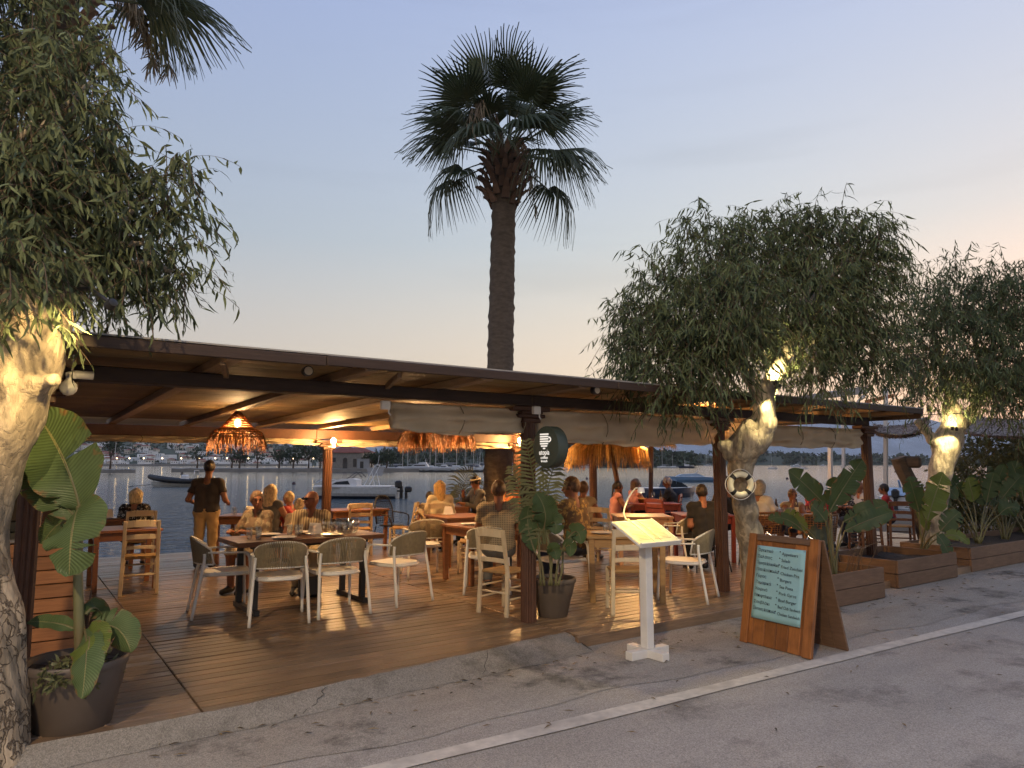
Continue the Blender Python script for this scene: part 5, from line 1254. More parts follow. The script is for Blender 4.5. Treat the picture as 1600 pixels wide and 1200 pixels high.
for x, y, lb in ((-.4, -.22, 'fork and knife beside the near left plate of the dark table'), (.08, -.25, 'fork and knife at the middle of the near edge of the dark table'), (.34, -.25, 'fork and knife beside the near right plate of the dark table')): prop('cutlery', on(T1, x, y), lb)
prop('napkin', on(TM, -.1, .2), 'folded napkin holder on the bare wooden table', .2)
prop('folded_cloth', on(TS, .05, .05), 'folded white cloth on the empty seaside table', .1)
for x, y in ((-.28, .2), (-.2, .25), (.25, .1)): prop('drinking_glass', on(TL2, x, y), 'clear glass on the table of the woman in the spotted blouse', 0, 'glasses on the spotted blouse table')
prop('napkin', on(TL2, .02, .05), 'white napkins on the table of the woman in the spotted blouse')
prop('plate', on(TL2, .1, -.2), 'white plate on the table of the woman in the spotted blouse')
prop('plate', on(TL, .1, -.1), 'white plate on the table beside the counter')
for x, y in ((-.2, .1), (-.1, .2), (.2, .1)): prop('wine_glass', on(TQ, x, y), 'wine glass on the table of the man with the headband', 0, 'wine glasses of the man with the headband')
prop('plate', on(TQ, 0, -.15), 'white plate on the table of the man with the headband')
prop('bread_basket', on(TX, -.2, .0), 'basket of chips in front of the girl in pink', 0)
prop('bottle', on(TX, .2, .05), 'brown bottle on the table of the girl in pink')
prop('wine_glass', on(TX, .05, .15), 'wine glass on the table of the girl in pink')
prop('bread_basket', on(TP, .2, -.1), 'basket of food in front of the man in the checked shirt', 1.0)
prop('plate', on(TP, -.2, .0), 'white plate in front of the man in the checked shirt')
prop('bottle', on(TR, -.1, .1), 'brown bottle on the dark table right of the tree trunk, left one of two', 0, 'bottles right of the tree')
prop('bottle', on(TR, .22, .05), 'brown bottle beside the woman resting her chin on her hand', 0, 'bottles right of the tree')
for x in (-.02, .06, .12): prop('drinking_glass', on(TR, x, -.02), 'clear glass between the two brown bottles on the dark table', 0, 'glasses between the bottles')
prop('ketchup_cup', on(TG, .1, -.15), 'red sauce cup on the table between the timber post and the tree')
prop('plate', on(TG, .25, -.2), 'white plate beside the red sauce cup')
prop('plate', on(TF, -.28, -.1), 'white plate on the table behind the menu stand')
for x in (-.22, -.15): prop('drinking_glass', on(TF, x, .12), 'clear glass on the table behind the menu stand', 0, 'glasses behind the menu stand')
prop('menu_card', on(TF, .3, .1), 'white menu sheet on the table behind the menu stand', .3)
prop('napkin', on(TK, .0, .0), 'white napkins on the table of the bare-shouldered woman', .5)
for x, y in ((-.3, .05), (-.22, -.08), (-.12, .1)): prop('drinking_glass', on(TK, x, y), 'clear glass on the table between the waiter and the bare-shouldered woman', 0, 'glasses by the waiter')
prop('plate', on(TH, -.2, -.1), 'white plate on the table beyond the timber post'); prop('napkin', on(TH, .1, 0), 'white napkins on the table beyond the timber post')
prop('plate', on(TD, 0, -.1), 'white plate on the table of the woman with the ponytail'); prop('bottle', on(TD, .25, .1), 'brown bottle on the table of the woman with the ponytail')

# ================================================================ serving counter at the left
ct = thing('counter', 'plank-fronted serving counter with a grey metal top behind the big pot', 'counter', (-1.2, 7.6, 0.1))
me = MB().box((0, 0, 0), (3.5, .03, .108), ch=.005).mesh('plank', M_counter); me2 = MB().box((0, 0, 0), (.03, .66, .108), ch=.005).mesh('plank', M_counter)
for k in range(8):
    link('plank', me, ct).location = (0, -.345, .07 + k * .116); link('plank', me2, ct).location = (1.735, 0, .07 + k * .116)
MB().box((0, .0, .46), (3.4, .6, .9)).build('body', M_joist, ct)
MB().box((0, 0, .965), (3.56, .76, .035), ch=.008).build('worktop', M_steel, ct)
for x in (-1.0, 0.3, 1.45): MB().box((x, -.325, .46), (.06, .012, .9)).build('batten', M_joist, ct)
cz_ = 1.085
o = tag(MB().lathe([(.055, 0), (.06, .005), (.068, .22), (.064, .22), (.055, .012), (.001, .01)], 20).build('glass_pitcher', M_glass, smooth=40), 'large clear glass pitcher on the counter', 'pitcher'); p = D(50, 838, 6.35); o.location = (p.x, p.y, cz_)
o = tag(MB().box((0, 0, .05), (.26, .2, .1), ch=.01).build('cash_drawer', M_black), 'black box on the counter beside the glass pitcher', 'box'); p = D(30, 835, 6.6); o.location = (p.x, p.y, cz_)
o = tag(MB().box((0, 0, .012), (.3, .22, .02), ch=.004).build('paper_stack', M_china), 'stack of papers on the counter behind the pitcher', 'paper'); p = D(78, 828, 6.7); o.location = (p.x, p.y, cz_)
o = thing('wall_shelf', 'brown wooden back shelf with crockery behind the counter', 'shelf', (-1.2, 9.6, 0.1))
MB().box((0, 0, .9), (3.2, .3, 1.8)).build('cabinet', M_brown, o); 
for z in (.95, 1.3, 1.6): MB().box((0, -.2, z), (3.2, .12, .03)).build('shelf_board', M_table, o)

# ================================================================ menu stand
ms = thing('menu_stand', 'white menu stand with a sloping lit tray on a cross-shaped foot at the road edge', 'menu stand', (*G(1012, 1026, 0.004)[:2], 0.004))
MB().bar((0, 0, .075), (0, 0, 1.03), .085, .085, ch=.004).build('post', M_white, ms)
for k in range(2):
    MB().box((0, 0, .0375), (.46, .085, .072) if k == 0 else (.083, .44, .07), ch=.004).build('foot', M_white, ms)
tilt = Matrix.Translation((0.02, 0.02, 1.075)) @ Matrix.Rotation(R(27), 4, 'X')
def tl(c, s, ch=.002): return MB().box((0, 0, 0), s, ch=ch, M=tilt @ Matrix.Translation(Vector(c)))
M_paper = pmat('menu_paper', (.72, .67, .5), rough=.6, var=.05)
tl((0, 0, 0), (.50, .40, .018)).build('tray', M_white, ms); tl((0, -.205, .014), (.50, .02, .045)).build('ledge', M_white, ms); tl((.245, 0, .014), (.014, .39, .03)).build('tray_edge', M_white, ms)
cards = []
for x, w, z in ((-.125, .235, .013), (.03, .15, .018), (.135, .19, .023)):
    o = tag(tl((x, .0, z), (w, .36, .004), 0).build('menu_card', M_paper), ('wide yellow-lit menu sheet lying at the left of the menu tray', 'narrow yellow-lit menu sheet in the middle of the menu tray', 'printed menu card at the right of the menu tray')[len(cards)], 'menu'); o.location = ms.location; cards.append(o)
ink = pmat('menu_ink', (.16, .13, .08), rough=.7)
for c_, (x0, w) in zip(cards, ((-.22, .19), (-.02, .10), (.06, .15))):
    mb = MB(); pr = random.Random(5)
    for k in range(14):
        M_ = tilt @ Matrix.Translation((x0 + w * .5 * pr.uniform(.8, 1), .145 - k * .022, .0265)); mb.box((0, 0, 0), (w * pr.uniform(.55, .95), .004, .0006), M=M_)
    mb.build('print', ink, c_)
g = [(-.03, .19, 1.17), (-.05, .22, 1.24), (-.02, .2, 1.36), (.01, .16, 1.44), (.0, .10, 1.475), (-.0, .055, 1.465)]
ml = thing('reading_lamp', 'thin white gooseneck lamp clipped to the top of the menu tray', 'lamp', ms.location)
MB().tube(spline(g, 6), .007, 6).build('neck', M_white, ml, smooth=True)
mb = MB(); mb.box((-.03, .195, 1.165), (.035, .05, .05), ch=.005); mb.build('clip', M_cream, ml)
mb = MB(); mb.lathe([(.012, .03), (.028, .02), (.034, -.02), (.03, -.022)], 14, (0, .04, 1.455)); mb.build('lamp_head', M_white, ml, smooth=40)
MB().lathe([(.029, 0), (.001, -.004)], 14, (0, .04, 1.435)).build('bulb', emat('lamp_glow', (1, .8, .42), 5), ml)

# ================================================================ sandwich board
ab = thing('sandwich_board', 'wooden sandwich board with a turquoise handwritten menu sheet at the road edge', 'sign', (0, 0, 0))
bl, br_ = Vector((*G(1160, 1001, .006)[:2], .006)), Vector((*G(1271, 1030, .006)[:2], .006)); back = Vector((*G(1330, 1018, .006)[:2], .006))
ab.location = (bl + br_) / 2
W = (br_ - bl).length; ax = (br_ - bl).normalized(); nrm_ = Vector((0, 0, 1)).cross(ax).normalized()      # nrm_ points away from the readers
if nrm_.x < 0: nrm_ = -nrm_
H = 1.0; apex = nrm_ * 0.20 + Vector((0, 0, H))
upv = apex.normalized(); outv = upv.cross(ax).normalized()
if outv.x > 0: outv = -outv
def frameM(c): M_ = Matrix((ax, upv, outv)).transposed().to_4x4(); M_.translation = c; return M_
Lb = apex.length; pw = W / 6
M_sign = pmat('varnished_sign_wood', (.27, .105, .032), rough=.35, var=.35, scale=5, stretch=(9, 1, 9), bump=.15, bscale=8, rand=.25, dark=(.10, .04, .018), dscale=4, damt=.6)
for k in range(6):
    o = link('plank', MB().box((0, 0, 0), (pw - .004, Lb, .022), ch=.003).mesh('plank', M_sign), ab); o.matrix_local = frameM(ax * (-W / 2 + pw * (k + .5)) + apex / 2 + outv * .012)
for k, (x, w) in enumerate(((-W / 2 + .04, .08), (W / 2 - .045, .09))):
    o = link('side_board', MB().box((0, 0, 0), (w, Lb + .012, .02), ch=.003).mesh('side_board', M_sign), ab); o.matrix_local = frameM(ax * x + apex / 2 + outv * .034)
o = link('top_rail', MB().box((0, 0, 0), (W - .19, .055, .02), ch=.003).mesh('top_rail', M_crate), ab); o.matrix_local = frameM(apex * .972 + outv * .034)
bk0 = (back - ab.location); bkdir = (apex + nrm_ * .03 - (nrm_ * bk0.dot(nrm_)))
bo = nrm_ * bk0.dot(nrm_); bup = (apex + nrm_ * .035 - bo); bn = bup.normalized().cross(ax).normalized()
def backM(c): M_ = Matrix((ax, bup.normalized(), bn)).transposed().to_4x4(); M_.translation = c; return M_
for k in range(6):
    o = link('plank', MB().box((0, 0, 0), (pw - .004, bup.length, .022), ch=.003).mesh('plank', M_crate), ab); o.matrix_local = backM(ax * (-W / 2 + pw * (k + .5)) + bo + bup / 2)
for s in (-.3, .3):
    mb = MB(); mb.tube([apex + ax * W * s + Vector((.0, 0, .0)), apex + ax * W * s + nrm_ * .02 + Vector((0, 0, .03)), apex + ax * (W * s + .04) + nrm_ * .04 + Vector((0, 0, .0))], .005, 6); mb.build('hinge', M_steel, ab)
# the sheet
sh = thing('menu_poster', 'turquoise paper menu sheet handwritten in Greek and English on the sandwich board', 'poster', ab.location)
Wp, Hp = W * .70, Lb * .665; cx, cyp = -.005, Lb * .565
mb = MB(); NX, NY = 10, 14
for j in range(NY + 1):
    for i in range(NX + 1):
        x, y = -Wp / 2 + Wp * i / NX, -Hp / 2 + Hp * j / NY
        lift = .047 + .004 * math.sin(i * .9) * math.sin(j * .6) + .012 * max(0, i / NX - .8) * max(0, .5 - j / NY)
        mb.v.append(tuple(ax * (cx + x) + upv * (cyp + y) + outv * lift))
mb.f = [(j * (NX + 1) + i, j * (NX + 1) + i + 1, (j + 1) * (NX + 1) + i + 1, (j + 1) * (NX + 1) + i) for j in range(NY) for i in range(NX)]; mb.m = [0] * len(mb.f)
pp = mb.build('paper', pmat('turquoise_paper', (.27, .49, .54), rough=.7, var=.05), sh, smooth=True); pp.modifiers.new('s', 'SOLIDIFY').thickness = .001
inkd = pmat('marker_ink', (.012, .016, .03), rough=.6)
def text_mesh(s, size, mat, bold=0.0, al='LEFT', ext=0.0004):
    cu = bpy.data.curves.new('lettering', 'FONT'); cu.body = s; cu.size = size; cu.extrude = ext; cu.offset = bold; cu.align_x = al; cu.resolution_u = 2
    ob = bpy.data.objects.new('lettering', cu); COL.objects.link(ob); dg = bpy.context.evaluated_depsgraph_get()
    me = bpy.data.meshes.new_from_object(ob.evaluated_get(dg)); bpy.data.objects.remove(ob); me.name = 'lettering'; me.materials.clear(); me.materials.append(mat)
    xs = [v.co.x for v in me.vertices] or [0]
    return me, max(xs) - min(xs)
lines = [('Ορεκτικά', 'Appetizers'), ('Σαλάτες', 'Salads'), ('Τηγανητά Κολοκυθάκια', 'Fried Zucchini'), ('Πίτα Κοτόπουλο', 'Chicken Pita'), ('Γύρος', 'Burgers'), ('Ζυμαρικά', 'Sea Pasta'), ('Χοιρινό', 'Pork Gyros'), ('Μπιφτέκια', 'Beef Burger'), ('Σουβλάκι', 'Beef Club Sandwich'), ('Σάντουιτς Κοτόπουλο', 'Chicken Sandwich')]
for k, (a, b_) in enumerate(lines):
    y = Hp / 2 - .055 - k * (Hp - .075) / 10
    for s, x0, wmax in ((a, -Wp / 2 + .022, Wp * .455), ('•', -.008, .03), (b_, .022, Wp * .44)):
        me, w = text_mesh(s, .040 if s != '•' else .05, inkd, .0); f_ = min(1, wmax / max(w, 1e-3))
        o = link('lettering', me, sh); M_ = frameM(ax * (cx + x0) + upv * (cyp + y - .012 * (x0 > 0)) + outv * .0535) @ Matrix.Rotation(R(-1.5), 4, 'Z') @ Matrix.Diagonal((f_, 1, 1, 1)); o.matrix_local = M_
for sx in (-1, 1):
    for sy in (-1, 1):
        o = link('drawing_pin', MB().lathe([(.006, 0), (.005, .004), (.001, .005)], 8).mesh('drawing_pin', M_steel), sh); o.matrix_local = frameM(ax * (cx + sx * (Wp / 2 - .01)) + upv * (cyp + sy * (Hp / 2 - .01)) + outv * .052)

# ================================================================ round hanging sign
sg = thing('round_sign', 'round dark green sign with a white cup emblem projecting from the front post', 'sign', (4.42, 5.64, 1.865))
TX_ = Matrix.Rotation(R(90), 4, 'Y')
M_green = pmat('green_sign_paint', (.045, .062, .056), rough=.5, var=.1)
mb = MB(); mb.lathe([(.19, -.065), (.205, -.062), (.208, -.055), (.208, .055), (.205, .062), (.19, .065)], 56, M=TX_); mb.build('drum', M_green, sg, smooth=30)
MB().box((0, .25, .03), (.03, .14, .03)).build('bracket', M_black, sg); MB().box((0, .25, -.08), (.03, .14, .03)).build('bracket', M_black, sg)
sgw = emat('white_glowing_print', (.85, .85, .82), .085)  # white print is given a faint glow of its own, no lamp inside
def onface(y, z, M2=Matrix.Identity(4)):       # local axes on the face that looks along -X: right is -Y
    M_ = Matrix(((0, 0, -1), (-1, 0, 0), (0, 1, 0))).to_4x4(); M_.translation = (-.0665, -y, z); return M_ @ M2
def stripe(y0, y1, z, h):
    mb = MB(); pts = 6; pl = []
    for i in range(pts + 1): a = R(90 + 180 * i / pts); pl.append((y0 + h / 2 * math.cos(a), h / 2 * math.sin(a)))
    for i in range(pts + 1): a = R(-90 + 180 * i / pts); pl.append((y1 + h / 2 * math.cos(a), h / 2 * math.sin(a)))
    mb.prism(pl, 0, .002); o = link('emblem', mb.mesh('emblem', sgw), sg); o.matrix_local = onface(0, z)
for k, (y0, y1) in enumerate(((-.078, .05), (-.078, .045), (-.078, .045), (-.078, .045), (-.078, .042), (-.062, .028), (-.03, -.005))): stripe(y0, y1, .128 - k * .0235, .0145)
mb = MB(); pts = []
for i in range(13): a = R(90 - 180 * i / 12); pts.append((.055 + .042 * math.cos(a), .075 + .029 * math.sin(a)))
for i in range(13): a = R(-90 + 180 * i / 12); pts.append((.055 + .027 * math.cos(a), .075 + .015 * math.sin(a)))
mb.prism(pts, 0, .002); o = link('emblem', mb.mesh('emblem', sgw), sg); o.matrix_local = onface(0, 0)
for s, z, size, wmax in (('utopia', -.076, .075, .165), ('coffee', -.118, .044, .115), ('brunch', -.15, .036, .1)):
    me, w = text_mesh(s, size, sgw, .0, 'CENTER', .001); o = link('lettering', me, sg); o.matrix_local = onface(-.018, z) @ Matrix.Diagonal((wmax / w, 1, 1, 1))

# ================================================================ life ring on the trunk
lr = thing('life_ring', 'small white life ring with black bands hung on the tree trunk', 'life ring', D(1157, 757, 8.27), 0)
T_ = Matrix.Rotation(face(180), 4, 'Z') @ Matrix.Rotation(R(90 - 4), 4, 'X')
Rr, rr = .118, .035
def arc(a0, a1, r, n=10): return [T_ @ Vector((Rr * math.cos(lerp(a0, a1, i / n)), Rr * math.sin(lerp(a0, a1, i / n)), 0)) for i in range(n + 1)]
mb = MB(); mb.tube(arc(0, 2 * math.pi, rr, 40)[:-1], rr, 12, closed=True); mb.build('ring', pmat('cream_life_ring', (.7, .66, .5), rough=.5), lr, smooth=True)
for k in range(4): a = R(45 + 90 * k); MB().tube(arc(a - .17, a + .17, rr, 4), rr + .003, 12).build('band', M_rubber, lr, smooth=True)
mb = MB(); ro = []
for i in range(40): a = 2 * math.pi * i / 40; q = Rr + rr + .006 + .016 * abs(math.sin(2 * (a - R(45)))); ro.append(T_ @ Vector((q * math.cos(a), q * math.sin(a), 0.0)))
mb.tube(ro, .005, 5, closed=True); mb.build('rope', M_white, lr, smooth=True)

# ================================================================ thatched parasols, shade mats, white frame
def thatch(label, hub, radius, drop, n, seed, pole=None, fringe=.3):
    o = thing('thatched_parasol', label, 'parasol', hub); pr = random.Random(seed)
    mb = MB(); mb.lathe([(.02, .02), (radius * .5, -drop * .42), (radius, -drop), (radius * .98, -drop - .015), (radius * .5, -drop * .42 - .03), (.02, -.02)], 24); mb.build('cone', M_thatch, o, smooth=True)
    mb = MB()
    for k in range(n):
        a = pr.uniform(0, 6.283); r0 = radius * pr.uniform(.45, 1.0); z = -drop * r0 / radius + .02; d = Vector((math.cos(a), math.sin(a), 0)); l = fringe * pr.uniform(.4, 1.25)
        p = d * r0 + Vector((0, 0, z)); q = p + d * l * .45 + Vector((0, 0, -l * .3)); e = q + d * l * .1 + Vector((pr.uniform(-.04, .04), pr.uniform(-.04, .04), -l * .7)); mb.tube([p, q, e], [.008, .007, .003], 3)
    mb.build('fringe', M_thatch, o, kind='stuff')
    if pole is not None: MB().tube([Vector((0, 0, 0)), Vector(pole) - Vector(hub)], .055, 10).build('pole', M_brown, o, smooth=True)
    return o
p0 = D(983, 830, 15.4); p0.z = .1
thatch('shaggy thatched parasol glowing orange right of the round sign, on a leaning brown pole', D(948, 672, 15.3), .62, .28, 900, 3, p0, .55)
p0 = D(1017, 900, 17.5); p0.z = -.2
thatch('smaller conical thatched parasol beside the shaggy one', D(1018, 676, 17.2), .52, .30, 500, 4, p0, .14)
def reedshade(label, P, seed, n, mat):
    pr = random.Random(seed); O = Vector(P[0]); o = thing('reed_shade', label, 'shade mat', O); mb = MB(); A, B, C_, D__ = [Vector(p) - O for p in P]
    def pt(s, t): return (A.lerp(B, s)).lerp(D__.lerp(C_, s), t) - Vector((0, 0, .55 * s * (1 - s) + .10 * math.sin(t * 6)))
    N = 20
    for i in range(N + 1):
        for j in range(9): mb.v.append(tuple(pt(i / N, j / 8)))
    mb.f = [(i * 9 + j, (i + 1) * 9 + j, (i + 1) * 9 + j + 1, i * 9 + j + 1) for i in range(N) for j in range(8)]; mb.m = [0] * len(mb.f)
    mb.build('mat', mat, o, smooth=True)
    mb = MB()
    for k in range(n):
        s, t = pr.random(), pr.random(); p = pt(s, t); d = Vector((pr.uniform(-1, 1), pr.uniform(-1, 1), pr.uniform(-.5, .3))) * .09; mb.tube([p - d, p + d], .008, 3)
    mb.build('reeds', mat, o, kind='stuff'); return o
M_reed = pmat('reed_mat', (.22, .17, .14), rough=.9, var=.5, scale=30, island=.6)
reedshade('sagging reed shade mat strung beyond the pavilion end', [D(1366, 672, 16), D(1452, 668, 15), D(1452, 655, 21), D(1366, 668, 21)], 5, 900, M_reed)
reedshade('broad grey reed shade mat at the right edge under the trees', [D(1490, 672, 14), D(1680, 668, 12.5), D(1700, 652, 18), D(1500, 650, 19)], 6, 1300, M_reed)
wf = thing('canopy_frame', 'white metal canopy frame with a grey panel standing behind the pavilion end', 'canopy', D(1350, 640, 19.5))
O = wf.location
def wp(x, y, Y=19.5): return D(x, y, Y) - O
mb = MB(); a, b_, c, d = wp(1300, 612), wp(1356, 603), wp(1356, 615), wp(1300, 620); bk = Vector((_FW[0], _FW[1], .04)) * 2.5
mb.add([a, b_, c, d, a + bk, b_ + bk, c + bk, d + bk], [(0, 3, 2, 1), (4, 5, 6, 7), (0, 1, 5, 4), (2, 3, 7, 6), (0, 4, 7, 3), (1, 2, 6, 5)]); mb.build('panel', M_sheet, wf)
MB().bar(wp(1340, 628), wp(1361, 606), .06, .06).build('brace', M_white, wf); MB().bar(wp(1384, 760), wp(1384, 606), .09, .09).build('post', M_white, wf); MB().bar(wp(1318, 760), wp(1318, 618), .07, .07).build('post', M_white, wf)
MB().bar(wp(1352, 628), wp(1396, 618), .05, .10).build('rail', pmat('orange_wood', (.45, .17, .07)), wf)
wp_ = tag(MB().bar(D(1299, 900, 15.5), D(1297, 690, 15.5), .08, .08, ch=.006).build('white_post', M_white), 'slim white post near the sea edge behind the leafy plant', 'post')
dw = tag((lambda mb: [mb.tube(spline([D(1452, 860, 13.5), D(1428, 770, 13.5), D(1412, 735, 13.5), D(1404, 715, 13.5)], 4), [.14] * 13, 9), mb.box(D(1425, 722, 13.5), (.4, .3, .22), rz=.4, ch=.04), mb][-1])(MB()).build('driftwood', M_palmbark, smooth=40), 'curved reddish driftwood stump left of the floodlit trunk', 'driftwood')
# wires
for (pts, lab) in (([D(1402, 640, 10.9), D(1450, 648, 11.5), D(1600, 640, 12.5)], 'thin wire from the roof corner into the right tree'), ([D(1372, 676, 11), D(1420, 678, 12), D(1465, 660, 12.3)], 'sagging cable from the end post to the right tree'), ([D(112, 497, 4.6), D(130, 506, 5.0), D(150, 512, 5.3)], 'short black cable from the big tree to the roof edge')):
    o = tag(MB().tube(spline(pts, 6), .006, 5).build('cable', M_black), lab, 'cable')
# hanging wicker lamps
def wicker_lamp(label, loc, s, watts, long=.18, seed=1):
    o = thing('pendant_lamp', label, 'lamp', loc, 0, 'hanging wicker lamps'); pr = random.Random(seed); n = 64
    def pr_at(t):  # profile: cone then flared dome
        return (lerp(.045, .26, t / .62) if t < .62 else lerp(.26, .40, math.sin((t - .62) / .38 * 1.5708)), lerp(0, -.27, t / .62) if t < .62 else lerp(-.27, -.40, 1 - math.cos((t - .62) / .38 * 1.5708)))
    mb = MB()
    for k in range(13):
        r, z = pr_at(k / 12); mb.tube([(s * r * math.cos(2 * math.pi * j / 28), s * r * math.sin(2 * math.pi * j / 28), s * z) for j in range(28)], .0085 * s, 4, closed=True)
    for j in range(n):
        a = 2 * math.pi * j / n; mb.tube([(s * pr_at(t / 8)[0] * math.cos(a + .04 * (t % 2)), s * pr_at(t / 8)[0] * math.sin(a + .04 * (t % 2)), s * pr_at(t / 8)[1]) for t in range(9)], .005 * s, 3)
    mb.build('shade', M_wicker, o, kind='stuff')
    mb = MB()
    for j in range(430):
        a = pr.uniform(0, 6.283); r, z = pr_at(pr.uniform(.66, 1)); l = long * pr.uniform(.6, 1.2); p = Vector((s * r * math.cos(a), s * r * math.sin(a), s * z)); q = p + Vector((.03 * math.cos(a), .03 * math.sin(a), -l * .5)) ; mb.tube([p, q, q + Vector((pr.uniform(-.02, .02), pr.uniform(-.02, .02), -l * .6))], [.004, .004, .002], 3)
    mb.build('fringe', M_wicker, o, kind='stuff')
    MB().tube([(0, 0, 0.01), (0, 0, max(.03, 2.4 - loc[2]))], .008, 6).build('cord', M_black, o)
    MB().lathe([(.03, .03), (.03, -.04), (.018, -.06)], 12).build('socket', M_black, o, smooth=40)
    b = MB().ell((0, 0, 0), (.04, .04, .05), 12, 8).build('bulb', emat('bulb_glow', (1, .62, .22), 14), o, smooth=True); b.location = (0, 0, -.17 * s)
    lamp('bulb_light', (0, 0, -.26 * s), watts, (1, .60, .27), .05, o)
def lamp(name, loc, watts, col, size, parent=None):
    d = bpy.data.lights.new(name, 'POINT'); d.energy = watts; d.color = col; d.shadow_soft_size = size
    o = bpy.data.objects.new(name, d); COL.objects.link(o); o.location = loc
    if parent is not None: o.parent = parent
    return o
LW = 0.235
wicker_lamp('hanging wicker lamp with a long fringe above the waiter', D(372, 644, 9.0), .80, 52 * LW, seed=1)
wicker_lamp('hanging wicker lamp half hidden behind the rolled blind left of the sign post', D(658, 652, 9.3), .66, 46 * LW, seed=2)
wicker_lamp('farther hanging wicker lamp seen behind the right part of the rolled blind', D(716, 660, 11.2), .62, 60 * LW, seed=3)
def bulb(label, loc, watts):
    o = thing('wall_lamp', label, 'lamp', loc, 0, 'bare bulb lamps on the posts')
    MB().lathe([(.03, -.11), (.034, -.1), (.028, -.05), (.022, -.03)], 14).build('socket', M_canvas, o, smooth=40)
    MB().bar((-.1, 0, -.09), (0, 0, -.09), .02, .02).build('bracket', M_black, o)
    MB().ell((0, 0, 0.01), (.045, .045, .055), 14, 9).build('bulb', emat('bare_bulb_glow', (1, .66, .24), 14), o, smooth=True)
    l = lamp('bulb_light', (0, -.10, 0.0), watts, (1, .53, .19), .06, o)
bulb('bare glowing bulb on the seaward post beyond the dark table', D(521, 690, 12.55), 85 * LW)
bulb('bare glowing bulb on the seaward post behind the sign post', D(812, 689, 14.9), 100 * LW)
bulb('bare glowing bulb high on the timber post behind the hanging leaves', D(1106, 664, 9.55), 60 * LW)
bulb('bare glowing bulb beside the shaggy thatched parasol', D(990, 689, 15.0), 100 * LW)
def spot(name, label, loc, target, watts, ang, col, blend=.5, size=.03, arm=None):
    o = thing('spotlight', label, 'lamp', loc, 0, 'small floodlights strapped to the trees')
    dr = Vector(target) - Vector(loc); q = dr.to_track_quat('-Z', 'Y').to_matrix().to_4x4()
    mb = MB(); mb.lathe([(.015, .05), (.024, .045), (.028, 0.0), (.025, .001)], 14, M=q); mb.build('housing', M_black, o, smooth=40)
    mb = MB(); mb.lathe([(.025, .004), (.001, .003)], 14, M=q); mb.build('lens', emat('spot_glow', col, 8), o)
    if arm is not None: MB().tube([Vector((0, 0, 0)) - dr.normalized() * .03, (Vector(arm) - Vector(loc)) * .5 + Vector((0, 0, .05)), Vector(arm) - Vector(loc)], .012, 6).build('arm', M_black, o, smooth=True)
    d = bpy.data.lights.new('spot_beam', 'SPOT'); d.energy = watts; d.color = col; d.spot_size = R(ang); d.spot_blend = blend; d.shadow_soft_size = size
    l = bpy.data.objects.new('spot_beam', d); COL.objects.link(l); l.parent = o; l.rotation_euler = dr.to_track_quat('-Z', 'Y').to_euler(); l.location = dr.normalized() * .02
WY = (1.0, .78, .36)
spot('a', 'floodlight in the leaves above the leaning trunk of the left tree', D(170, 478, 3.75), D(46, 570, 4.15), 17, 62, (1, .70, .28), .9, arm=D(112, 452, 4.4))
spot('b', 'small floodlight on the life ring tree, aimed down its trunk', D(1216, 606, 7.75), D(1196, 652, 7.95), 9, 52, WY)
spot('c', 'small floodlight on the life ring tree, aimed up into its leaves', D(1212, 596, 7.78), D(1214, 560, 7.95), 8, 110, WY)
spot('d', 'small floodlight on the right tree, aimed up into its leaves', D(1488, 668, 11.75), D(1490, 630, 12.0), 9, 120, WY)
spot('e', 'small floodlight on the right tree, aimed down its trunk', D(1494, 672, 11.75), D(1480, 702, 12.0), 7, 80, WY)
dl = bpy.data.lights.new('reading_beam', 'SPOT'); dl.energy = 2.3; dl.color = (1, .72, .14); dl.spot_size = R(125); dl.spot_blend = .6; dl.shadow_soft_size = .02
o = bpy.data.objects.new('reading_beam', dl); COL.objects.link(o); o.parent = ml; o.location = (0, .04, 1.425); o.rotation_euler = (R(8), 0, 0)
# ================================================================ people
def skinmat(name, c): return pmat(name, c, rough=.55, var=.08, scale=12, sss=.08)
SK = [skinmat('fair_skin', (.40, .205, .135)), skinmat('tanned_skin', (.29, .125, .07)), skinmat('dark_tan_skin', (.19, .07, .042))]
def hairmat(name, c): return pmat(name, c, rough=.5, var=.6, scale=12, stretch=(9, 9, 1), bump=1.0, bscale=14, dark=tuple(x * .35 for x in c), dscale=22, damt=.6)
HR = dict(blonde=hairmat('blonde_hair', (.60, .40, .16)), lblonde=hairmat('light_blonde_hair', (.78, .62, .36)), brown=hairmat('brown_hair', (.11, .055, .03)), dark=hairmat('dark_hair', (.025, .016, .012)), grey=hairmat('grey_hair', (.34, .32, .30)), fair=hairmat('light_brown_hair', (.15, .085, .045)))
def cloth(name, c, **k): return pmat(name, c, rough=.85, var=.15, scale=7, bump=.3, bscale=14, sheen=.1, **k)
M_eye = pmat('eye_dark', (.015, .01, .008), rough=.2); M_lip = pmat('lip', (.30, .09, .07), rough=.5); M_shade = pmat('sunglass_lens', (.01, .01, .012), rough=.12)
def sub_shell(V, Fq, N, sel, off):
    f = Fq[sel]; used = np.unique(f); mp = -np.ones(len(V), int); mp[used] = np.arange(len(used)); f2 = mp[f]
    e = np.sort(np.concatenate([f2[:, [0, 1]], f2[:, [1, 2]], f2[:, [2, 3]], f2[:, [3, 0]]]), 1)
    u, c = np.unique(e, axis=0, return_counts=True); bd = np.unique(u[c == 1]); o = np.full(len(used), off)
    return V[used] + N[used] * o[:, None], f2, bd, used
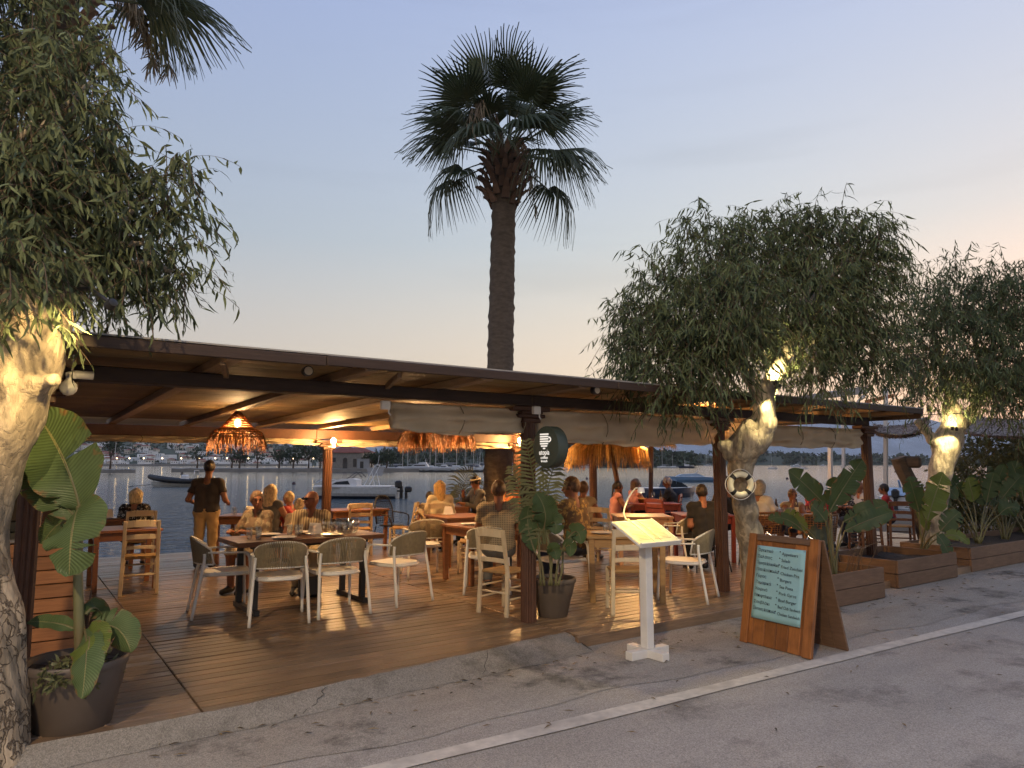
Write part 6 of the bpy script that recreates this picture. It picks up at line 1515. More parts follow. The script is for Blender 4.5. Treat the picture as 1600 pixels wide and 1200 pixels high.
def person(label, top, a, skin=0, shirt=None, trousers=None, hair=('short', 'brown'), pose='sit', arms='table', sleeve='short', lean=.06, size=1.0, head=(0, 0), glasses=False, sex='m', group=None, h=.017, shoe=M_black, headband=False, drop=0.0):
    """top = crown of the head in the world; the body hangs below it."""
    sit = pose == 'sit'; k = size; wide = 1.0 if sex == 'm' else .88
    ht = 1.335 if sit else 1.745                     # head-top height over the floor
    pz = .555 if sit else .93
    P = {}
    P['pel'] = np.array([0, 0, pz]); P['chest'] = np.array([0, lean * .7, pz + .31]); P['neck'] = np.array([0, lean, pz + .50]); hc = np.array([0, lean + .035, ht - .125])
    sh = {s: np.array([s * .185 * wide, lean * .95, pz + .445]) for s in (-1, 1)}
    if arms == 'table': el = {s: np.array([s * .25, .13 + lean, pz + .19]) for s in (-1, 1)}; wr = {s: np.array([s * .13, .36 + lean, pz + .245]) for s in (-1, 1)}
    elif arms == 'chin': el = {s: np.array([s * .15, .27 + lean, pz + .21]) for s in (-1, 1)}; wr = {s: np.array([s * .05, .17 + lean, pz + .47]) if s > 0 else np.array([-.1, .34 + lean, pz + .25]) for s in (-1, 1)}
    elif arms == 'carry': el = {s: np.array([s * .29, -.03, pz + .17]) for s in (-1, 1)}; wr = {s: np.array([s * .27, .20, pz + .12]) for s in (-1, 1)}
    elif arms == 'lap': el = {s: np.array([s * .235, .03, pz + .16]) for s in (-1, 1)}; wr = {s: np.array([s * .12, .24, pz + .09]) for s in (-1, 1)}
    elif arms == 'eat': el = {s: np.array([s * .25, .17 + lean, pz + .20]) for s in (-1, 1)}; wr = {1: np.array([.07, .27 + lean, pz + .42]), -1: np.array([-.15, .36 + lean, pz + .245])}
    prims = []                                       # a, b, ra, rb, zone
    def pr(a, b, ra, rb, z): prims.append((a, b, ra, rb, z))
    for s in (-1, 1):
        x = s * .07 * wide
        pr(P['pel'] + [x, 0, 0], P['pel'] + [x, lean * .3, .16], .125, .108, 'shirt'); pr(P['pel'] + [x, lean * .3, .16], P['chest'] + [x * 1.05, 0, 0], .108, .118, 'shirt')
        pr(P['chest'] + [x, 0, 0], sh[s] + [-s * .06, 0, -.01], .115, .065, 'shirt'); pr(sh[s] + [-s * .12, 0, .02], sh[s], .05, .066, 'shirt')
        m_ = sh[s] + (el[s] - sh[s]) * .55; up = 'shirt' if sleeve in ('short', 'long') else 'skin'
        pr(sh[s], m_, .060, .051, up); pr(m_, el[s], .050, .042, 'shirt' if sleeve == 'long' else 'skin'); pr(el[s], el[s] + (wr[s] - el[s]) * .8, .043, .031, 'shirt' if sleeve == 'long' else 'skin'); pr(el[s] + (wr[s] - el[s]) * .8, wr[s], .030, .026, 'skin')
        if sit: hip, kn, an = P['pel'] + [s * .09, .02, -.02], np.array([s * .12, .43, .53]), np.array([s * .12, .40, .10])
        else: hip, kn, an = P['pel'] + [s * .09, 0, -.03], np.array([s * .105, .015, .50]), np.array([s * .11, -.02, .09])
        pr(hip, kn, .098, .068, 'trousers'); pr(kn, an + [0, 0, .0], .066, .044, 'trousers' if sex == 'm' or not sit else 'skin'); pr(an + [0, -.02, -.04], an + [0, .16, -.062], .042, .032, 'shoe')
        hd = (wr[s] - el[s]) / np.linalg.norm(wr[s] - el[s]); pr(wr[s], wr[s] + hd * .085, .028, .032, 'skin')
    pr(P['pel'] + [-.08, 0, -.02], P['pel'] + [.08, 0, -.02], .118, .118, 'trousers')
    pr(P['neck'] + [0, -.01, -.05], hc + [0, -.02, -.04], .062, .052, 'head')
    if sex == 'f': pr(P['chest'] + [-.075, .09, -.02], P['chest'] + [.075, .09, -.02], .058, .058, 'shirt')
    elif arms != 'carry': pr(P['pel'] + [0, .05, .08], P['pel'] + [0, .06, .16], .10, .10, 'shirt')
    Rm = np.array(Matrix.Rotation(R(head[0]), 3, 'Z') @ Matrix.Rotation(R(head[1]), 3, 'X'))
    def hp(x, y, z): return hc + Rm @ np.array([x, y, z])
    heads = [('e', hc + Rm @ np.array([0, -.008, .012]), (.077, .098, .112)), ('c', hp(0, .03, -.06), hp(0, .055, -.085), .055, .032), ('c', hp(0, .088, .012), hp(0, .113, -.028), .010, .016),
             ('c', hp(-.04, .075, .03), hp(.04, .075, .03), .016, .016), ('c', hp(.078, -.005, .01), hp(.08, -.012, -.025), .018, .012), ('c', hp(-.078, -.005, .01), hp(-.08, -.012, -.025), .018, .012), ('c', hp(-.02, .085, -.052), hp(.02, .085, -.052), .014, .014)]
    def body(Q):
        d = None
        for (a_, b_, ra, rb, z) in prims:
            q = sdcone(Q, a_, b_, ra, rb); d = q if d is None else smin(d, q, .028)
        g = None
        for e in heads:
            q = sdell(Q, e[1], e[2], Rm) if e[0] == 'e' else sdcone(Q, *e[1:]); g = q if g is None else smin(g, q, .012)
        return smin(d, g, .02)
    A = np.array([p[0] for p in prims] + [p[1] for p in prims]); lo = np.minimum(A.min(0), hc - .15) - .16; hi = np.maximum(A.max(0), hc + .14) + .16; lo[2] = -.01
    V, Fq = surfnet(body, lo, hi, h)
    nd = np.stack([sdcone(V.astype(np.float32), *p[:4]) for p in prims]); zi = nd.argmin(0); zn = np.array([p[4] for p in prims]); vz = zn[zi]
    vz[(V[:, 2] > hc[2] - .13) & (np.abs(V[:, 0]) < .11)] = 'head'
    vz[(vz == 'shirt') & (V[:, 2] < pz - .03)] = 'trousers'
    fz = np.array([vz[Fq[:, j]] for j in range(4)]); C = V[Fq].mean(1)
    n1 = np.cross(V[Fq[:, 2]] - V[Fq[:, 0]], V[Fq[:, 3]] - V[Fq[:, 1]]); N = np.zeros_like(V)
    for j in range(4): np.add.at(N, Fq[:, j], n1)
    N /= np.maximum(np.linalg.norm(N, axis=1), 1e-9)[:, None]
    # hands: five bent fingers grown from the palm
    HV, HF = list(map(tuple, V)), [tuple(f) for f in Fq]
    fm = MB()
    for s in (-1, 1):
        hd = Vector(wr[s] - el[s]).normalized(); sd = hd.cross(Vector((0, 0, 1)) if abs(hd.z) < .9 else Vector((0, 1, 0))).normalized(); dn = sd.cross(hd)
        if dn.z > 0: dn = -dn
        c = Vector(wr[s]) + hd * .09
        for i, (o, l) in enumerate(((-.024, .062), (-.008, .074), (.008, .069), (.024, .054))):
            b0 = c + sd * o; fm.tube([b0 - hd * .03, b0 + hd * l * .4, b0 + hd * l * .75 + dn * .018, b0 + hd * l * .85 + dn * .04], [.010, .0095, .0088, .007], 6)
        b0 = Vector(wr[s]) + hd * .035 - sd * .022 * s; fm.tube([b0, b0 - sd * s * .028 + hd * .02, b0 - sd * s * .034 + hd * .048 + dn * .01], [.013, .011, .008], 6)
    me = npmesh('person', V, Fq, SK[skin])
    o = link('person', me)
    fo = fm.mesh('fingers', SK[skin], True)
    bm_v = np.concatenate([V, np.array(fm.v)]); faces = [tuple(f) for f in Fq] + [tuple(i + len(V) for i in f) for f in fm.f]
    me2 = bpy.data.meshes.new('person'); me2.from_pydata([tuple(q) for q in bm_v], [], faces); me2.materials.append(SK[skin]); shade(me2, True); o.data = me2; bpy.data.meshes.remove(me); bpy.data.meshes.remove(fo)
    tag(o, label, 'person', group)
    for zone, mat, off, nm_ in (('shirt', shirt, .011, 'shirt'), ('trousers', trousers, .010, 'trousers'), ('shoe', shoe, .006, 'shoes')):
        if mat is None: continue
        sel = (fz == zone).sum(0) >= (2 if zone == 'shirt' else 3)
        if not sel.any(): continue
        sv, sf, bd, used = sub_shell(V, Fq, N, sel, off)
        if zone != 'shoe':
            w = np.sin(V[used][:, 2] * 38 + V[used][:, 0] * 17) * np.sin(V[used][:, 0] * 29 - V[used][:, 2] * 11 + 1.3); sv = sv + N[used] * (.006 * w)[:, None]
        c = link(nm_ if nm_ != 'shoes' else 'footwear', npmesh(nm_, sv, sf, mat), o); c.modifiers.new('s', 'SOLIDIFY').thickness = .006
    st, hcol = hair
    if st != 'bald':
        cut = hp(0, .09, -.055); seed = len(label)
        def hf(Q):
            q = Q - hc.astype(np.float32); q = q @ Rm.astype(np.float32)
            e = sdell(q, (0, -.014, .02), (.088, .106, .115)); d = e
            if st in ('long', 'bob', 'wavy'):
                L = {'bob': -.10, 'long': -.27, 'wavy': -.34}[st]
                for x in (-.05, 0, .05): d = smin(d, sdcone(q, (x, -.055, .03), (x * 1.25, -.085, L), .062, .04), .03)
                for x in (-.075, .075): d = smin(d, sdcone(q, (x, -.01, .02), (x * 1.08, -.02, L * .75), .03, .022), .02)
            if st == 'ponytail': d = smin(d, sdcone(q, (0, -.11, .03), (0, -.15, -.22), .034, .016), .02)
            if st == 'bun': d = smin(d, sdell(q, (0, -.1, .06), (.05, .045, .045)), .02)
            if st == 'curly': d = d - .012
            d = d + .005 * np.sin(q[:, 0] * 120 + q[:, 1] * 40) * np.sin(q[:, 1] * 110 + q[:, 2] * 30 * (st != 'curly') + q[:, 2] * 100 * (st == 'curly'))
            zc = -.035 if st in ('short', 'bun', 'ponytail', 'curly') else -1
            f = sdell(q, (0, .10, -.045), (.072, .085, .102)); d = np.maximum(d, -f)
            if zc > -1: d = np.where(q[:, 1] > -.15, np.maximum(d, np.where((q[:, 2] < 0) & (q[:, 1] > -.12), zc - .035 * (q[:, 1] < -.03) - q[:, 2], -1)), d) if st != 'ponytail' else np.maximum(d, np.where((q[:, 2] < 0) & (q[:, 1] > -.105), zc - .02 - q[:, 2], -1))
            return d.astype(np.float32)
        hv, hfq = surfnet(hf, hc - [.2, .26, .46], hc + [.2, .2, .19], h * .85)
        if len(hv): link('hair', npmesh('hair', hv, hfq, HR[hcol]), o)
    for s in (-1, 1):
        e = MB(); e.ell((0, 0, 0), (.016, .008, .0095), 8, 5); q = e.build('eye', M_eye, o, smooth=True); q.location = hp(s * .031, .0885, .012); q.rotation_euler = (0, 0, R(head[0]))  # dark eyes drawn larger, taking in the shade of the sockets
    if st != 'bald':
        for s in (-1, 1): MB().bar(hp(s * .016, .0945, .034), hp(s * .052, .082, .034), .012, .007).build('eyebrow', HR[hcol], o)
    e = MB().ell((0, 0, 0), (.027, .007, .008), 8, 5).build('mouth', M_lip, o, smooth=True); e.location = hp(0, .094, -.056); e.rotation_euler = (0, 0, R(head[0]))
    if glasses:
        mb = MB()
        for s in (-1, 1): mb.ell(hp(s * .034, .104, .013), (.028, .007, .02), 10, 6); mb.tube([hp(s * .06, .095, .016), hp(s * .085, .02, .02), hp(s * .082, -.01, .015)], .004, 4)
        mb.tube([hp(-.02, .108, .018), hp(.02, .108, .018)], .004, 4); mb.build('sunglasses', M_shade, o, smooth=True)
    if headband:
        mb = MB(); pts = [hp(.09 * math.cos(t), .108 * math.sin(t) - .008, .062) for t in [2 * math.pi * i / 24 for i in range(24)]]; mb.tube(pts, .014, 6, closed=True); mb.build('headband', M_cream, o, smooth=True)
    o.location = (top.x, top.y, .1 - drop); ang = face(a); o.rotation_euler = (0, 0, ang); o.scale = (k, k, k)
    # the head, not the seat, stands where the photograph shows it
    off = Matrix.Rotation(ang, 3, 'Z') @ Vector((hc[0], hc[1], 0)) * k
    o.location.x -= off.x; o.location.y -= off.y
    return o
def sz(top, sit=True): return (top.z - .1) / (1.335 if sit else 1.745)
c_black = cloth('black_cloth', (.012, .012, .014)); c_white = cloth('white_cloth', (.6, .58, .55)); c_khaki = cloth('khaki_cloth', (.42, .28, .13)); c_navy = cloth('navy_cloth', (.03, .04, .07)); c_dark = cloth('dark_brown_tee', (.045, .036, .034)); c_beige = cloth('beige_cloth', (.42, .33, .2)); c_pink = cloth('pink_cloth', (.55, .25, .24)); c_red = cloth('red_cloth', (.38, .03, .03)); c_grey = cloth('grey_cloth', (.12, .12, .12)); c_green = cloth('dark_green_cloth', (.04, .06, .05)); c_yellow = cloth('pale_yellow_cloth', (.74, .66, .47)); c_cream = cloth('cream_skirt', (.55, .46, .32))
def who(px, py, Y): return D(px, py, Y)
p = who(213, 763, 11.2); person('blonde woman in a black and white spotted blouse seated near the counter, back turned', p, 18, 0, pattern('spotted_blouse', (.6, .58, .52), (.012, .012, .012), 'spot', 22, .34), c_navy, ('bob', 'lblonde'), arms='table', sleeve='long', sex='f', size=sz(p), head=(10, 0))
p = who(328, 719, 11.3); person('waiter in a dark T-shirt and khaki trousers standing with his back turned', p, 8, 1, c_dark, c_khaki, ('short', 'dark'), 'stand', 'carry', size=sz(p, False), lean=.02, head=(6, -4))
p = who(402, 767, 9.3); person('woman in a flowery shirt at the dark table, looking at the bald man', p, 160, 1, pattern('flowery_shirt', (.30, .25, .17), (.17, .12, .08), 'spot', 14, .45), c_cream, ('short', 'fair'), arms='table', sleeve='long', sex='f', size=sz(p), head=(48, -4))
p = who(487, 767, 9.3); person('bald man with sunglasses and an open striped shirt at the dark table', p, 185, 2, pattern('striped_shirt', (.42, .33, .2), (.19, .135, .08), 'stripe', 9, .5), c_beige, ('bald', ''), arms='table', sleeve='long', size=sz(p), head=(-50, 4), glasses=True)
p = who(425, 757, 11.5); person('bare-shouldered woman with long blonde hair by the sea behind the dark table', p, -12, 0, c_grey, c_navy, ('long', 'lblonde'), arms='table', sleeve='none', sex='f', size=sz(p))
p = who(451, 768, 11.7); person('blonde woman in profile facing left by the sea, between the couple', p, 75, 0, c_red, c_navy, ('short', 'lblonde'), arms='table', sex='f', size=sz(p))
p = who(468, 780, 11.0); person('pale blond child seen from behind between the couple', p, 10, 0, c_cream, c_navy, ('curly', 'lblonde'), arms='lap', sex='f', size=sz(p))
p = who(688, 751, 13.0); person('woman with long wavy blonde hair in a pale yellow dress, back turned', p, 12, 0, c_yellow, c_yellow, ('wavy', 'blonde'), arms='table', sleeve='long', sex='f', size=sz(p), head=(-18, 0))
p = who(672, 768, 13.3); person('dark-haired child leaning against the long-haired blonde woman', p, -20, 1, c_cream, c_navy, ('short', 'dark'), arms='lap', sex='f', size=sz(p))
p = who(743, 744, 14.5); person('man with a headband and sunglasses in a grey shirt beside the palm trunk', p, 120, 1, c_grey, c_black, ('short', 'dark'), arms='eat', sleeve='long', size=sz(p), glasses=True, headband=True, head=(10, -10))
p = who(779, 757, 9.15); person('big man in a small-checked shirt seen from behind in an armchair', p, 3, 1, pattern('checked_shirt', (.13, .10, .07), (.36, .29, .19), 'check', 15, .6), c_grey, ('short', 'brown'), arms='table', sleeve='short', size=sz(p) * 1.04, lean=.04)
p = who(801, 743, 12.0); person('woman in a red and orange top behind the man in the checked shirt', p, -60, 1, pattern('red_pattern', (.45, .04, .03), (.5, .2, .06), 'spot', 12, .4), c_navy, ('bob', 'dark'), arms='table', sex='f', size=sz(p))
p = who(892, 745, 9.3); person('man with sunglasses on his head in a patterned yellow shirt, turned to the left', p, 52, 1, pattern('leaf_shirt', (.40, .26, .08), (.16, .10, .05), 'spot', 16, .4), c_navy, ('short', 'fair'), arms='eat', size=sz(p), head=(18, -6))
p = who(912, 752, 12.0); person('woman with brown hair in a khaki top by the water, back turned', p, -30, 1, c_beige, c_navy, ('bun', 'fair'), arms='table', sleeve='none', sex='f', size=sz(p))
p = who(966, 752, 15.3); person('girl in pink with a dark ponytail left of the leaning pole', p, -85, 1, c_pink, c_pink, ('ponytail', 'dark'), arms='table', sleeve='none', sex='f', size=sz(p))
p = who(994, 748, 16.0); person('woman with fair hair in a pink top behind the leaning pole', p, -70, 0, c_pink, c_navy, ('bob', 'fair'), arms='table', sleeve='none', sex='f', size=sz(p))
p = who(1042, 745, 16.3); person('grey-haired man in black leaning forward in the red folding chair', p, 70, 2, c_black, c_navy, ('short', 'grey'), arms='table', size=sz(p), lean=.18, head=(0, -14))
p = who(1096, 757, 10.8); person('man in a black T-shirt in a rattan chair left of the timber post, back turned', p, 6, 1, c_black, c_black, ('short', 'dark'), arms='lap', size=sz(p), lean=.1, head=(-16, -10))
p = who(1133, 744, 13.0); person('dark-clothed man half hidden between the timber post and the tree trunk', p, 20, 1, c_black, c_navy, ('short', 'dark'), arms='table', size=sz(p))
p = who(1188, 750, 12.0); person('grey-haired woman in a white top just right of the life ring tree', p, -55, 1, c_white, c_navy, ('bob', 'grey'), arms='table', sex='f', size=sz(p))
p = who(1238, 764, 12.5); person('woman facing the road with her hand at her chin', p, 178, 1, c_beige, c_navy, ('short', 'fair'), arms='chin', sleeve='none', sex='f', size=sz(p), lean=.12)
p = who(1272, 782, 10.6); person('person in a dark green shirt in the rattan chair behind the leafy plant', p, 0, 1, c_green, c_navy, ('short', 'dark'), arms='table', size=sz(p))
p = who(1279, 754, 13.5); person('man in a dark red shirt behind the upright plant leaves', p, 170, 2, c_red, c_navy, ('short', 'dark'), arms='table', size=sz(p))
p = who(1341, 751, 14.0); person('bald man in a white patterned shirt left of the end post', p, 110, 1, pattern('white_pattern_shirt', (.05, .05, .07), (.5, .49, .47), 'spot', 9, .22), c_navy, ('bald', ''), arms='table', size=sz(p))
p = who(1324, 766, 14.2); person('woman in a black and white blouse beside the bald man left of the end post', p, -60, 1, pattern('black_white_blouse', (.5, .5, .48), (.012, .012, .014), 'spot', 20, .25), c_navy, ('bob', 'brown'), arms='table', sex='f', size=sz(p))
p = who(1380, 756, 15.0); person('person in a red top just right of the end post', p, 60, 1, c_red, c_navy, ('short', 'dark'), arms='table', sex='f', size=sz(p))
o = tag(MB().box((0, 0, .12), (.28, .1, .24), ch=.03).build('handbag', M_black), 'black bag on the deck beside the dark table legs', 'bag'); o.location = (3.05, 8.62, .102)
# ================================================================ boats
def hull(L, B, H, mat, sheer=.25, stern=.85, n=14, name='hull'):
    mb = MB(); S_ = []
    for i in range(n + 1):
        t = i / n; x = lerp(-L / 2, L / 2, t); w = B / 2 * (stern if t < .02 else 1) * (1 - max(0, (t - .45) / .55) ** 2.2); w = max(w, .01); zt = H * (1 + sheer * t * t); zb = -.25 + .55 * H * max(0, (t - .75) / .25) ** 2
        S_.append([(x + .12 * L * .0, -w, zt), (x, -w * .92, zt * .45), (x - .04 * L * (t > .9), -w * .62, -.05 + max(zb, -.05)), (x - .06 * L * t, 0, zb), (x - .04 * L * (t > .9), w * .62, -.05 + max(zb, -.05)), (x, w * .92, zt * .45), (x, w, zt)])
    for s in S_: mb.v += s
    k = 7
    for i in range(n):
        for j in range(6): mb.f.append((i * k + j, i * k + j + 1, (i + 1) * k + j + 1, (i + 1) * k + j)); mb.m.append(0)
        mb.f.append((i * k, (i + 1) * k, (i + 1) * k + 6, i * k + 6)); mb.m.append(0)
    mb.f.append(tuple(range(7))[::-1]); mb.m.append(0)
    return mb.mesh(name, mat)
def heading(px, a): return face(a)
# rigid inflatable
rb = thing('inflatable_boat', 'grey rigid inflatable boat with a black tube moored off the deck at the left', 'boat', D(282, 757, 75), face(93) + R(90))
rb.location.z = SEA
link('hull', hull(6.0, 1.5, .45, pmat('grey_hull', (.42, .43, .42), rough=.4)), rb)
mb = MB(); pts = [(-3, -.85, .55), (-1.5, -.95, .58), (.5, -.95, .66), (2, -.75, .82), (2.9, -.3, 1.0), (3.15, 0, 1.08), (2.9, .3, 1.0), (2, .75, .82), (.5, .95, .66), (-1.5, .95, .58), (-3, .85, .55)]
mb.tube(spline(pts, 4), .24, 10); mb.build('tube', M_rubber, rb, smooth=True)
MB().box((-.4, 0, .9), (.7, .6, .7), ch=.1).build('console', M_gel, rb); MB().box((-.1, 0, 1.35), (.06, .6, .35)).build('windscreen', M_window, rb)
MB().tube([(-1.6, -.7, .7), (-1.6, -.6, 1.7), (-1.6, .6, 1.7), (-1.6, .7, .7)], .03, 6).build('arch', M_steel, rb, smooth=True)
mb = MB(); mb.tube([(3.1, 0, .9), (2.5, 0, .4), (3.4, -.2, .2), (5.5, -.5, .02)], .035, 5); mb.build('mooring_rope', M_black, rb)
for x in (.9,): MB().ell((x, -.98, .35), (.08, .08, .25), 8, 6).build('fender', M_navy, rb, smooth=True)
# cuddy motorboat
cb = thing('motorboat', 'white and grey cuddy motorboat with a black outboard moored beyond the dark table', 'boat', D(556, 779, 50.5), face(88) + R(90)); cb.location.z = SEA
link('hull', hull(5.9, 2.1, .75, pmat('pale_grey_hull', (.52, .53, .52), rough=.3), .22), cb)
o_ = link('waterline_shadow', hull(5.86, 2.14, .17, M_navy, .1), cb)  # dark strip mostly imitates shadow and reflection along the waterline
MB().prism([(-2.6, 0.0), (2.7, .0), (2.9, .08), (-2.6, .08)], -.99, .99, M=Matrix.Translation((0, 0, .78)) @ Matrix.Rotation(R(90), 4, 'X')).build('rub_rail', M_gel, cb)
mb = MB(); cab = [(-.2, 0), (2.2, .05), (1.7, .28), (.9, .48), (.2, .52), (-.2, .45)]; mb.prism(cab, -.72, .72, M=Matrix.Translation((0, 0, .84)) @ Matrix.Rotation(R(90), 4, 'X')); mb.build('cabin', M_gel, cb)
for s in (-1, 1):
    mb = MB(); mb.prism([(.25, .12), (1.55, .12), (1.2, .30), (.4, .38)], -.01, .01, M=Matrix.Translation((0, s * .725, .84)) @ Matrix.Rotation(R(90), 4, 'X')); mb.build('window', M_window, cb)
mb = MB()
for s in (-1, 1): mb.tube([(.5, s * .6, 1.35), (-.15, s * .55, 1.82), (-.55, s * .55, 1.45)], .035, 5)
mb.tube([(-.15, -.55, 1.82), (-.15, .55, 1.82)], .035, 5); mb.build('windscreen_frame', M_black, cb)
mb = MB()
for s in (-1, 1): mb.tube([(-.7, s * .8, .8), (-1.5, s * .75, 2.3)], .03, 5); mb.tube([(-1.5, s * .8, .8), (-1.25, s * .75, 1.9)], .025, 5)
mb.tube([(-1.5, -.75, 2.3), (-1.5, .75, 2.3)], .03, 5); mb.tube([(-1.5, 0, 2.3), (-1.6, 0, 3.0)], .015, 5); mb.build('arch', M_gel, cb)
MB().prism([(-1.35, -.35), (-.3, -.35), (-.2, .2), (-1.45, .3)], 0, .03, M=Matrix.Translation((-.35, -.76, 1.9)) @ Matrix.Rotation(R(90), 4, 'X')).build('canvas_cover', M_sheet, cb)
for x in (.35, -2.35): MB().ell((x, -1.08, .55), (.10, .10, .30), 8, 6).build('fender', M_gel, cb, smooth=True); 
mb = MB(); mb.box((-3.0, -.0, .95), (.5, .42, .55), ch=.12); mb.box((-3.2, 0, .4), (.22, .2, .9), ch=.05); mb.build('outboard', M_rubber, cb)
mb = MB(); mb.box((-3.75, .25, .62), (.5, .34, .4), ch=.1); mb.box((-3.6, .25, .2), (.18, .16, .7)); mb.bar((-3.4, .2, .5), (-2.9, .2, .5), .1, .1); mb.build('auxiliary_outboard', M_rubber, cb)
MB().prism([(-2.75, .18), (-1.7, .18), (-1.75, .45), (-2.75, .45)], 0, .012, M=Matrix.Translation((0, -1.0, 0)) @ Matrix.Rotation(R(90), 4, 'X')).build('side_stripe', M_blue, cb)
mb = MB(); mb.tube([(2.95, 0, 1.0), (2.4, -.5, 1.35), (1.6, -.8, 1.2)], .02, 5); mb.tube([(2.95, 0, 1.0), (2.4, .5, 1.35), (1.6, .8, 1.2)], .02, 5); mb.build('bow_rail', M_steel, cb)
for (px, py, Y, a, lab, L, mt, cov) in ((1078, 752, 95, 88, 'long low pale blue speedboat left of the timber post, out on the water', 6.6, M_blue, True), (1045, 777, 52, -60, 'blue and white open motorboat moored behind the man in the red chair', 5.2, M_navy, False), (1412, 768, 40, -40, 'small boat with a pale blue cover near the quay right of the end post', 3.6, M_gel, True)):
    b_ = thing('motorboat', lab, 'boat', D(px, py, Y), face(a) + R(90)); b_.location.z = SEA
    link('hull', hull(L, 1.9, .62, mt, .25), b_); MB().box((-L * .05, 0, .68), (L * .72, 1.5, .06), ch=.02).build('deck_top', M_gel, b_)
    mb = MB(); mb.prism([(-.4, 0), (1.4, 0), (.7, .35), (-.1, .5)] if not cov else [(-1.9, 0), (1.9, 0), (1.2, .32), (-1.0, .4)], -.6, .6, M=Matrix.Translation((0, 0, .7)) @ Matrix.Rotation(R(90), 4, 'X')); mb.build('cover' if cov else 'windscreen', pmat('pale_blue_cover', (.35, .45, .55)) if cov else M_window, b_)
    mb = MB(); mb.box((-L / 2 - .2, 0, .8), (.4, .36, .5), ch=.1); mb.box((-L / 2 - .25, 0, .3), (.18, .16, .8)); mb.build('outboard', M_rubber, b_)
    mb = MB(); mb.bar((-.4, 0, .8), (-1.1, 0, 1.5), .1, .05) if cov else mb.bar((.2, -.6, 1.1), (.2, .6, 1.1), .05, .3); mb.build('fin' if cov else 'screen_bar', M_blue, b_)
# yachts
def sailboat():
    o = thing('sailboat', '', 'sailboat'); link('hull', hull(10, 3.0, 1.1, M_gel, .15), o); MB().prism([(-2.5, 0), (2.6, 0), (1.8, .42), (-2.2, .55)], -.9, .9, M=Matrix.Translation((0, 0, 1.15)) @ Matrix.Rotation(R(90), 4, 'X')).build('cabin', M_gel, o)
    MB().tube([(.6, 0, 1.2), (.6, 0, 14.2)], [.11, .07], 6).build('mast', M_mast, o); mb = MB(); mb.tube([(.5, 0, 2.4), (-4.0, 0, 2.5)], .09, 6); mb.tube([(.4, 0, 2.65), (-3.8, 0, 2.7)], .16, 6); mb.build('boom', M_sheet, o)
    mb = MB(); mb.tube([(5, 0, 1.4), (.6, 0, 13.6)], .03, 3); mb.tube([(-4.8, 0, 1.2), (.6, 0, 14.1)], .03, 3)
    for s in (-1, 1): mb.tube([(.5, s * 1.4, 1.2), (.6, s * .7, 8), (.6, 0, 13.8)], .025, 3)
    mb.build('rigging', M_mast, o); MB().box((-2.5, 0, 1.9), (1.6, 1.8, .5), ch=.15).build('spray_hood', M_navy, o); return o
def motoryacht():
    o = thing('motor_yacht', '', 'yacht'); link('hull', hull(12, 3.6, 1.5, M_gel, .25), o)
    T_ = Matrix.Rotation(R(90), 4, 'X'); MB().prism([(-4, 0), (3.2, 0), (1.6, 1.0), (-3.5, 1.2)], -1.4, 1.4, M=Matrix.Translation((0, 0, 1.55)) @ T_).build('cabin', M_gel, o)
    for s in (-1, 1): MB().prism([(-3, .35), (2.2, .35), (1.4, .8), (-2.8, .85)], -.02, .02, M=Matrix.Translation((0, s * 1.41, 1.55)) @ T_).build('window', M_window, o)
    MB().prism([(-3.2, 0), (.2, 0), (-.4, .6), (-3, .7)], -1.1, 1.1, M=Matrix.Translation((0, 0, 2.75)) @ T_).build('flybridge', M_gel, o)
    mb = MB(); mb.tube([(-2.6, 0, 3.4), (-2.9, 0, 5.0)], .06, 5); mb.box((-2.7, 0, 4.2), (.3, 1.4, .15)); mb.build('radar_arch', M_gel, o); return o
SB, MY = sailboat(), motoryacht()
fs = {'s': True, 'm': True}
def far_boat(kind, px, py, a, label, group, s=1.0, dist=None):
    src = SB if kind == 's' else MY
    if dist is None:
        q = G(px, py, SEA); dist = q.x * _FW[0] + q.y * _FW[1]
    p = D(px, py, dist); p.z = SEA
    if fs[kind]: fs[kind] = False; place(src, p, face(a) + R(90)); src.scale = (s,) * 3; src['label'] = label; src['group'] = group; return src
    return dup(src, p, face(a) + R(90), label, group, s)
pr = random.Random(31); GS = 'sailboats moored behind the stone quay'
for i in range(22):
    px = 566 + i * 14.5 + pr.uniform(-4, 4); far_boat('s', px, 700, pr.choice((60, 90, 110, -80, 20, 5)) + pr.uniform(-10, 10), 'white sailboat with a bare mast in the marina behind the stone quay and palm trunk', GS, pr.uniform(.75, 1.1), pr.uniform(235, 330))
for i, (px, s) in enumerate(((655, .85), (598, .5), (742, .6), (690, .62))):
    far_boat('m', px, 700, 85, ('big white motor yacht in the marina right of the stone house', 'small white cruiser at the quay beside the shed', 'white cruiser in the marina just left of the palm trunk', 'white cruiser in the marina between the yacht and the palm trunk')[i], 'motor yachts in the marina', s, 245 + 6 * i)
